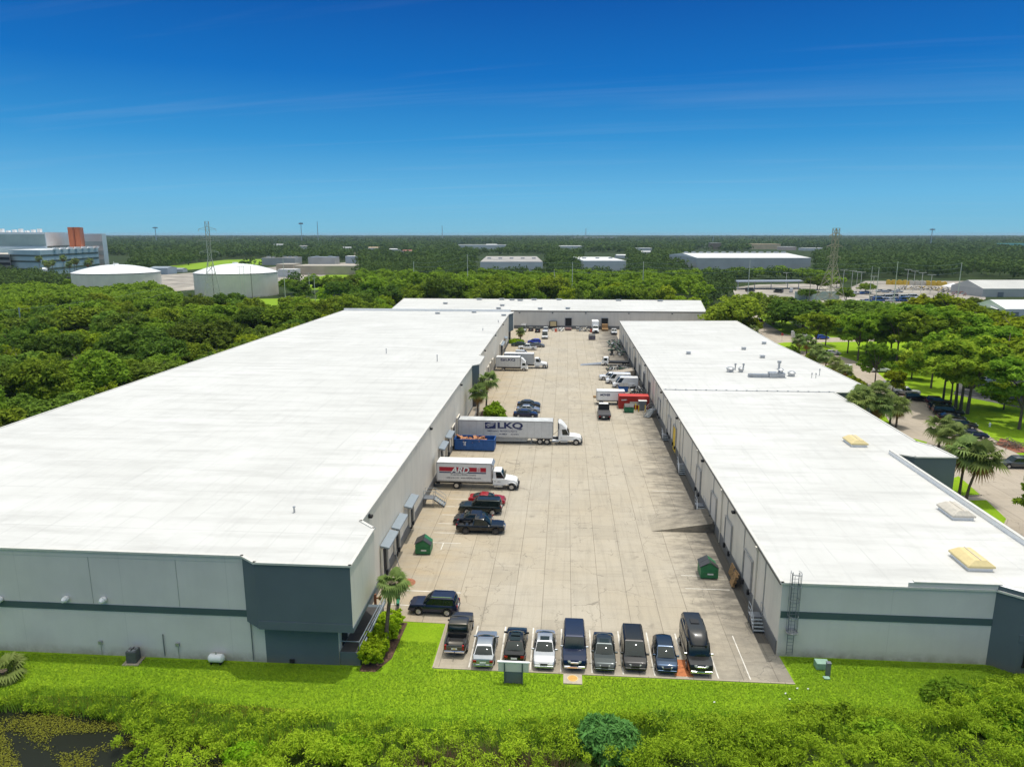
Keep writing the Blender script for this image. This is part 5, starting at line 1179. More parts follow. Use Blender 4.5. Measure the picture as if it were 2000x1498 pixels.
LEAF = {
 'oak': leaf_mat('oak_leaves', (.125, .200, .022), (.290, .400, .038)),
 'dark': leaf_mat('dark_oak_leaves', (.082, .145, .024), (.190, .280, .038)),
 'light': leaf_mat('light_leaves', (.180, .280, .018), (.340, .450, .032)),
 'pine': leaf_mat('pine_needles', (.160, .280, .028), (.340, .490, .042)),
 'olive': leaf_mat('olive_leaves', (.170, .240, .016), (.350, .400, .024)),
 'palm': leaf_mat('palm_fronds', (.105, .165, .035), (.26, .33, .11)),
 'shrub': leaf_mat('marsh_shrub_leaves', (.062, .150, .012), (.400, .600, .036)),
 'bright': leaf_mat('bright_hedge_leaves', (.190, .350, .012), (.400, .590, .030)),
 'blue': leaf_mat('blue_green_leaves', (.060, .185, .042), (.130, .330, .085)),
 'sedge': leaf_mat('sedge_blades', (.095, .200, .014), (.230, .360, .036)),
 'lawn': leaf_mat('lawn_blades', (.195, .340, .018), (.390, .520, .050)),
 'dry': leaf_mat('dry_weed', (.15, .14, .02), (.36, .36, .055)),
 'far': leaf_mat('distant_leaves', (.026, .056, .026), (.118, .180, .040), .3),
 'dead': leaf_mat('dead_fronds', (.26, .14, .04), (.40, .26, .09), .2),
}
def trunk_mesh(name, h, r0, spread, nl, m, seed, lean=0):
    r0_ = random.Random(seed); b = B(); top = (lean*h*.6, 0, h*.6); b.path([(0, 0, -.1), (lean*h*.25, 0, h*.28), top], [r0*.85, r0*.62, r0*.42], 7)
    for i in range(nl):
        a = 2*PI*i/nl+r0_.uniform(-.4, .4); z = h*r0_.uniform(.3, .6); e = (top[0]*.8+spread*math.cos(a)*r0_.uniform(.5, .9), spread*math.sin(a)*r0_.uniform(.5, .9), h*r0_.uniform(.62, .9))
        b.path([(lean*z, 0, z), ((lean*z+e[0])/2, e[1]/2, (z+e[2])/2+.3), e], [r0*.5, r0*.33, r0*.12], 5)
    me = bpy.data.meshes.new(name); me.from_pydata(b.v, [], b.f); me.materials.append(m); me.update(); return me
def broad_crown(h, rad, n_cl, n_lf, size, m, seed, base=.16, lump=1.0):
    r = np.random.default_rng(seed)
    # several overlapping lobes make the outline uneven
    nl = 6+seed % 4; la = r.random(nl)*2*PI; lr = rad*(.25+.40*r.random(nl)); LC_ = np.stack([lr*np.cos(la), lr*np.sin(la), h*(.33+.38*r.random(nl))], 1); LR_ = rad*(.36+.26*r.random(nl))
    LC_[0] = (0, 0, h*.66); LR_[0] = rad*.62
    k = r.integers(0, nl, n_cl); d = unit(r.normal(size=(n_cl, 3))); d[:, 2] = np.abs(d[:, 2])*1.1-.35; d = unit(d)
    C = LC_[k]+d*LR_[k][:, None]*(.55+.5*r.random((n_cl, 1)))*np.array([1, 1, .78])
    C[:, 2] = np.clip(C[:, 2], h*base, h*.97)
    lt = r.random(nl); q, t = leaves(C, rad*.16*lump*(.7+.7*r.random(n_cl)), n_lf, size, .95, .3, 1.5, r, tone=np.clip(lt[k]*.55+r.random(n_cl)*.45, 0, 1)); return mesh_np('crown', q, 4, m, t)
def pine_crown(h, rad, n_cl, n_lf, size, m, seed):
    r = np.random.default_rng(seed); nb = 22; a = r.random(nb)*2*PI; z = h*(.44+.52*r.random(nb)); rr = rad*(.25+.70*r.random(nb))*np.sqrt(np.clip(1.0-((z/h-.66)/.36)**2, .12, 1))
    BC = np.stack([rr*np.cos(a), rr*np.sin(a), z], 1); k = r.integers(0, nb, n_cl)
    C = BC[k]+r.normal(size=(n_cl, 3))*np.array([rad*.17, rad*.17, h*.026]); 
    q, t = leaves(C, rad*.105*(.7+.7*r.random(n_cl)), n_lf, size, .8, .5, 2.6, r, outw=.5); return mesh_np('crown', q, 4, m, t)
PROTO = {}
def proto_set(kind, n, crown, trunk):
    PROTO[kind] = [(crown(i), trunk(i)) for i in range(n)]
proto_set('oak', 5, lambda i: broad_crown(11, 5.6, 190, 52, .42, LEAF['oak'], 11+i), lambda i: trunk_mesh('trunk', 11, .32, 3.6, 6, M['bark'], i))
proto_set('dark', 4, lambda i: broad_crown(11, 5.6, 190, 52, .42, LEAF['dark'], 31+i), lambda i: trunk_mesh('trunk', 11, .32, 3.6, 6, M['bark'], 20+i))
proto_set('light', 3, lambda i: broad_crown(9, 4.6, 160, 52, .38, LEAF['light'], 51+i, .22), lambda i: trunk_mesh('trunk', 9, .22, 3, 6, M['bark'], 40+i))
proto_set('olive', 3, lambda i: broad_crown(12, 5.0, 170, 50, .40, LEAF['olive'], 71+i, .25, .85), lambda i: trunk_mesh('trunk', 12, .28, 3, 7, M['bark'], 60+i))
proto_set('pine', 4, lambda i: pine_crown(13, 5.2, 200, 60, .36, LEAF['pine'], 91+i), lambda i: trunk_mesh('trunk', 13, .27, 4, 9, M['bark'], 80+i, .02*(i-1.5)))
CNT = {}
def tree(kind, x, y, h, label, group=None, wide=1.0, i=None, name=None, cat='tree', z=0):
    base = {'oak': 11, 'dark': 11, 'light': 9, 'olive': 12, 'pine': 13}[kind]; P = PROTO[kind]; i = random.randrange(len(P)) if i is None else i % len(P)
    s = h/base; t = thing(name or {'pine': 'pine_tree'}.get(kind, 'broadleaf_tree'), label, cat, (x, y, z), random.uniform(0, 2*PI), group); t.scale = (s*wide, s*wide, s)
    for nm, me in (('crown', P[i][0]), ('trunk', P[i][1])):
        o = bpy.data.objects.new(nm, me); col.objects.link(o); o.parent = t
    return t
def inpoly(x, y, poly):
    c = False; n = len(poly); j = n-1
    for i in range(n):
        xi, yi = poly[i]; xj, yj = poly[j]
        if (yi > y) != (yj > y) and x < (xj-xi)*(y-yi)/(yj-yi)+xi: c = not c
        j = i
    return c
def scatter(inside, bbox, dmin, tries, seed):
    r0 = random.Random(seed); pts = []; cell = {}
    for _ in range(tries):
        x = r0.uniform(bbox[0], bbox[2]); y = r0.uniform(bbox[1], bbox[3])
        if not inside(x, y): continue
        ci, cj = int(x//dmin), int(y//dmin)
        if any((x-a)**2+(y-b_)**2 < dmin*dmin for di in (-1, 0, 1) for dj in (-1, 0, 1) for a, b_ in cell.get((ci+di, cj+dj), ())): continue
        cell.setdefault((ci, cj), []).append((x, y)); pts.append((x, y))
    return pts
def depth_scale(py): return (py-HZ)*math.cos(PITCH)/CH      # px per metre of ground seen at row py
PX = lambda x, y, z=0: proj(np.array([[x, y, z]], float))
def pxof(x, y, z=0):
    a, b_, c = PX(x, y, z); return float(a[0]), float(b_[0])
# --- left woodland, one tree each for what stands nearest
CLEAR = [[(322, 596), (380, 582), (560, 578), (600, 575), (655, 575), (740, 586), (770, 590), (765, 606), (700, 611), (560, 622), (415, 608)],
         [(570, 572), (596, 528), (665, 528), (700, 540), (705, 570)], [(110, 566), (140, 542), (330, 534), (556, 518), (700, 508), (700, 528), (575, 556), (560, 586), (330, 588), (300, 572), (150, 572)],
         [(0, 545), (0, 500), (260, 500), (260, 540), (120, 552)], [(300, 530), (440, 505), (560, 503), (520, 520), (330, 534)]]
def left_ok(x, y):
    if x > -80 and y < 262: return False
    if y > 262 and x > -74 and y < 318: return False
    px, py = pxof(x, y)
    if px < -140 or px > 760 or py < 566: return False
    return not any(inpoly(px, py, c) for c in CLEAR)
pts = scatter(left_ok, (-330, 55, -60, 420), 8.0, 16000, 5)
pts.sort(key=lambda p: math.hypot(*p))
lab_f = {'oak': 'mid green broadleaf tree in the dense woodland left of the white warehouse', 'dark': 'dark green broadleaf tree in the dense woodland left of the white warehouse', 'light': 'light yellow green tree in the dense woodland left of the white warehouse'}
near, rest = [], []
LWOOD = pts
# --- belt behind the far warehouse
def belt_ok(x, y):
    px, py = pxof(x, y)
    if y < 326 or px < 600 or px > 1560: return False
    if px > 1370 and py > 548: return False
    if px > 1430 and py > 540: return False
    return not any(inpoly(px, py, c) for c in CLEAR)
pts2 = scatter(belt_ok, (-150, 326, 190, 520), 9.0, 9000, 9); pts2.sort(key=lambda p: p[1])
lab_b = {'oak': 'mid green tree in the belt behind the far white warehouse', 'dark': 'dark green tree in the belt behind the far white warehouse', 'light': 'yellow green tree in the belt behind the far white warehouse'}
cand = sorted([(math.hypot(*p), 0, p) for p in LWOOD]+[(math.hypot(*p), 1, p) for p in pts2])
for n_, (d_, w_, (x, y)) in enumerate(cand):
    k = random.choices(['oak', 'dark', 'light'], [.46, .28, .26])[0]; h = random.uniform(6.8, 13.6)*(.8 if k == 'light' else 1)
    if w_ == 0 and x > -92 and y < 240: h = min(h, 9.5)
    q_ = pxof(x, y)
    if w_ == 1 and y < 420: h *= random.uniform(1.05, 1.5)
    if w_ == 0 and q_[1] < 625 and q_[0] < 560: h *= .62
    if n_ >= 238: rest.append((x, y, h)); continue
    if w_ == 0: tree(k, x, y, h, lab_f[k], {'oak': 'mid green woodland trees', 'dark': 'dark woodland trees', 'light': 'light green woodland trees'}[k], random.uniform(.85, 1.5))
    else: tree(k, x, y, h, lab_b[k], {'oak': 'mid green belt trees', 'dark': 'dark belt trees', 'light': 'yellow green belt trees'}[k], random.uniform(.9, 1.5))
for i in range(46):
    px = 1345+6.2*i; x, y = G(px, random.choice((547, 550, 553)) if px < 1425 or px > 1575 else random.choice((541, 544, 546))); rest.append((x, y, random.uniform(6.5, 10.5)))
qs, ts = [], []
for i, (x, y, h) in enumerate(rest):
    r = np.random.default_rng(500+i); nl = 7; la = r.random(nl)*2*PI; lr = 3.2*r.random(nl)+.8; c = np.stack([x+lr*np.cos(la), y+lr*np.sin(la), h*(.42+.32*r.random(nl))], 1); k = r.integers(0, nl, 70); d = unit(r.normal(size=(70, 3))); d[:, 2] = np.abs(d[:, 2])-.2
    q, t = leaves(c[k]+d*(2.0+1.4*r.random((70, 1)))*np.array([1, 1, .8]), np.full(70, 1.1), 22, .72, .75, .3, 1.5, r, tone=np.clip(r.random()*.6+.4*r.random(70), 0, 1)); qs.append(q); ts.append(t)
if qs:
    o = bpy.data.objects.new('woodland', mesh_np('woodland', np.concatenate(qs), 4, LEAF['oak'], np.concatenate(ts))); col.objects.link(o); tag(o, 'mid distance woodland crowns running on behind the nearer trees', 'woodland', None, 'stuff')
for i, (px, top, w, lab) in enumerate(((880, 542, 1.2, 'round light green tree behind the left half of the far white roof'), (945, 558, 1.0, 'small round light tree second from the left behind the far roof'), (1050, 557, 1.1, 'round bright tree behind the middle of the far roof'), (1094, 553, 1.0, 'round bright tree beside the leaning bare trunk behind the far roof'), (800, 572, .8, 'small pale bush at the left end behind the far roof'))):
    x, y = G(px, 591); d = GY(px, top, y)[1]; tree('light', x, y, max(4, d), lab, None, w, i)
x, y = G(700, 597); tree('dark', x-4, y+4, 15.5, 'largest dark tree standing left of the far white warehouse', None, 1.35, 1)
for i, (px, py, h, w, k, lab) in enumerate(((668, 600, 14, 1.2, 'dark', 'tall dark tree at the left of the large tree group by the far roof'), (738, 594, 15.5, 1.25, 'oak', 'tall mid green tree right of the largest dark tree'), (772, 588, 13.5, 1.1, 'dark', 'tall dark tree at the left end of the far white roof'), (715, 582, 16, 1.3, 'oak', 'tall mid green tree behind the largest dark tree'), (640, 592, 10, 1.2, 'light', 'light green tree at the meadow left of the large tree group'))):
    x, y = G(px, py); tree(k, x, y, h, lab, None, w, i)
x, y = G(572, 592); tree('dark', x, y+10, 12, 'dark round tree standing beside the right storage tank', None, 1.2, 2)
# --- trees east of the yard
EA = [  # kind, px, py of the foot, height, width, label
 ('oak', 1432, 655, 15.5, 1.2, 'large green tree at the right end of the far white warehouse'),
 ('dark', 1408, 648, 10, 1.1, 'darker tree crowding the corner of the far white warehouse'),
 ('light', 1462, 652, 7.5, 1.0, 'small light green tree in front of the large corner tree'),
 ('dark', 1510, 634, 12.0, 1.6, 'broad olive green oak over the lane by the red car'),
 ('dark', 1568, 648, 12.5, 1.5, 'broad dark oak right of the lane beside the side road'),
 ('oak', 1612, 640, 11.5, 1.4, 'green oak beyond the side road in the oak row'),
 ('dark', 1660, 650, 12.5, 1.5, 'dark oak standing behind the bright pine group'),
 ('dark', 1708, 652, 12.5, 1.6, 'widest dark oak behind the tall pines'),
 ('dark', 1752, 650, 11, 1.4, 'dark oak at the right end of the oak row'),
 ('pine', 1592, 684, 11.5, 1.15, 'bright green pine beside the lone white sedan'),
 ('pine', 1612, 676, 10.5, 1.0, 'bright pine behind the pine beside the white sedan'),
 ('pine', 1675, 704, 12.5, 1.0, 'leftmost pine of the tall group on the grass'),
 ('pine', 1691, 700, 13, 1.0, 'second pine of the tall group on the grass'),
 ('pine', 1711, 690, 13.5, 1.1, 'tall pine at the back of the grass group'),
 ('pine', 1727, 697, 13.5, 1.1, 'tall pine in the middle of the grass group'),
 ('pine', 1751, 708, 14, 1.1, 'leaning tall pine at the right of the grass group'),
 ('pine', 1708, 756, 10.0, .9, 'thin young pine with visible trunk at the roof edge'),
 ('olive', 1742, 775, 7, .9, 'small leafy tree next to the silver pickup'),
 ('pine', 1806, 725, 15, 1.25, 'big spreading pine behind the dark parked row'),
 ('pine', 1841, 787, 13, 1.05, 'pine with bare trunk just beyond the dark parked row'),
 ('pine', 1856, 792, 12.5, .9, 'slender pine second beyond the dark parked row'),
 ('pine', 1866, 797, 14.5, 1.15, 'tall pine third beyond the dark parked row'),
 ('pine', 1876, 800, 15, 1.1, 'tall pine fourth beyond the dark parked row'),
 ('pine', 1889, 808, 15, 1.2, 'tall leaning pine right of the dark parked row'),
 ('pine', 1790, 700, 14.5, 1.3, 'pine crown rising behind the car park pines'),
 ('pine', 1850, 720, 16, 1.35, 'tallest spreading pine at the centre of the right grove'),
 ('olive', 1813, 660, 17, 1.25, 'tall yellowish tree rising above the right grove'),
 ('olive', 1846, 668, 17.5, 1.2, 'tall yellow green tree beside the tallest of the right grove'),
 ('dark', 1790, 652, 11.5, 1.2, 'dark bush like tree left of the tall yellowish tree'),
 ('dark', 1905, 672, 12, 1.3, 'dark tree in front of the white house'),
 ('olive', 1955, 768, 15, 1.15, 'yellow tinted tree with thick bare trunk in the second car park'),
 ('olive', 1925, 705, 15.5, 1.3, 'yellow tinted tree behind the second car park'),
 ('olive', 1985, 730, 16, 1.3, 'yellow tinted tree at the right edge of the picture'),
 ('dark', 1955, 680, 10, 1.3, 'low dark tree just before the white house'),
 ('olive', 2025, 700, 14, 1.3, 'yellow tinted tree beyond the right picture edge'),
 ('pine', 1990, 838, 12.5, 1.2, 'bushy pine at the right edge beyond the mulch pile'),
 ('pine', 2030, 800, 14, 1.3, 'dense pine behind the bushy one at the right edge'),
 ('pine', 2040, 1060, 8, .9, 'pine branch tips reaching in at the right edge over the drive'),
 ('light', 1960, 800, 6, 1.2, 'low green shrub tree beneath the yellow tinted tree'),
 ('oak', 1540, 624, 8, 1.0, 'small oak beside the broad olive green oak'),
 ('pine', 1772, 690, 14, 1.2, 'pine behind the leaning tall pine of the grass group'),
 ('olive', 1880, 690, 15.5, 1.3, 'olive toned tree filling the middle of the right grove'),
 ('pine', 1905, 735, 14, 1.2, 'pine beside the second car park, left of its cars'),
 ('olive', 1962, 712, 15, 1.3, 'olive toned tree right behind the thick bare trunk'),
 ('oak', 1945, 735, 11, 1.1, 'green oak shading the second car park'),
 ('light', 1835, 690, 10, 1.3, 'light green tree below the tall yellow green pair'),
 ('olive', 2010, 765, 14, 1.2, 'olive toned tree cut by the right picture edge'),
 ('pine', 1655, 690, 11, 1.0, 'small pine left of the tall group on the grass'),
 ('pine', 1740, 690, 13, 1.1, 'pine at the rear right of the grass group'),
 ('dark', 1840, 645, 11, 1.4, 'dark tree at the meadow edge behind the yellow green pair'),
 ('dark', 1890, 652, 11, 1.4, 'dark tree at the meadow edge left of the white house'),
 ('oak', 1930, 655, 10, 1.3, 'green tree at the meadow edge nearest the white house'),
 ('pine', 1818, 758, 12, 1.0, 'pine between the black SUV and the dark parked row'),
 ('oak', 1652, 590, 8, 1.2, 'green tree at the left corner of the equipment yard'),
 ('oak', 1690, 574, 7, 1.2, 'green tree among the dark rows of the equipment yard'),
 ('dark', 1596, 566, 9, 1.3, 'dark tree behind the right lattice tower'),
 ('light', 1634, 562, 8, 1.2, 'light green tree right behind the lattice tower'),
 ('oak', 1905, 604, 6, 1.1, 'small green tree on the meadow before the grey metal building'),
 ('dark', 1575, 588, 7, 1.2, 'dark tree between the carport canopy and the lattice tower'),
 ('oak', 1480, 600, 8, 1.2, 'green tree before the flat carport canopy'),
 ('light', 1780, 740, 7.5, 1.1, 'light green tree shading the black SUV in the car park'),
]
for k, px, py, h, w, lab in EA:
    x, y = G(px, py); tree(k, x, y, h, lab, None, w*({'dark': 1.3, 'oak': 1.2, 'pine': 1.15}.get(k, 1.1)))
# --- hedge and shrubs near the warehouse corner
def shrub(name, label, x, y, rx, ry, h, m, n=120, lf=60, size=.16, seed=1, group=None, cat='shrub', boxy=False, asp=1.5):
    r = np.random.default_rng(seed); d = unit(r.normal(size=(n, 3))); d[:, 2] = np.abs(d[:, 2])
    C = d*np.array([rx, ry, h*.78])*(.6+.35*r.random((n, 1)))
    if boxy: C = np.stack([r.uniform(-rx, rx, n), r.uniform(-ry, ry, n), h*(.25+.62*r.random(n))], 1)
    C[:, 2] = np.maximum(C[:, 2], .12*h); q, t = leaves(C, np.full(n, min(rx, ry)*.26), lf, size, .8, .3, asp, r); me = mesh_np('foliage', q, 4, m, t)
    tt = thing(name, label, cat, (x, y, 0), 0, group); o = bpy.data.objects.new('foliage', me); col.objects.link(o); o.parent = tt
    b = B()
    for i in range(5): a = i*1.257; b.tube((0, 0, 0), (rx*.4*math.cos(a), ry*.4*math.sin(a), h*.5), .035, 5, 0, .015)
    b.obj('stem', M['bark'], tt); return tt
b = B(); b.prism([(-16.35, 51.0), (-15.0, 51.0), (-14.1, 53), (-14.0, 58.6), (-16.35, 58.8)], -.02, .01); struct('planting_bed', b, M['mulch'])
shrub('hedge', 'clipped bright green hedge by the slate corner, nearer half', -15.55, 53.0, .95, 1.6, 1.75, LEAF['bright'], 150, 70, .15, 3, 'hedge halves by the terrace', 'hedge', True)
shrub('hedge', 'clipped bright green hedge along the terrace railing, farther half', -15.3, 57.0, .95, 1.5, 1.5, LEAF['bright'], 130, 70, .15, 4, 'hedge halves by the terrace', 'hedge', True)
shrub('shrub', 'large leafy green shrub in the planting bed below the palms', -13.2, 131.5, 2.2, 3.2, 4.6, LEAF['light'], 170, 60, .34, 5)
shrub('shrub', 'yellow green low shrub bed at the far left end of the yard', -16.0, 231, 3.0, 2.6, 1.6, LEAF['bright'], 90, 40, .3, 6)
# --- palms
def palm_crown(r_, n, seed, size=1.0, dead=5):
    r = random.Random(seed); Q = []; T = []; QD = []
    for i in range(n+dead):
        isd = i >= n; a = r.uniform(0, 2*PI); el = r.uniform(-.55, 1.25) if not isd else r.uniform(-1.35, -.8); ln = r_*r.uniform(.75, 1.05)*(.8 if isd else 1)
        d = Vector((math.cos(a)*math.cos(el), math.sin(a)*math.cos(el), math.sin(el))); s = Vector((-math.sin(a), math.cos(a), 0)); up = s.cross(d).normalized()*-1
        hub = d*ln*.5; 
        Q_ = QD if isd else Q
        Q_.append([(0, 0, 0), tuple(s*.03), tuple(hub+s*.02), tuple(hub-s*.02)]); 
        if not isd: T.append(.1)
        tn = r.random(); nb = 15
        for k in range(nb):
            b_ = (k/(nb-1)-.5)*2*1.9; bd = (d*math.cos(b_)+s*math.sin(b_)).normalized(); L_ = ln*.62*(1-.22*abs(b_)/1.9); tip = hub+bd*L_+Vector((0, 0, -L_*r.uniform(.25, .6))); mid = hub+bd*L_*.55+up*.03
            w = bd.cross(up).normalized()*L_*.075
            Q_.append([tuple(hub), tuple(mid+w), tuple(tip), tuple(mid-w)])
            if not isd: T.append(tn*.7+.3*r.random())
    V = np.array(Q, float)*size; cm = mesh_np('crown', V, 4, LEAF['palm'], np.array(T))
    dm = mesh_np('dead_fronds', np.array(QD, float)*size, 4, LEAF['dead'], np.random.default_rng(seed).random(len(QD)))
    return cm, dm
PALM = [palm_crown(2.3, 34, 100+i, 1.0, 7) for i in range(3)]
def palm(label, x, y, h, lean=(0, 0), s=1.0, group=None, i=0):
    t = thing('palm_tree', label, 'palm', (x, y, 0), 0, group); b = B(); tx, ty = lean
    pts = [(0, 0, -.1), (tx*.15, ty*.15, h*.33), (tx*.5, ty*.5, h*.68), (tx, ty, h)]; b.path(pts, [.22, .17, .16, .19], 9); b.obj('trunk', M['palmbark'], t, 60)
    for nm, me in zip(('crown', 'dead_fronds'), PALM[i % 3]):
        o = bpy.data.objects.new(nm, me); col.objects.link(o); o.parent = t; o.location = (tx, ty, h); o.rotation_euler.z = i*1.7; o.scale = (s, s, s)
    b = B(); b.tube((tx, ty, h-.9), (tx, ty, h+.1), .26, 9, 0, .32); b.obj('boots', M['palmbark'], t); return t
palm('tall palm with brown lower fronds beside the hedge at the warehouse corner', -14.95, 54.4, 5.5, (.45, 1.2), .72, None, 0)
palm('palm by the second slate overhang, nearer of two', -16.0, 127.6, 6.2, (.3, .5), 1.05, 'palms by the second overhang', 1)
palm('palm by the second slate overhang, farther of two', -15.3, 136.5, 6.8, (.4, .3), 1.1, 'palms by the second overhang', 2)
palm('short palm in the yellow green shrub bed far down the yard', -14.4, 233, 3.4, (0, 0), .9, None, 1)
for i, (px, py, h, s, lab, ln) in enumerate(((1873, 968, 6.2, 1.32, 'tall palm on the grass island by the dark bump, left of two', .1), (1886, 978, 6.0, 1.36, 'tall palm on the grass island by the dark bump, leaning right', 1.5), (1855, 890, 3.4, 1.25, 'palm nestled behind the white roof bump', .2), (1833, 874, 3.8, 1.2, 'palm behind the white roof bump, farther one', -.1),
     (1750, 834, 3.9, 1.2, 'palm at the drive edge with brown skirt', .1), (1738, 829, 3.7, 1.15, 'palm left of the palm with brown skirt', -.3),
     (1594, 707, 3.2, 1.15, 'yellowing palm at the white roof edge by the white sedan', 0), (1574, 697, 4.3, 1.2, 'palm at the white roof edge left of the yellowing palm', .2), (1560, 690, 4.0, 1.2, 'palm in the shrub row at the far roof edge', 0), (1612, 722, 3.2, 1.1, 'low palm hugging the roof edge below the pines', .1), (1630, 735, 3.3, 1.1, 'low palm hugging the roof edge near the white van', 0), (1648, 748, 3.0, 1.0, 'low palm hugging the roof edge right of the white van', .1), (1452, 652, 2.7, 1.2, 'palm at the far corner of the right white roof', 0), (1468, 662, 2.8, 1.2, 'second palm at the far corner of the right white roof', .1))):
    x, y = G(px, py); palm(lab, x, y, h, (ln, random.uniform(-.2, .2)), s, None, i)
for i, (px, py, m_, rr) in enumerate(((1478, 668, 'oak', 2.2), (1490, 676, 'light', 1.8), (1545, 690, 'oak', 2.2), (1585, 705, 'oak', 2.0), (1622, 730, 'light', 1.8), (1662, 752, 'light', 2.0), (1676, 760, 'olive', 2.0))):
    x, y = G(px, py); shrub('shrub', ('dark shrub by the far corner of the right white roof', 'light shrub by the lane past the red car', 'dark shrub at the roof edge by the palm row', 'green shrub below the yellowing palm', 'light shrub at the roof edge below the pines', 'light shrub beside the white van at the roof edge', 'yellowish shrub at the roof edge by the young pine')[i], x, y, rr, rr, 3.0, LEAF[m_], 70, 50, .32, 300+i)
for x, y, h, s, lab in ((55.6, 126.2, 5.4, 1.2, 'palm beside the dark roof notch, middle of the cluster'), (52.2, 126.0, 7.0, 1.25, 'palm leaning over the white roof edge at the notch'), (55.9, 128.0, 7.4, 1.25, 'tallest palm behind the dark roof notch cluster'), (50.9, 124.0, 6.6, 1.1, 'palm in the dark roof notch, farthest left of the cluster')):
    palm(lab, x, y, h, (.2, 0), s, None, int(y))
# small cypress row before the long white building
def cone(seed, h=9, r_=1.7):
    r = np.random.default_rng(seed); n = 110; z = h*(.12+.86*r.random(n)**1.2); a = r.random(n)*2*PI; rr = r_*(1.02-z/h)*(.5+.5*r.random(n)); C = np.stack([rr*np.cos(a), rr*np.sin(a), z], 1)
    q, t = leaves(C, np.full(n, .55), 26, .5, 1.2, .3, 1.6, r); return mesh_np('crown', q, 4, LEAF['dark'], t)
CONE = [cone(5), cone(6)]; CT = trunk_mesh('trunk', 9, .14, .5, 3, M['bark'], 1)
for i, px in enumerate((1386, 1397, 1407, 1430, 1448, 1460, 1470, 1492, 1512, 1523, 1534, 1545, 1556, 1578)):
    x, y = G(px, 528+(px-1386)*.0); t = thing('cypress_tree', 'slim pointed cypress in the row before the long white building', 'tree', (x, y, 0), i, 'cypress row'); s = random.uniform(.9, 1.25); t.scale = (s*1.2, s*1.2, s*(1 if i % 3 else 1.3))
    for nm, me in (('crown', CONE[i % 2]), ('trunk', CT)):
        o = bpy.data.objects.new(nm, me); col.objects.link(o); o.parent = t

# ---------------------------------------------------------------- far woodland, one mass
FARCLEAR = CLEAR + [[(1600, 602), (1655, 560), (1690, 544), (1925, 542), (2200, 570), (2200, 620), (1640, 640), (1480, 625), (1470, 606)], [(1425, 602), (1420, 556), (1480, 548), (1650, 548), (1650, 600)],
    [(1335, 546), (1345, 492), (1590, 492), (1596, 546), (1480, 548)], [(920, 546), (930, 499), (1068, 497), (1074, 546)], [(1128, 546), (1136, 494), (1225, 494), (1232, 546)], [(1470, 492), (1470, 482), (1660, 488), (1660, 494)], [(880, 486), (880, 476), (985, 476), (985, 486)], [(680, 506), (700, 492), (715, 492), (700, 506)]]
for a_, b_, c_ in ((893, 990, 487), (1120, 1205, 470), (1090, 1140, 489), (1245, 1274, 493), (1388, 1408, 488), (1468, 1524, 487), (1527, 1555, 489), (1570, 1612, 490), (1945, 2010, 482), (534, 556, 484), (583, 605, 487), (667, 689, 490), (719, 741, 490), (760, 782, 493), (786, 808, 496), (949, 971, 484), (1204, 1226, 505), (1251, 1273, 498), (1359, 1381, 490), (505, 700, 520)):
    FARCLEAR.append([(a_-3, c_-2.2), (b_+3, c_-2.2), (b_+3, c_+11*depth_scale(c_)), (a_-3, c_+11*depth_scale(c_))])
qs, ts = [], []; r = np.random.default_rng(21)
for (d0, d1, sp, rad, hh, nq, sz) in ((330, 700, 9, 5.6, 11, 90, 1.25), (700, 1300, 12, 7.5, 12, 34, 2.4), (1300, 2600, 22, 13, 12.5, 24, 4.6), (2600, 5200, 42, 24, 13, 16, 9.0), (5200, 9000, 90, 50, 14, 12, 18.0)):
    n = int(.5*1.75*(d1*d1-d0*d0)/(sp*sp)*1.15); th = r.uniform(-.86, .82, n)-YAW*0; dd = np.sqrt(r.uniform(d0*d0, d1*d1, n)); x = dd*np.sin(th); y = dd*np.cos(th)
    px, py, c = proj(np.stack([x, y, np.zeros(n)], 1)); ok = np.ones(n, bool)
    for i in range(n):
        if d0 < 2600 and any(inpoly(px[i], py[i], c_) for c_ in FARCLEAR): ok[i] = False
        elif d0 < 500:
            if y[i] < 330 or (left_ok(x[i], y[i]) and y[i] < 418 and x[i] > -328): ok[i] = False
            elif belt_ok(x[i], y[i]) and y[i] < 518 and -148 < x[i] < 188: ok[i] = False
            elif py[i] > 600 and px[i] > 1380: ok[i] = False
            elif 262 < y[i] < 322 and -80 < x[i] < 62: ok[i] = False
    x, y = x[ok], y[ok]; n = len(x); h = hh*(.62+.5*r.random(n)) if d0 < 2600 else hh*(.5+1.0*r.random(n)**2); C = np.stack([x, y, h*.62], 1)
    # woods come in patches of differing growth
    patch = .5+.5*np.sin(x*.011+1.3*np.sin(y*.004))*np.cos(y*.006+.8*np.sin(x*.007)); big = .5+.5*np.sin(x*.0031+2.1*np.sin(y*.0017))*np.cos(y*.0042+1.4*np.sin(x*.0023)); tone = np.clip((.08+.30*patch+.34*big+.36*r.random(n)**1.5)*(1.0 if d0 < 1300 else .8), 0, 1)
    q, t = leaves(C, rad*(.75+.4*r.random(n)), nq, sz, .62*min(1, 11/rad) if rad > 11 else .72, .6, 1.3, r, tone=tone); qs.append(q); ts.append(t)
Q = np.concatenate(qs); o = bpy.data.objects.new('far_woodland', mesh_np('far_woodland', Q, 4, LEAF['far'], np.concatenate(ts))); col.objects.link(o); tag(o, 'dark green woodland reaching from the yard to the horizon', 'woodland', None, 'stuff')

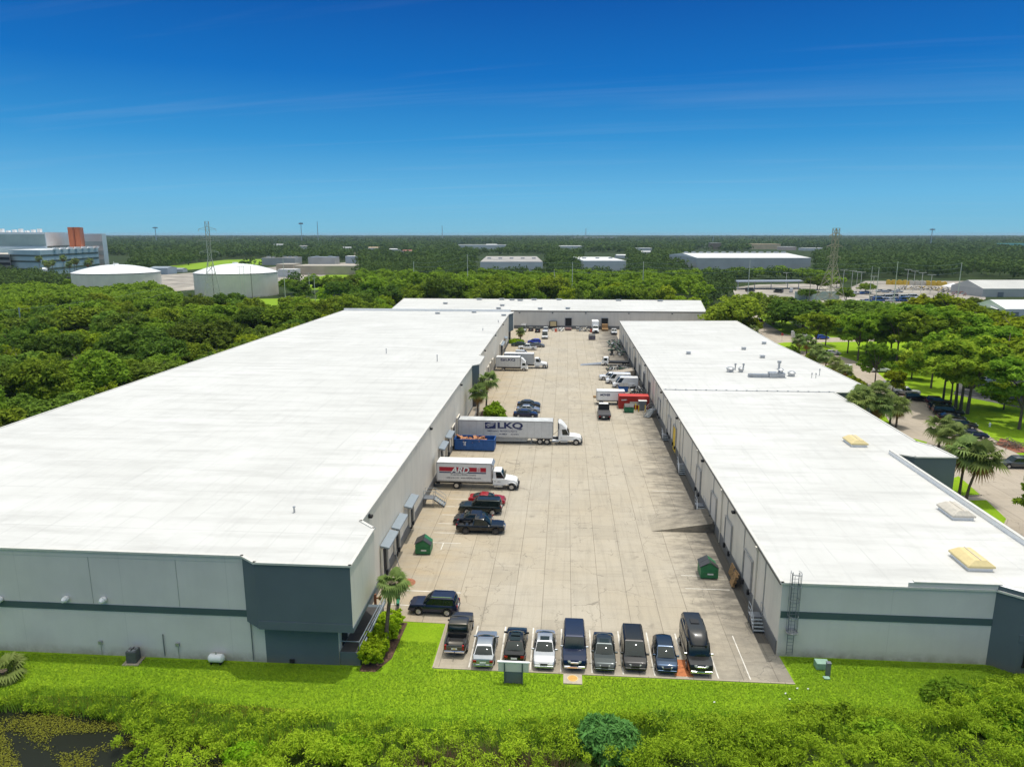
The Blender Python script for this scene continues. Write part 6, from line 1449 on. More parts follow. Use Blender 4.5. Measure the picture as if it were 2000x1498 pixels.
# ---------------------------------------------------------------- near marsh, scrub and lawn
EDGE = [(-60, 1345), (0, 1350), (250, 1347), (400, 1372), (560, 1392), (700, 1400), (830, 1410), (1000, 1412), (1130, 1400), (1300, 1398), (1500, 1398), (1550, 1380), (1700, 1386), (1790, 1398), (1850, 1350), (1900, 1330), (2000, 1322), (2060, 1322)]
ew = sorted([G(*p) for p in EDGE]); EX = np.array([p[0] for p in ew]); EY = np.array([p[1] for p in ew])
def edge_y(x): return np.interp(x, EX, EY)
def in_pond(x, y):
    px, py, c = proj(np.stack([x, y, np.zeros_like(x)], 1)); return (px < 235-(py-1390)*.0) & (py > 1392+np.maximum(0, (px-60))*.12) & (px+ (py-1400)*.2 < 245)
r = np.random.default_rng(33); n = 4700
x = r.uniform(-52, 52, n); y = edge_y(x)-r.random(n)**.85*22; depth = edge_y(x)-y
nz = np.sin(x*.55+1.1*np.sin(y*.8))*np.cos(y*.7+.9*np.sin(x*.43)); bx_, by_ = G(1185, 1462); keep = ~in_pond(x, y) & (y > 26) & ~((np.abs(x-bx_) < 2.3) & (y > by_-2.2) & (y < by_+1.8)); x, y, depth, nz = x[keep], y[keep], depth[keep], nz[keep]; n = len(x)
east = np.clip((x+4)/10, 0, 1); hump = .5+.5*np.sin(x*.9+1.9*np.sin(y*.6+1))*np.cos(y*1.3+1.2*np.sin(x*.7))
hh = np.clip(.12+depth*(.26+.32*east), .1, 1.45+1.5*east)*(.55+.55*hump+.35*nz)*(.75+.4*r.random(n)); rad = (.28+.40*r.random(n))*(1+.25*east)
C = np.stack([x, y, np.maximum(hh, .1)*.8], 1); tn = np.clip(.12+.55*hump*(.5+.5*nz)+.30*r.random(n)+np.where((x > -26) & (x < -2), .34, 0), 0, 1)
q, t = leaves(C, rad*(.7+.6*r.random(n)), 125, .072, .95, .5, 3.2, r, tone=tn, outw=.45, jit=.3)
o = bpy.data.objects.new('scrub', mesh_np('scrub', q, 4, LEAF['shrub'], t)); col.objects.link(o); tag(o, 'bright yellow green marsh scrub filling the foreground below the lawn', 'scrub', None, 'stuff')
sheet('marsh_ground', [(-60, 10)]+[(float(q_[0]), float(q_[1])-.7) for q_ in ew][::-1][::-1]+[(70, 40), (70, 10)], -.006, grass_mat('marsh_soil', (.040, .066, .014), (.055, .085, .016), (.03, .035, .012), False))
# tall sedge blades along the wet edge and brown stalks
def blades(x, y, h, w, r, lean=.35):
    n = len(x); a = r.random(n)*2*PI; d = np.stack([np.cos(a), np.sin(a), np.zeros(n)], 1); P = np.stack([x, y, np.zeros(n)], 1); s = np.stack([-np.sin(a), np.cos(a), np.zeros(n)], 1)*w[:, None]
    up = np.array([0, 0, 1.])*h[:, None]; m_ = P+up*.55+d*(h*lean*.3)[:, None]; tip = P+up+d*(h*lean)[:, None]; return np.stack([P-s, P+s, m_+s*.8, tip], 1) if False else np.stack([P-s, P+s, tip+s*.15, tip-s*.15], 1)
n = 26000; x = r.uniform(-50, 52, n); y = edge_y(x)+.5-r.random(n)*5.0; k = ~in_pond(x, y); x, y = x[k], y[k]; dp = np.clip(edge_y(x)-y+.3, .1, 3)
q = blades(x, y, (.18+.30*dp)*(.5+r.random(len(x))), np.full(len(x), .022), r)
o = bpy.data.objects.new('sedge', mesh_np('sedge', q, 4, LEAF['sedge'], r.random(len(x)))); col.objects.link(o); tag(o, 'tall sedge grass between mown lawn and scrub', 'tall grass', None, 'stuff')
n = 5200; x = r.normal(-4.5, 2.6, n); y = 38.2+r.random(n)*3.4; q = blades(x, y, .5+1.1*r.random(n), np.full(n, .02), r, .5)
o = bpy.data.objects.new('dry_stalks', mesh_np('dry_stalks', q, 4, leaf_mat('dry_stalk', (.12, .085, .05), (.24, .18, .11), .1), r.random(n))); col.objects.link(o); tag(o, 'brown dry stalks standing in the scrub below the sign board', 'dry grass', None, 'stuff')
n = 120000; x = r.uniform(-50, 50, n); y = edge_y(x)-.4+r.random(n)*np.maximum(0, 56-edge_y(x)); 
k = ~((x > -10.6) & (x < 18.9) & (y > 51.7)) & ~((x < -16.2) & (y > 51.4)) & ~((x > 18.3) & (y > 55.6)) & ~((x < -10) & (y > 58.5)) & ~((x > -16.4) & (x < -14) & (y > 51)) & (np.hypot(x-1.1, y-51.2) > 1.0)
x, y = x[k], y[k]; nz = np.sin(x*.31+np.sin(y*.5))*np.cos(y*.6+np.sin(x*.27)); q = blades(x, y, .05+.07*r.random(len(x)), np.full(len(x), .03), r, 1.1)
o = bpy.data.objects.new('lawn_grass', mesh_np('lawn_grass', q, 4, LEAF['lawn'], np.clip(.42+.22*nz+.2*np.sin(x*1.3+2*np.sin(y*1.7))*np.sin(y*2.1+1.5*np.sin(x*.9))+.45*(r.random(len(x))-.5), 0, 1))); col.objects.link(o); tag(o, 'mown bright green lawn grass in front of the parking row', 'grass', None, 'stuff')
# dark pond with floating weed
k = NB('pond_water'); k.b.inputs['Base Color'].default_value = (.012, .014, .008, 1); k.b.inputs['Roughness'].default_value = .25; k.b.inputs['Specular IOR Level'].default_value = .15
sheet('pond', [(-52, 28), (-22, 30), (-20.5, 38.5), (-25, 43), (-36, 44.5), (-52, 44.8)], .012, k.m)
n = 110000; x = r.uniform(-52, -19, n); y = r.uniform(32, 46, n); nz = np.sin(x*.75+1.7*np.sin(y*.9+.3*x))*np.cos(y*1.1+1.2*np.sin(x*.5)); kk = (nz+.5*r.normal(size=n)*.5 > .28-.42*(y > 42)) & (y < edge_y(x)+.3); x, y = x[kk], y[kk]; m_ = len(x)
P = np.stack([x, y, .02+.10*r.random(m_)], 1); a = r.random(m_)*2*PI; s = (.018+.035*r.random(m_))[:, None]; e1 = np.stack([np.cos(a), np.sin(a), .3*r.normal(size=m_)], 1)*s*1.4; e2 = np.stack([-np.sin(a), np.cos(a), .3*r.normal(size=m_)], 1)*s
o = bpy.data.objects.new('pond_weed', mesh_np('pond_weed', np.stack([P-e1, P+e2, P+e1, P-e2], 1), 4, LEAF['dry'], r.random(m_))); col.objects.link(o); tag(o, 'yellow brown floating weed on the dark pond', 'pond weed', None, 'stuff')
# single shrubs that stand out of the scrub
def one(px, py, rx, ry, h, m, lab, seed, n=150, lf=70, size=.15, name='shrub', asp=1.6):
    x, y = G(px, py); return shrub(name, lab, x, y, rx, ry, h, LEAF[m], n, lf, size, seed, None, 'shrub', False, asp)
one(1185, 1462, 2.3, 1.8, 3.0, 'blue', 'large blue green feathery shrub in the scrub below the dark cars', 41, 210, 90, .17, asp=2.6)
one(1590, 1412, 1.9, 1.2, 1.7, 'light', 'rounded green shrub cluster in the lawn below the parking corner', 42, 120, 70, .15)
one(1645, 1405, 1.0, .9, 1.9, 'light', 'upright green shrub right of the rounded shrub cluster', 43, 70, 60, .14)
one(1290, 1420, 1.5, 1.0, 1.4, 'sedge', 'wispy green shrub right of the blue green one', 44, 90, 60, .13, asp=3)
one(1395, 1432, 1.5, 1.1, 1.7, 'light', 'dark leafy shrub in the scrub below the tall black van', 45, 110, 60, .15)
one(1872, 1370, 2.6, 1.7, 1.9, 'sedge', 'broad wispy shrub at the lawn edge below the right end wall', 46, 150, 60, .15, asp=3)
one(1960, 1420, 3.0, 2.0, 2.3, 'shrub', 'tall bright scrub bush at the right edge of the foreground', 47, 200, 70, .16)
one(1720, 1452, 2.8, 1.6, 2.0, 'shrub', 'wide bright scrub bush in the lower right foreground', 48, 180, 70, .16)
one(1480, 1470, 2.4, 1.5, 1.9, 'shrub', 'bright scrub bush in the bottom foreground right of the blue green shrub', 49, 160, 70, .16)
one(680, 1470, 2.2, 1.3, 1.3, 'bright', 'bright yellow green bush in the bottom foreground left of the dry stalks', 50, 150, 70, .15)
one(480, 1478, 1.6, 1.0, 1.1, 'bright', 'bright yellow green bush near the dark pond', 51, 110, 70, .15)
x, y = G(8, 1322); t = palm('stemless saw palmetto at the left picture edge by the sage wall', x, y, .5, (0, 0), .85, None, 2); t.name = 'saw_palmetto'; t['category'] = 'palmetto'
# litter on the lawn
for i, (px, py) in enumerate(((1557, 1345), (1534, 1355), (1542, 1366), (1395, 1372), (995, 1387), (1578, 1346))):
    x, y = G(px, py); b = B(); b.box((0, 0, .05), (.13, .09, .04), 0, i); b.box((.04, .02, .08), (.07, .05, .04), 0, i*2); tag(b.obj('litter', M['white'] if i != 4 else M['wood'], loc=(x, y, 0)), ('white scrap of litter farthest left by the parking corner', 'white scrap of litter below the parking corner', 'white scrap nearest the rounded shrub cluster', 'white scrap on the lawn below the black van', 'orange scrap on the lawn below the sign board', 'white scrap nearest the utility box')[i], 'litter', 'scraps on the lawn')
# cut branches by the mulch
b = B(); r0 = random.Random(4)
for i in range(70):
    a = r0.uniform(0, PI); l = r0.uniform(.8, 2.6); c = Vector((r0.gauss(0, 2.2), r0.gauss(0, 1.0), r0.uniform(.1, .8))); d = Vector((math.cos(a), math.sin(a), r0.uniform(-.2, .3)))*l/2; b.tube(c-d, c+d, .05, 5)
tag(b.obj('branch_pile', M['bark'], loc=(*G(1968, 872), 0)), 'grey pile of cut branches by the red mulch', 'branches')
# ================================================================ BACKGROUND PLACE
def depth_scale(py): return (py-HZ)*math.cos(PITCH)/CH      # px per metre of ground seen at row py
def rel(px, py, top): return GY(px, top, G(px, py)[1])[1]
def tank(px, py, dia, wall, dome, label):
    x, y = G(px, py); d = math.hypot(x, y); x += x/d*dia/2; y += y/d*dia/2
    t = thing('storage_tank', label, 'tank', (x, y, 0), 0, 'domed storage tanks'); R = dia/2
    b = B(); b.tube((0, 0, -.2), (0, 0, wall), R, 64, 0, None, False); b.obj('wall', wall_tank, t, 30)
    b = B(); n = 64; rings = [(R*1.01*math.cos(a), wall+dome*math.sin(a)/1.0) for a in np.linspace(0, PI/2*.97, 10)]
    rings = [(R*1.01*(1-(i/9)), wall+dome*(1-(1-(i/9))**2)) for i in range(10)][:-1]+[(.3, wall+dome)]
    vs = [(r_*math.cos(2*PI*k/n), r_*math.sin(2*PI*k/n), z) for r_, z in rings for k in range(n)]
    b.add(vs, [(i*n+k, i*n+(k+1) % n, (i+1)*n+(k+1) % n, (i+1)*n+k) for i in range(9) for k in range(n)]); b.obj('dome', M['white'], t, 60)
    b = B(); b.tube((0, 0, wall-.3), (0, 0, wall+.12), R+.12, 64, 0, None, False); b.obj('rim', M['trim_dark'], t, 30)
    b = B(); b.tube((0, 0, wall+dome-.2), (0, 0, wall+dome+.7), 1.6, 12); b.obj('hatch', M['white'], t, 40); return t
wall_tank = wall_mat('tank_wall_paint', (.72, .68, .58), .25)
tank(233, 576, 49, 12.2, 4.6, 'domed pale storage tank on the left nearest the office blocks')
tank(465, 582, 46.5, 13.2, 5.0, 'domed pale storage tank behind the lattice tower')
def block(name, label, pts, z1, wallm, roofm, parent=None, cat='building', z0=-.1):
    t = parent or thing(name, label, cat, (0, 0, 0)); b = B(); b.prism(pts, z0, z1-.05, top=False, bottom=False); b.obj('wall', wallm, t); b = B(); b.prism(pts, z1-.06, z1); b.obj('roof', roofm, t); return t
glassb = mat('office_glass_band', (.09, .12, .115), .15, 0, .1, .2); blueg = mat('office_blue_panel', (.36, .47, .51), .4, 0, .08, .15); paleg = mat('office_pale_panel', (.58, .63, .66), .4, 0, .06, .15); brick = mat('office_brown_base', (.28, .215, .17), .8, 0, .1, .4)
def bands(t, p, q, zs, h, m=None):
    for z in zs:
        b = B(); p_ = Vector((*p, 0)); q_ = Vector((*q, 0)); d = q_-p_; n = Vector((d.y, -d.x, 0)).normalized(); c = (p_+q_)/2+n*.1; b.box((c.x, c.y, z), (d.length*.985, .25, h), 0, math.atan2(d.y, d.x)); b.obj('window_band', m or glassb, t)
def quadpts(a, b_, c): return [a, b_, c, (a[0]+c[0]-b_[0], a[1]+c[1]-b_[1])]
O = thing('office_building', 'blue grey banded office building in front of the orange tower', 'building', (0, 0, 0))
A0, A1, A2 = G(22, 537), G(84, 539), G(196, 527); zA = rel(84, 539, 489)
block('', '', quadpts(A0, A1, A2), zA, blueg, M['white'], O)
bands(O, A0, A1, [zA*.24, zA*.55, zA*.78], zA*.07); bands(O, A1, A2, [zA*.24, zA*.55, zA*.78], zA*.08)
b = B(); p_, q_ = Vector((*A0, 0)), Vector((*A1, 0)); c = (p_+q_)/2; d = q_-p_; n = Vector((d.y, -d.x, 0)).normalized()*.2; b.box((c.x+n.x, c.y+n.y, zA*.08), (d.length, .5, zA*.16), 0, math.atan2(d.y, d.x)); b.obj('base', brick, O)
for k in range(7):
    f = .15+.12*k; b = B(); x = A1[0]+(A2[0]-A1[0])*f; y = A1[1]+(A2[1]-A1[1])*f+8; b.box((x, y, zA+.9), (4, 3, 1.8)); b.obj('roof_unit', M['white'], O)
O2 = thing('office_building', 'tall grey office block with pale end behind the banded building', 'building', (0, 0, 0))
B0, B1, B2 = G(-90, 530), G(98, 530), G(148, 522); zB = rel(98, 530, 454)
block('', '', quadpts(B0, B1, B2), zB, paleg, M['white'], O2); bands(O2, B0, B1, [zB*.80], zB*.30, mat('office_grey_glass', (.27, .33, .32), .25, 0, .1, .1)); bands(O2, B0, B1, [zB*.45, zB*.27], zB*.07); bands(O2, B1, B2, [zB*.62, zB*.38], zB*.05)
b = B(); x, y = G(40, 531); b.box((x, y-2, zB*.30), (70, 12, zB*.6), 0, math.atan2(B1[1]-B0[1], B1[0]-B0[0])); b.obj('lower_wing', blueg, O2)
for k in range(9):
    b = B(); f = .38+.065*k; x = B0[0]+(B1[0]-B0[0])*f; y = B0[1]+(B1[1]-B0[1])*f+6; b.box((x, y, zB+.8+(k % 3)*.4), (3, 3, 1.8+(k % 3)*.8)); b.obj('roof_unit', M['white'], O2)
O3 = thing('tower', 'rust orange tower slab rising from the office buildings', 'tower', (0, 0, 0))
C0, C1, C2 = G(142, 529), G(165, 529), G(172, 525); zC = rel(150, 529, 444); block('', '', quadpts(C0, C1, C2), zC, mat('rust_orange_cladding', (.42, .115, .04), .6, 0, .1, .1), M['cream'], O3)
b = B(); p_, q_ = Vector((*C0, 0)), Vector((*C1, 0)); c = (p_+q_)/2; b.box((c.x, c.y-.3, zC*.5), (1.2, .6, zC*.98)); b.obj('seam', mat('rust_orange_dark', (.30, .08, .03), .6), O3)
O4 = thing('office_building', 'pale striped office block right of the orange tower', 'building', (0, 0, 0))
D0, D1, D2 = G(163, 523), G(206, 524), G(214, 519); zD = rel(190, 523, 457); block('', '', quadpts(D0, D1, D2), zD, paleg, M['white'], O4); bands(O4, D0, D1, [zD*.2, zD*.45, zD*.72], zD*.12, blueg)
t = thing('parking_garage', 'grey round cornered garage at the left edge of the picture', 'building', (0, 0, 0)); E0, E1, E2 = G(-60, 537), G(24, 538), G(30, 530); zE = rel(20, 538, 497); block('', '', quadpts(E0, E1, E2), zE, mat('garage_grey', (.22, .21, .20), .8, 0, .15, .2), M['cream'], t); bands(t, E0, E1, [zE*.3, zE*.55, zE*.8], zE*.12, M['dark'])
def shed(label, px0, px1, py, top, deep, wm, rm, pitch=0, cat='building', name='warehouse', doors=0, units=0, band=0):
    a, b_ = G(px0, py), G(px1, py); z = max(2.5, rel((px0+px1)/2, py, top)); d = Vector((b_[0]-a[0], b_[1]-a[1], 0)); n = Vector((-d.y, d.x, 0)).normalized()*deep
    pts = [a, b_, (b_[0]+n.x, b_[1]+n.y), (a[0]+n.x, a[1]+n.y)]; t = thing(name, label, cat, (0, 0, 0)); bb = B(); bb.prism(pts, -.1, z-.02, top=False, bottom=False); bb.obj('wall', wm, t)
    bb = B()
    if pitch:
        m0 = ((pts[0][0]+pts[3][0])/2, (pts[0][1]+pts[3][1])/2, z+pitch); m1 = ((pts[1][0]+pts[2][0])/2, (pts[1][1]+pts[2][1])/2, z+pitch); P3 = [(*p, z) for p in pts]
        bb.add(P3+[m0, m1], [(0, 1, 5, 4), (2, 3, 4, 5), (1, 2, 5), (3, 0, 4)])
    else: bb.prism(pts, z-.03, z+.25)
    bb.obj('roof', rm, t)
    for i in range(doors):
        f = (i+.5)/doors; bb = B(); c = Vector((*a, 0))+d*f; bb.box((c.x, c.y-.1, z*.3), (3.2, .4, z*.55), 0, math.atan2(d.y, d.x)); bb.obj('door', M['steel'], t)
    for i in range(units):
        f = (i+.5)/units; bb = B(); c = Vector((*a, 0))+d*f+n*.5; bb.box((c.x, c.y, z+pitch+.7), (4, 3, 1.5)); bb.obj('roof_unit', M['galv'], t)
    return t
gw = mat('shed_grey_wall', (.40, .40, .39), .6, 0, .1, .1); ww = mat('shed_white_wall', (.52, .53, .53), .6, 0, .08, .1); gr = mat('shed_grey_roof', (.33, .31, .29), .8, 0, .15, .05); wr = mat('shed_white_roof', (.62, .62, .61), .7, 0, .06, .05); bw = mat('shed_blue_wall', (.36, .42, .48), .6, 0, .08, .1); tanw = mat('shed_tan_wall', (.60, .45, .27), .7, 0, .1, .1)
shed('grey brown flat roofed warehouse beyond the tree belt left of centre', 938, 1060, 531, 512, 170, ww, gr, 0, units=5)
shed('white roofed warehouse beyond the tree belt at the centre', 1139, 1222, 530, 510, 120, ww, wr, 0, units=3)
shed('long white roofed distribution building on the right with round vents', 1360, 1582, 532, 504, 120, gw, wr, 3.0, units=14)
shed('pale low building far off left of centre with green trees around', 893, 990, 487, 479, 60, ww, gw)
shed('long low white building near the horizon at the centre', 1120, 1205, 470, 463.5, 60, ww, wr)
shed('white flat building mid distance between trees at the centre', 1090, 1140, 489, 481, 60, ww, wr)
shed('small white building right of centre behind the belt', 1245, 1274, 493, 485, 30, ww, wr)
shed('square brown water building with pale roof behind the long building', 1388, 1408, 488, 475, 22, mat('brown_wall', (.2, .15, .11), .8), wr)
shed('tan block with flat roof behind the right lattice tower', 1468, 1524, 487, 477, 45, tanw, mat('tan_roof', (.5, .38, .24), .8))
shed('low pale pink building beside the tan block', 1527, 1555, 489, 482.5, 30, mat('pink_wall', (.55, .42, .36), .8), wr)
shed('long low pale building seen through the right lattice tower', 1570, 1612, 490, 485, 30, ww, wr)
shed('turquoise roofed building far off at the right edge', 1945, 2010, 482, 476, 40, mat('teal_wall', (.10, .36, .36), .6), mat('teal_roof', (.12, .40, .38), .6))
shed('grey metal building with dome shed roof in the equipment yard', 1918, 2060, 580, 564, 30, gw, mat('light_metal_roof', (.50, .49, .46), .5, .2, .08, .1), 4.0, doors=2)
shed('white gabled house at the right edge among trees', 1962, 2040, 617, 604, 22, ww, wr, 3.2, doors=2, name='house', cat='house')
shed('white carport roof beside the gabled house', 1945, 1964, 615, 606, 10, M['dark'], wr, .8, name='carport', cat='carport')
shed('blue grey pump house behind the left storage tank', 292, 328, 536, 524, 18, bw, M['awning'], 1.2, name='pump_house')
shed('small pale hut right of the left storage tank', 337, 357, 532, 526, 10, ww, M['galv'], 1.0, name='hut', cat='hut')
shed('long pale concrete basin of the treatment plant', 576, 692, 537, 520, 34, mat('basin_concrete', (.42, .36, .27), .9, 0, .15, .1), mat('basin_top', (.40, .36, .30), .9), 0, 'basin', 'treatment_basin')
shed('tan wall block of the treatment plant beside the right tank', 540, 573, 533, 517, 25, mat('basin_concrete', (.42, .36, .27), .9), mat('basin_top', (.40, .36, .30), .9), 0, 'basin', 'treatment_basin')
shed('white pipe gallery roof right of the right storage tank', 543, 578, 541, 527, 14, ww, wr, 0, 'building', 'pipe_gallery')
shed('grey railed process building of the treatment plant, left one', 512, 576, 518, 504, 30, gw, gr, 0, units=6, name='process_building')
shed('grey railed process building of the treatment plant, right one', 602, 654, 517, 503, 24, gw, M['galv'], 0, units=2, name='process_building')
shed('blue grey office of the treatment plant', 675, 697, 515, 501, 20, bw, wr, 0, name='office')
shed('tan two storey house beside the plant office', 692, 711, 507, 494, 18, tanw, mat('tan_roof', (.5, .38, .24), .8), 0, name='house', cat='house', doors=2)
for i, (px, lab) in enumerate(((545, 'low white roof far left of centre'), (594, 'low grey roof far left of centre'), (678, 'small white roof above the treatment plant'), (730, 'yellowish house roof far behind the plant'), (771, 'white house far behind the plant'), (797, 'red roofed house far behind the plant'), (960, 'small white roof left of centre'), (1215, 'white sheds behind the central belt'), (1262, 'pale sheds behind the right belt'), (1370, 'white machinery shed left of the brown water building'))):
    py = 484+(i % 3)*3+(6 if i in (3, 4, 5) else 0)+(18 if i == 7 else 8 if i == 8 else 0); shed(lab, px-11, px+11, py, py-6, 18, ww, (wr, gr, wr, tanw, wr, mat('red_roof', (.42, .14, .10), .7), wr, wr, wr, wr)[i], 1.2, name='house', cat='house')
for i, (px, py, r_, h, lab) in enumerate(((88, 548, 2.6, 9, 'white vertical tank in front of the office buildings'), (20, 545, 4, 6, 'white round tank at the left edge'), (40, 548, 3, 4, 'low white tank beside the round one at the left edge'))):
    t = thing('chemical_tank', lab, 'tank', (*G(px, py), 0)); b = B(); b.tube((0, 0, 0), (0, 0, h), r_, 20); b.obj('shell', M['white'], t, 40); b = B(); b.tube((0, 0, h), (0, 0, h+.8), r_, 20, 0, r_*.3); b.obj('cap', M['white'], t, 40)
shed('grey site trailer beside the left storage tank', 128, 149, 551, 541, 6, M['steel'], M['galv'], 0, 'trailer', 'site_trailer')
for i, (px, py, c, k, lab) in enumerate(((120, 555, (.6, .6, .6), 'pickup', 'white pickup in front of the grey site trailer'), (140, 556, (.65, .65, .65), 'sedan', 'white car beside the left storage tank'), (105, 556, (.6, .61, .62), 'cargovan', 'white van left of the site trailer'))):
    x, y = G(px, py); vehicle(k, lab, 'car', x, y, .2*i, c, group='cars by the storage tanks', simple=True)
# tall thin palms before the offices
for i, px in enumerate((80, 92, 97, 105, 128, 138, 148, 152, 174, 180)):
    x, y = G(px, 541+(i % 3)); palm('slender fan palm standing before the blue grey office building', x, y, random.uniform(10, 16), (0, 0), 1.5, 'slender palms before the offices', i)

# ---- lattice towers, poles, wires
def lattice(px, py, top, label, base=9.0, mt=None):
    x, y = G(px, py); H_ = rel(px, py, top); m = mt or mat('lattice_steel', (.50, .48, .42), .6, .2, .1); t = thing('transmission_tower', label, 'pylon', (x, y, 0), .5, 'lattice transmission towers'); r_ = .13
    W = lambda z: base/2*(1-z/H_*1.45)+.0 if z < H_*.55 else base/2*.2025
    lv = [0, .13*H_, .25*H_, .36*H_, .46*H_, .55*H_, .64*H_, .73*H_, .82*H_, .91*H_, H_]; cs = ((-1, -1), (1, -1), (1, 1), (-1, 1))
    for sx, sy in cs:
        b = B()
        for a, c in zip(lv, lv[1:]): b.tube((sx*W(a), sy*W(a), a), (sx*W(c), sy*W(c), c), r_*1.3, 5)
        b.obj('leg', m, t)
    b = B()
    for a, c in zip(lv, lv[1:]):
        for i in range(4):
            p, q = cs[i], cs[(i+1) % 4]; b.tube((p[0]*W(a), p[1]*W(a), a), (q[0]*W(c), q[1]*W(c), c), r_*.75, 4); b.tube((q[0]*W(a), q[1]*W(a), a), (p[0]*W(c), p[1]*W(c), c), r_*.75, 4); b.tube((p[0]*W(c), p[1]*W(c), c), (q[0]*W(c), q[1]*W(c), c), r_*.7, 4)
    b.obj('bracing', m, t); arms = []
    for f, l in ((.62, 4.6), (.76, 5.4), (.90, 4.2)):
        b = B(); z = f*H_
        for s in (-1, 1):
            for o_ in (-.6, .6): b.tube((0, o_, z), (s*l, 0, z+.3), r_*.8, 4); b.tube((0, o_, z+1.6), (s*l, 0, z+.3), r_*.7, 4)
            b.tube((s*l, 0, z+.3), (s*l, 0, z-.9), .1, 5)
        b.obj('crossarm', m, t)
    return (x, y, H_)
TL = lattice(417, 590, 433, 'grey lattice transmission tower in front of the right storage tank')
TR = lattice(1620, 596, 446, 'rust tinted lattice transmission tower by the equipment yard', 11.0, mat('lattice_rusty', (.40, .35, .24), .7, .2, .15))
polem = mat('pole_grey', (.56, .55, .51), .8, 0, .1); polew = mat('pole_wood', (.20, .16, .12), .9, 0, .2); PT = []
def pole(px, py, top, label, arms=1, m=None, r_=.22, group=None, name='power_pole'):
    x, y = G(px, py); H_ = rel(px, py, top); t = thing(name, label, 'pole', (x, y, 0), 0, group); b = B(); b.tube((0, 0, -.2), (0, 0, H_), r_, 8, 0, r_*.6); b.obj('mast', m or polem, t)
    for i in range(arms):
        b = B(); b.box((0, 0, H_*(.97-.1*i)), (2.4, .14, .14)); b.obj('crossarm', m or polem, t)
        b = B()
        for s in (-1, 0, 1): b.tube((s*1.05, 0, H_*(.97-.1*i)), (s*1.05, 0, H_*(.97-.1*i)+.4), .07, 6)
        b.obj('insulator', M['galv'], t)
    return (x, y, H_)
pole(46, 668, 601, 'blue grey metal pole standing in the left woodland', 0, mat('pole_blue', (.30, .36, .40), .5, .2), .32)
ROW = []
for px, py, top, lab in ((810, 592, 511, 'grey pole behind the left end of the far white roof'), (914, 595, 497, 'tall grey pole behind the far roof, second from left'), (1117, 591, 512, 'grey pole behind the middle of the far roof'), (1254, 595, 511, 'grey pole behind the right half of the far roof'), (1459, 598, 507, 'grey pole before the long white building'), (1744, 602, 511, 'grey pole at the meadow before the equipment yard'), (1868, 597, 513, 'grey pole beside the grey metal building')):
    ROW.append(pole(px, py, top, lab, 0))
pole(818, 590, 540, 'short wooden pole beside the leftmost grey pole', 2, polew); pole(814, 590, 543, 'short wooden pole with crossarms next to the leftmost grey pole', 2, polew, .18)
for px, py, top, lab in ((1360, 590, 552, 'wooden pole left of the dirt track'), (1377, 592, 552, 'wooden pole with transformer on the dirt track'), (1579, 600, 541, 'dark wooden pole before the pale green screen'), (1696, 600, 521, 'pole left of the pair by the equipment yard'), (1709, 600, 522, 'pole right of the pair by the equipment yard'),
    (472, 585, 520, 'left pole of the pair before the right tank'), (480, 585, 519, 'right pole of the pair before the right tank'), (494, 590, 519, 'dark pole right of the pair before the right tank'), (419, 588, 517, 'dark pole inside the left lattice tower'), (229, 573, 511, 'slim pole before the left storage tank'), (558, 590, 505, 'tall pole right of the right storage tank'), (606, 588, 533, 'grey double pole with crossarms on the meadow, left'), (616, 588, 537, 'grey double pole with crossarms on the meadow, right')):
    pole(px, py, top, lab, 2 if px in (606, 616, 1377) else 1 if px in (472, 480, 1360) else 0, polew if px in (1360, 1377, 1579, 494, 419) else None, .2)
x, y = G(1081, 590); b = B(); b.path([(x, y, 0), (x-.3, y, 8), (x+.5, y, 13), (x+.1, y, 17)], [.5, .4, .25, .1], 7); b.path([(x, y, 9), (x+1.0, y, 12)], [.2, .08], 6); tag(b.obj('dead_tree', M['cream']), 'bare pale dead trunk behind the middle of the far roof', 'tree')
def wire(p, q, sag, label, r_=.035, group='power lines'):
    b = B(); P = Vector(p); Q_ = Vector(q); pts = [P.lerp(Q_, k/10)-Vector((0, 0, sag*4*(k/10)*(1-k/10))) for k in range(11)]; b.path(pts, r_, 4); tag(b.obj('power_line', M['rail']), label, 'cable', group)
for a, c in zip(ROW, ROW[1:]):
    for f in (.98, .88, .78): wire((a[0], a[1], a[2]*f), (c[0], c[1], c[2]*f), 1.4, 'thin overhead wire between the grey poles behind the far roof', .05)
    wire((a[0], a[1], a[2]*.42), (c[0], c[1], c[2]*.42), 1.0, 'low overhead wire between the grey poles behind the far roof', .045, 'low power lines')
p0 = (*G(46, 668), rel(46, 668, 603))
for k, f in enumerate((.98, .6, .45)):
    wire((p0[0], p0[1], p0[2]*f), (TL[0], TL[1], 14-2*k), 2.0, 'overhead wire from the blue grey pole across the left woodland', .03, 'woodland power lines'); wire((p0[0], p0[1], p0[2]*f), (p0[0]-70, p0[1]-45, p0[2]*f), 1.0, 'overhead wire leaving the blue grey pole to the left', .03, 'left power lines')
for px, py, top, lab in ((306, 476, 443, 'thin antenna mast on the horizon above the left tank'), (590, 478, 434, 'thin antenna mast on the horizon, shorter of the left of centre pair'), (622, 481, 433, 'tall thin mast right of the shorter antenna on the horizon'), (864, 472, 441, 'thin mast on the horizon above the far roof left end'), (1817, 484, 446, 'cell tower on the horizon at the right'), (1144, 470, 446, 'faint thin mast on the horizon at the centre'), (1392, 480, 460, 'short mast near the brown water building')):
    x, y = G(px, py); H_ = rel(px, py, top); w = .0011*math.hypot(x, y)*.55; t = thing('antenna_mast', lab, 'mast', (x, y, 0)); b = B(); b.tube((0, 0, 0), (0, 0, H_), w, 6, 0, w*.5); b.obj('mast', M['galv'], t)
    if px in (306, 590, 1817):
        b = B(); b.tube((0, 0, H_*.9), (0, 0, H_*.96), w*5, 8); b.obj('antenna_array', M['galv'], t)
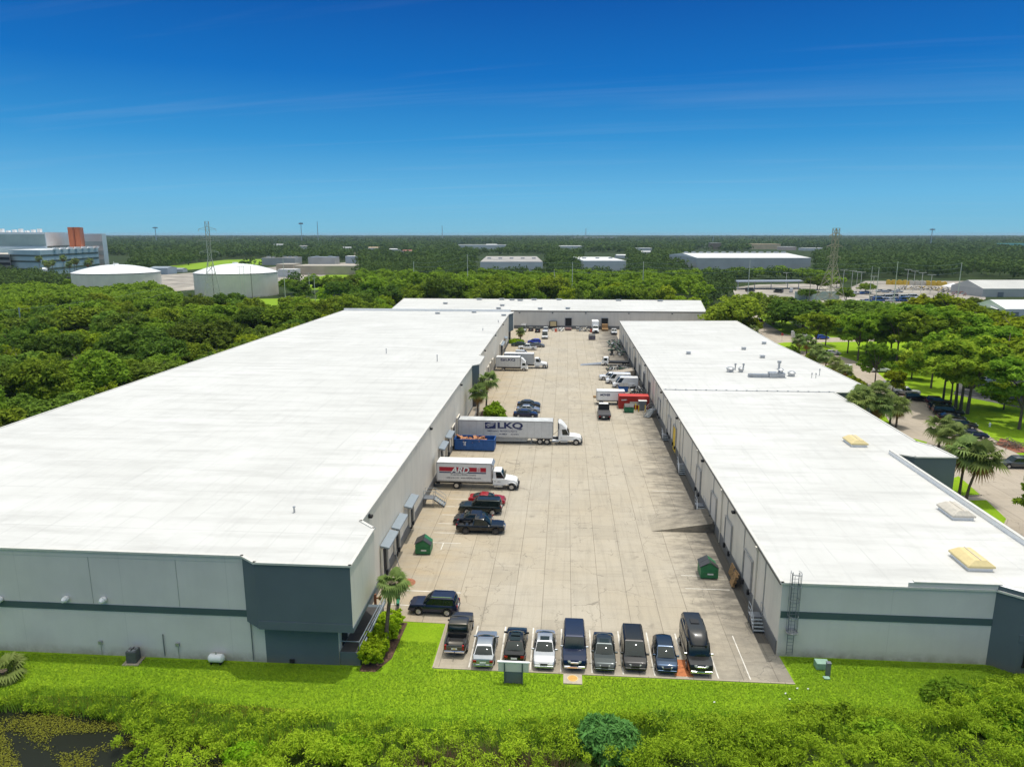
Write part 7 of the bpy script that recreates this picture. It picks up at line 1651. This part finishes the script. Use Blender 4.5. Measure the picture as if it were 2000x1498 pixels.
for i, (px, py, top) in enumerate(((1662, 568, 529), (1672, 566, 531), (1680, 567, 532), (1704, 572, 540), (1770, 566, 527), (1783, 570, 530), (1798, 572, 533), (1816, 575, 537), (1645, 570, 528), (1535, 556, 533))):
    x, y = G(px, py); H_ = rel(px, py, top); t = thing('lot_light', 'tall slim lot light pole in the equipment yard', 'lamp post', (x, y, 0), 0, 'equipment yard light poles'); b = B(); b.tube((0, 0, 0), (0, 0, H_), .14, 6); b.obj('mast', polem, t); b = B(); b.box((0, 0, H_), (4.6, .5, .2)); b.obj('lamp_head', polem, t)
# ---- equipment yard contents
r0 = random.Random(12); yg = 'vehicles in the equipment yard'
def yv(px, py, kind, c, lab, grp=yg):
    x, y = G(px, py); vehicle(kind, lab, 'vehicle', x, y, r0.choice((.1, .3, PI+.2)), c, group=grp, simple=True, metal=.1)
n_ = 0
for rowy, xs in ((583, range(1716, 1812, 8)), (589, range(1700, 1820, 8)), (575, range(1660, 1700, 9)), (571, range(1720, 1760, 9)), (592, range(1650, 1700, 12))):
    for px in xs:
        c = r0.choice(((.6, .6, .6), (.6, .6, .6), (.02, .09, .3), (.05, .05, .06), (.45, .47, .5), (.03, .1, .28), (.55, .56, .57))); kn = 'light' if c[0] > .4 else 'blue' if c[2] > .2 else 'dark'
        yv(px+r0.uniform(-2, 2), rowy+r0.uniform(-1.2, 1.2), r0.choice(('pickup', 'cargovan', 'suv', 'sedan')), c, '%s vehicle parked in the rows of the equipment yard' % kn, '%s vehicles in the equipment yard rows' % kn)
for i, (px, py, c, lab) in enumerate(((1634, 592, (.02, .05, .12), 'dark blue truck at the left corner of the equipment yard'), (1658, 593, (.35, .38, .30), 'olive grey truck beside the dark blue one in the equipment yard'))):
    yv(px, py, 'pickup', c, lab)
ym = mat('plant_yellow', (.62, .42, .05), .6, 0, .15, .5)
for i, px in enumerate(range(1740, 1840, 11)):
    x, y = G(px, 556+.25*i); b = B(); b.box((0, 0, 1.3), (6.0, 2.4, 2.6)); b.box((-2.0, 0, 2.9), (1.8, 2.0, .8)); b.box((2.2, .6, 2.75), (1.0, .8, .4)); tag(b.obj('yellow_container', ym if i < 4 or i > 6 else M['cream'], loc=(x, y, 0)), ('yellow' if i < 4 or i > 6 else 'cream')+' storage container in the back row of the equipment yard', 'container', ('yellow' if i < 4 or i > 6 else 'cream')+' containers in the equipment yard')
for i, px in enumerate(range(1762, 1850, 7)):
    x, y = G(px, 565+.3*i); scrap('dark stack of machinery parts in the equipment yard', x, y, 12, 2.2, 2.0, 2.2, [M['chassis'], M['steel'], ym], 60+i, 'machinery', 'machinery_stack')['group'] = 'dark machinery stacks'
for i, px in enumerate((1838, 1850, 1862, 1874)):
    x, y = G(px, 578); scrap('black scrap mound beside the grey metal building' if i < 2 else 'reddish scrap mound beside the grey metal building', x, y, 16, 3, 2, 2.6, [M['chassis'], M['steel']] if i < 2 else [mat('scrap_red', (.36, .10, .06), .7), M['steel']], 80+i, 'scrap mound', 'scrap_mound')['group'] = 'dark scrap mounds' if i < 2 else 'red scrap mounds'
for i, (px, py, w) in enumerate(((1879, 568, 7), (1892, 567, 9), (1860, 569, 5))):
    x, y = G(px, py); t = thing('canopy_tent', ('white pointed canopy tent left of the widest tent', 'widest white pointed canopy tent beside the grey metal building', 'small white canopy tent at the scrap mounds')[i], 'tent', (x, y, 0)); b = B(); b.add([(-w, -4, 3), (w, -4, 3), (w, 4, 3), (-w, 4, 3), (0, 0, 5.2)], [(0, 1, 4), (1, 2, 4), (2, 3, 4), (3, 0, 4), (3, 2, 1, 0)]); b.obj('canopy', M['white'], t); 
    for sx in (-1, 1):
        for sy in (-1, 1):
            b = B(); b.tube((sx*w*.95, sy*3.8, 0), (sx*w*.95, sy*3.8, 3), .12, 6); b.obj('leg', M['galv'], t)
t = thing('carport_canopy', 'long flat grey carport canopy left of the right lattice tower', 'canopy', (0, 0, 0)); a, c = G(1438, 566), G(1568, 565); zc = rel(1500, 565, 549); b = B(); b.prism([a, c, (c[0]+2, c[1]+14), (a[0]+2, a[1]+14)], zc-.7, zc); b.obj('roof', M['galv'], t)
for f in (.05, .3, .55, .8, .97):
    b = B(); b.tube((a[0]+(c[0]-a[0])*f, a[1]+(c[1]-a[1])*f+5, 0), (a[0]+(c[0]-a[0])*f, a[1]+(c[1]-a[1])*f+5, zc-.6), .25, 8); b.obj('post', M['white'], t)
for i, (px, lab) in enumerate(((1465, 'dark truck parked under the flat carport canopy'), (1545, 'white truck parked at the right end of the carport canopy'), (1520, 'dark trailer between the trucks under the carport canopy'))):
    x, y = G(px, 570+i); vehicle('cargovan', lab, 'truck', x, y, .3+i, ((.04, .04, .04), (.6, .6, .6), (.05, .05, .05))[i], 'parked_truck', 'trucks by the carport canopy', simple=True, metal=0)
for i in range(5):
    p, q = G(1552+i*17.5, 587-.2*i), G(1569+i*17.5, 587-.2*i); b = B(); d = Vector((q[0]-p[0], q[1]-p[1], 0)); b.box(((p[0]+q[0])/2, (p[1]+q[1])/2, 2.4), (d.length-.2, .25, 4.6), 0, math.atan2(d.y, d.x)); b.box((p[0], p[1], 2.5), (.3, .3, 5)); tag(b.obj('screen_fence', mat('pale_green_screen', (.36, .46, .42), .7, 0, .1, .3)), 'pale green screen fence panel at the foot of the right lattice tower', 'fence', 'pale green screen panels')
t = thing('chain_fence', 'long pale fence along the lane behind the oak row', 'fence', (0, 0, 0)); p, q = G(1528, 620), G(1580, 652); b = B(); b.box(((p[0]+q[0])/2, (p[1]+q[1])/2, .9), (math.hypot(q[0]-p[0], q[1]-p[1]), .1, 1.8), 0, math.atan2(q[1]-p[1], q[0]-p[0])); b.obj('panel', M['cream'], t)
# ---- air
b = B(); b.box((0, 0, 22.4), (25000, 25000, 46.8)); hz = b.obj('haze', bpy.data.materials.new('haze')); hz['kind'] = 'stuff'
hm = hz.data.materials[0]; hm.use_nodes = True; hm.node_tree.nodes.remove(hm.node_tree.nodes['Principled BSDF']); pv = hm.node_tree.nodes.new('ShaderNodeVolumePrincipled')
pv.inputs['Color'].default_value = (.62, .78, .92, 1); pv.inputs['Density'].default_value = 0.00006; pv.inputs['Anisotropy'].default_value = .3
hm.node_tree.links.new(pv.outputs[0], hm.node_tree.nodes['Material Output'].inputs['Volume'])
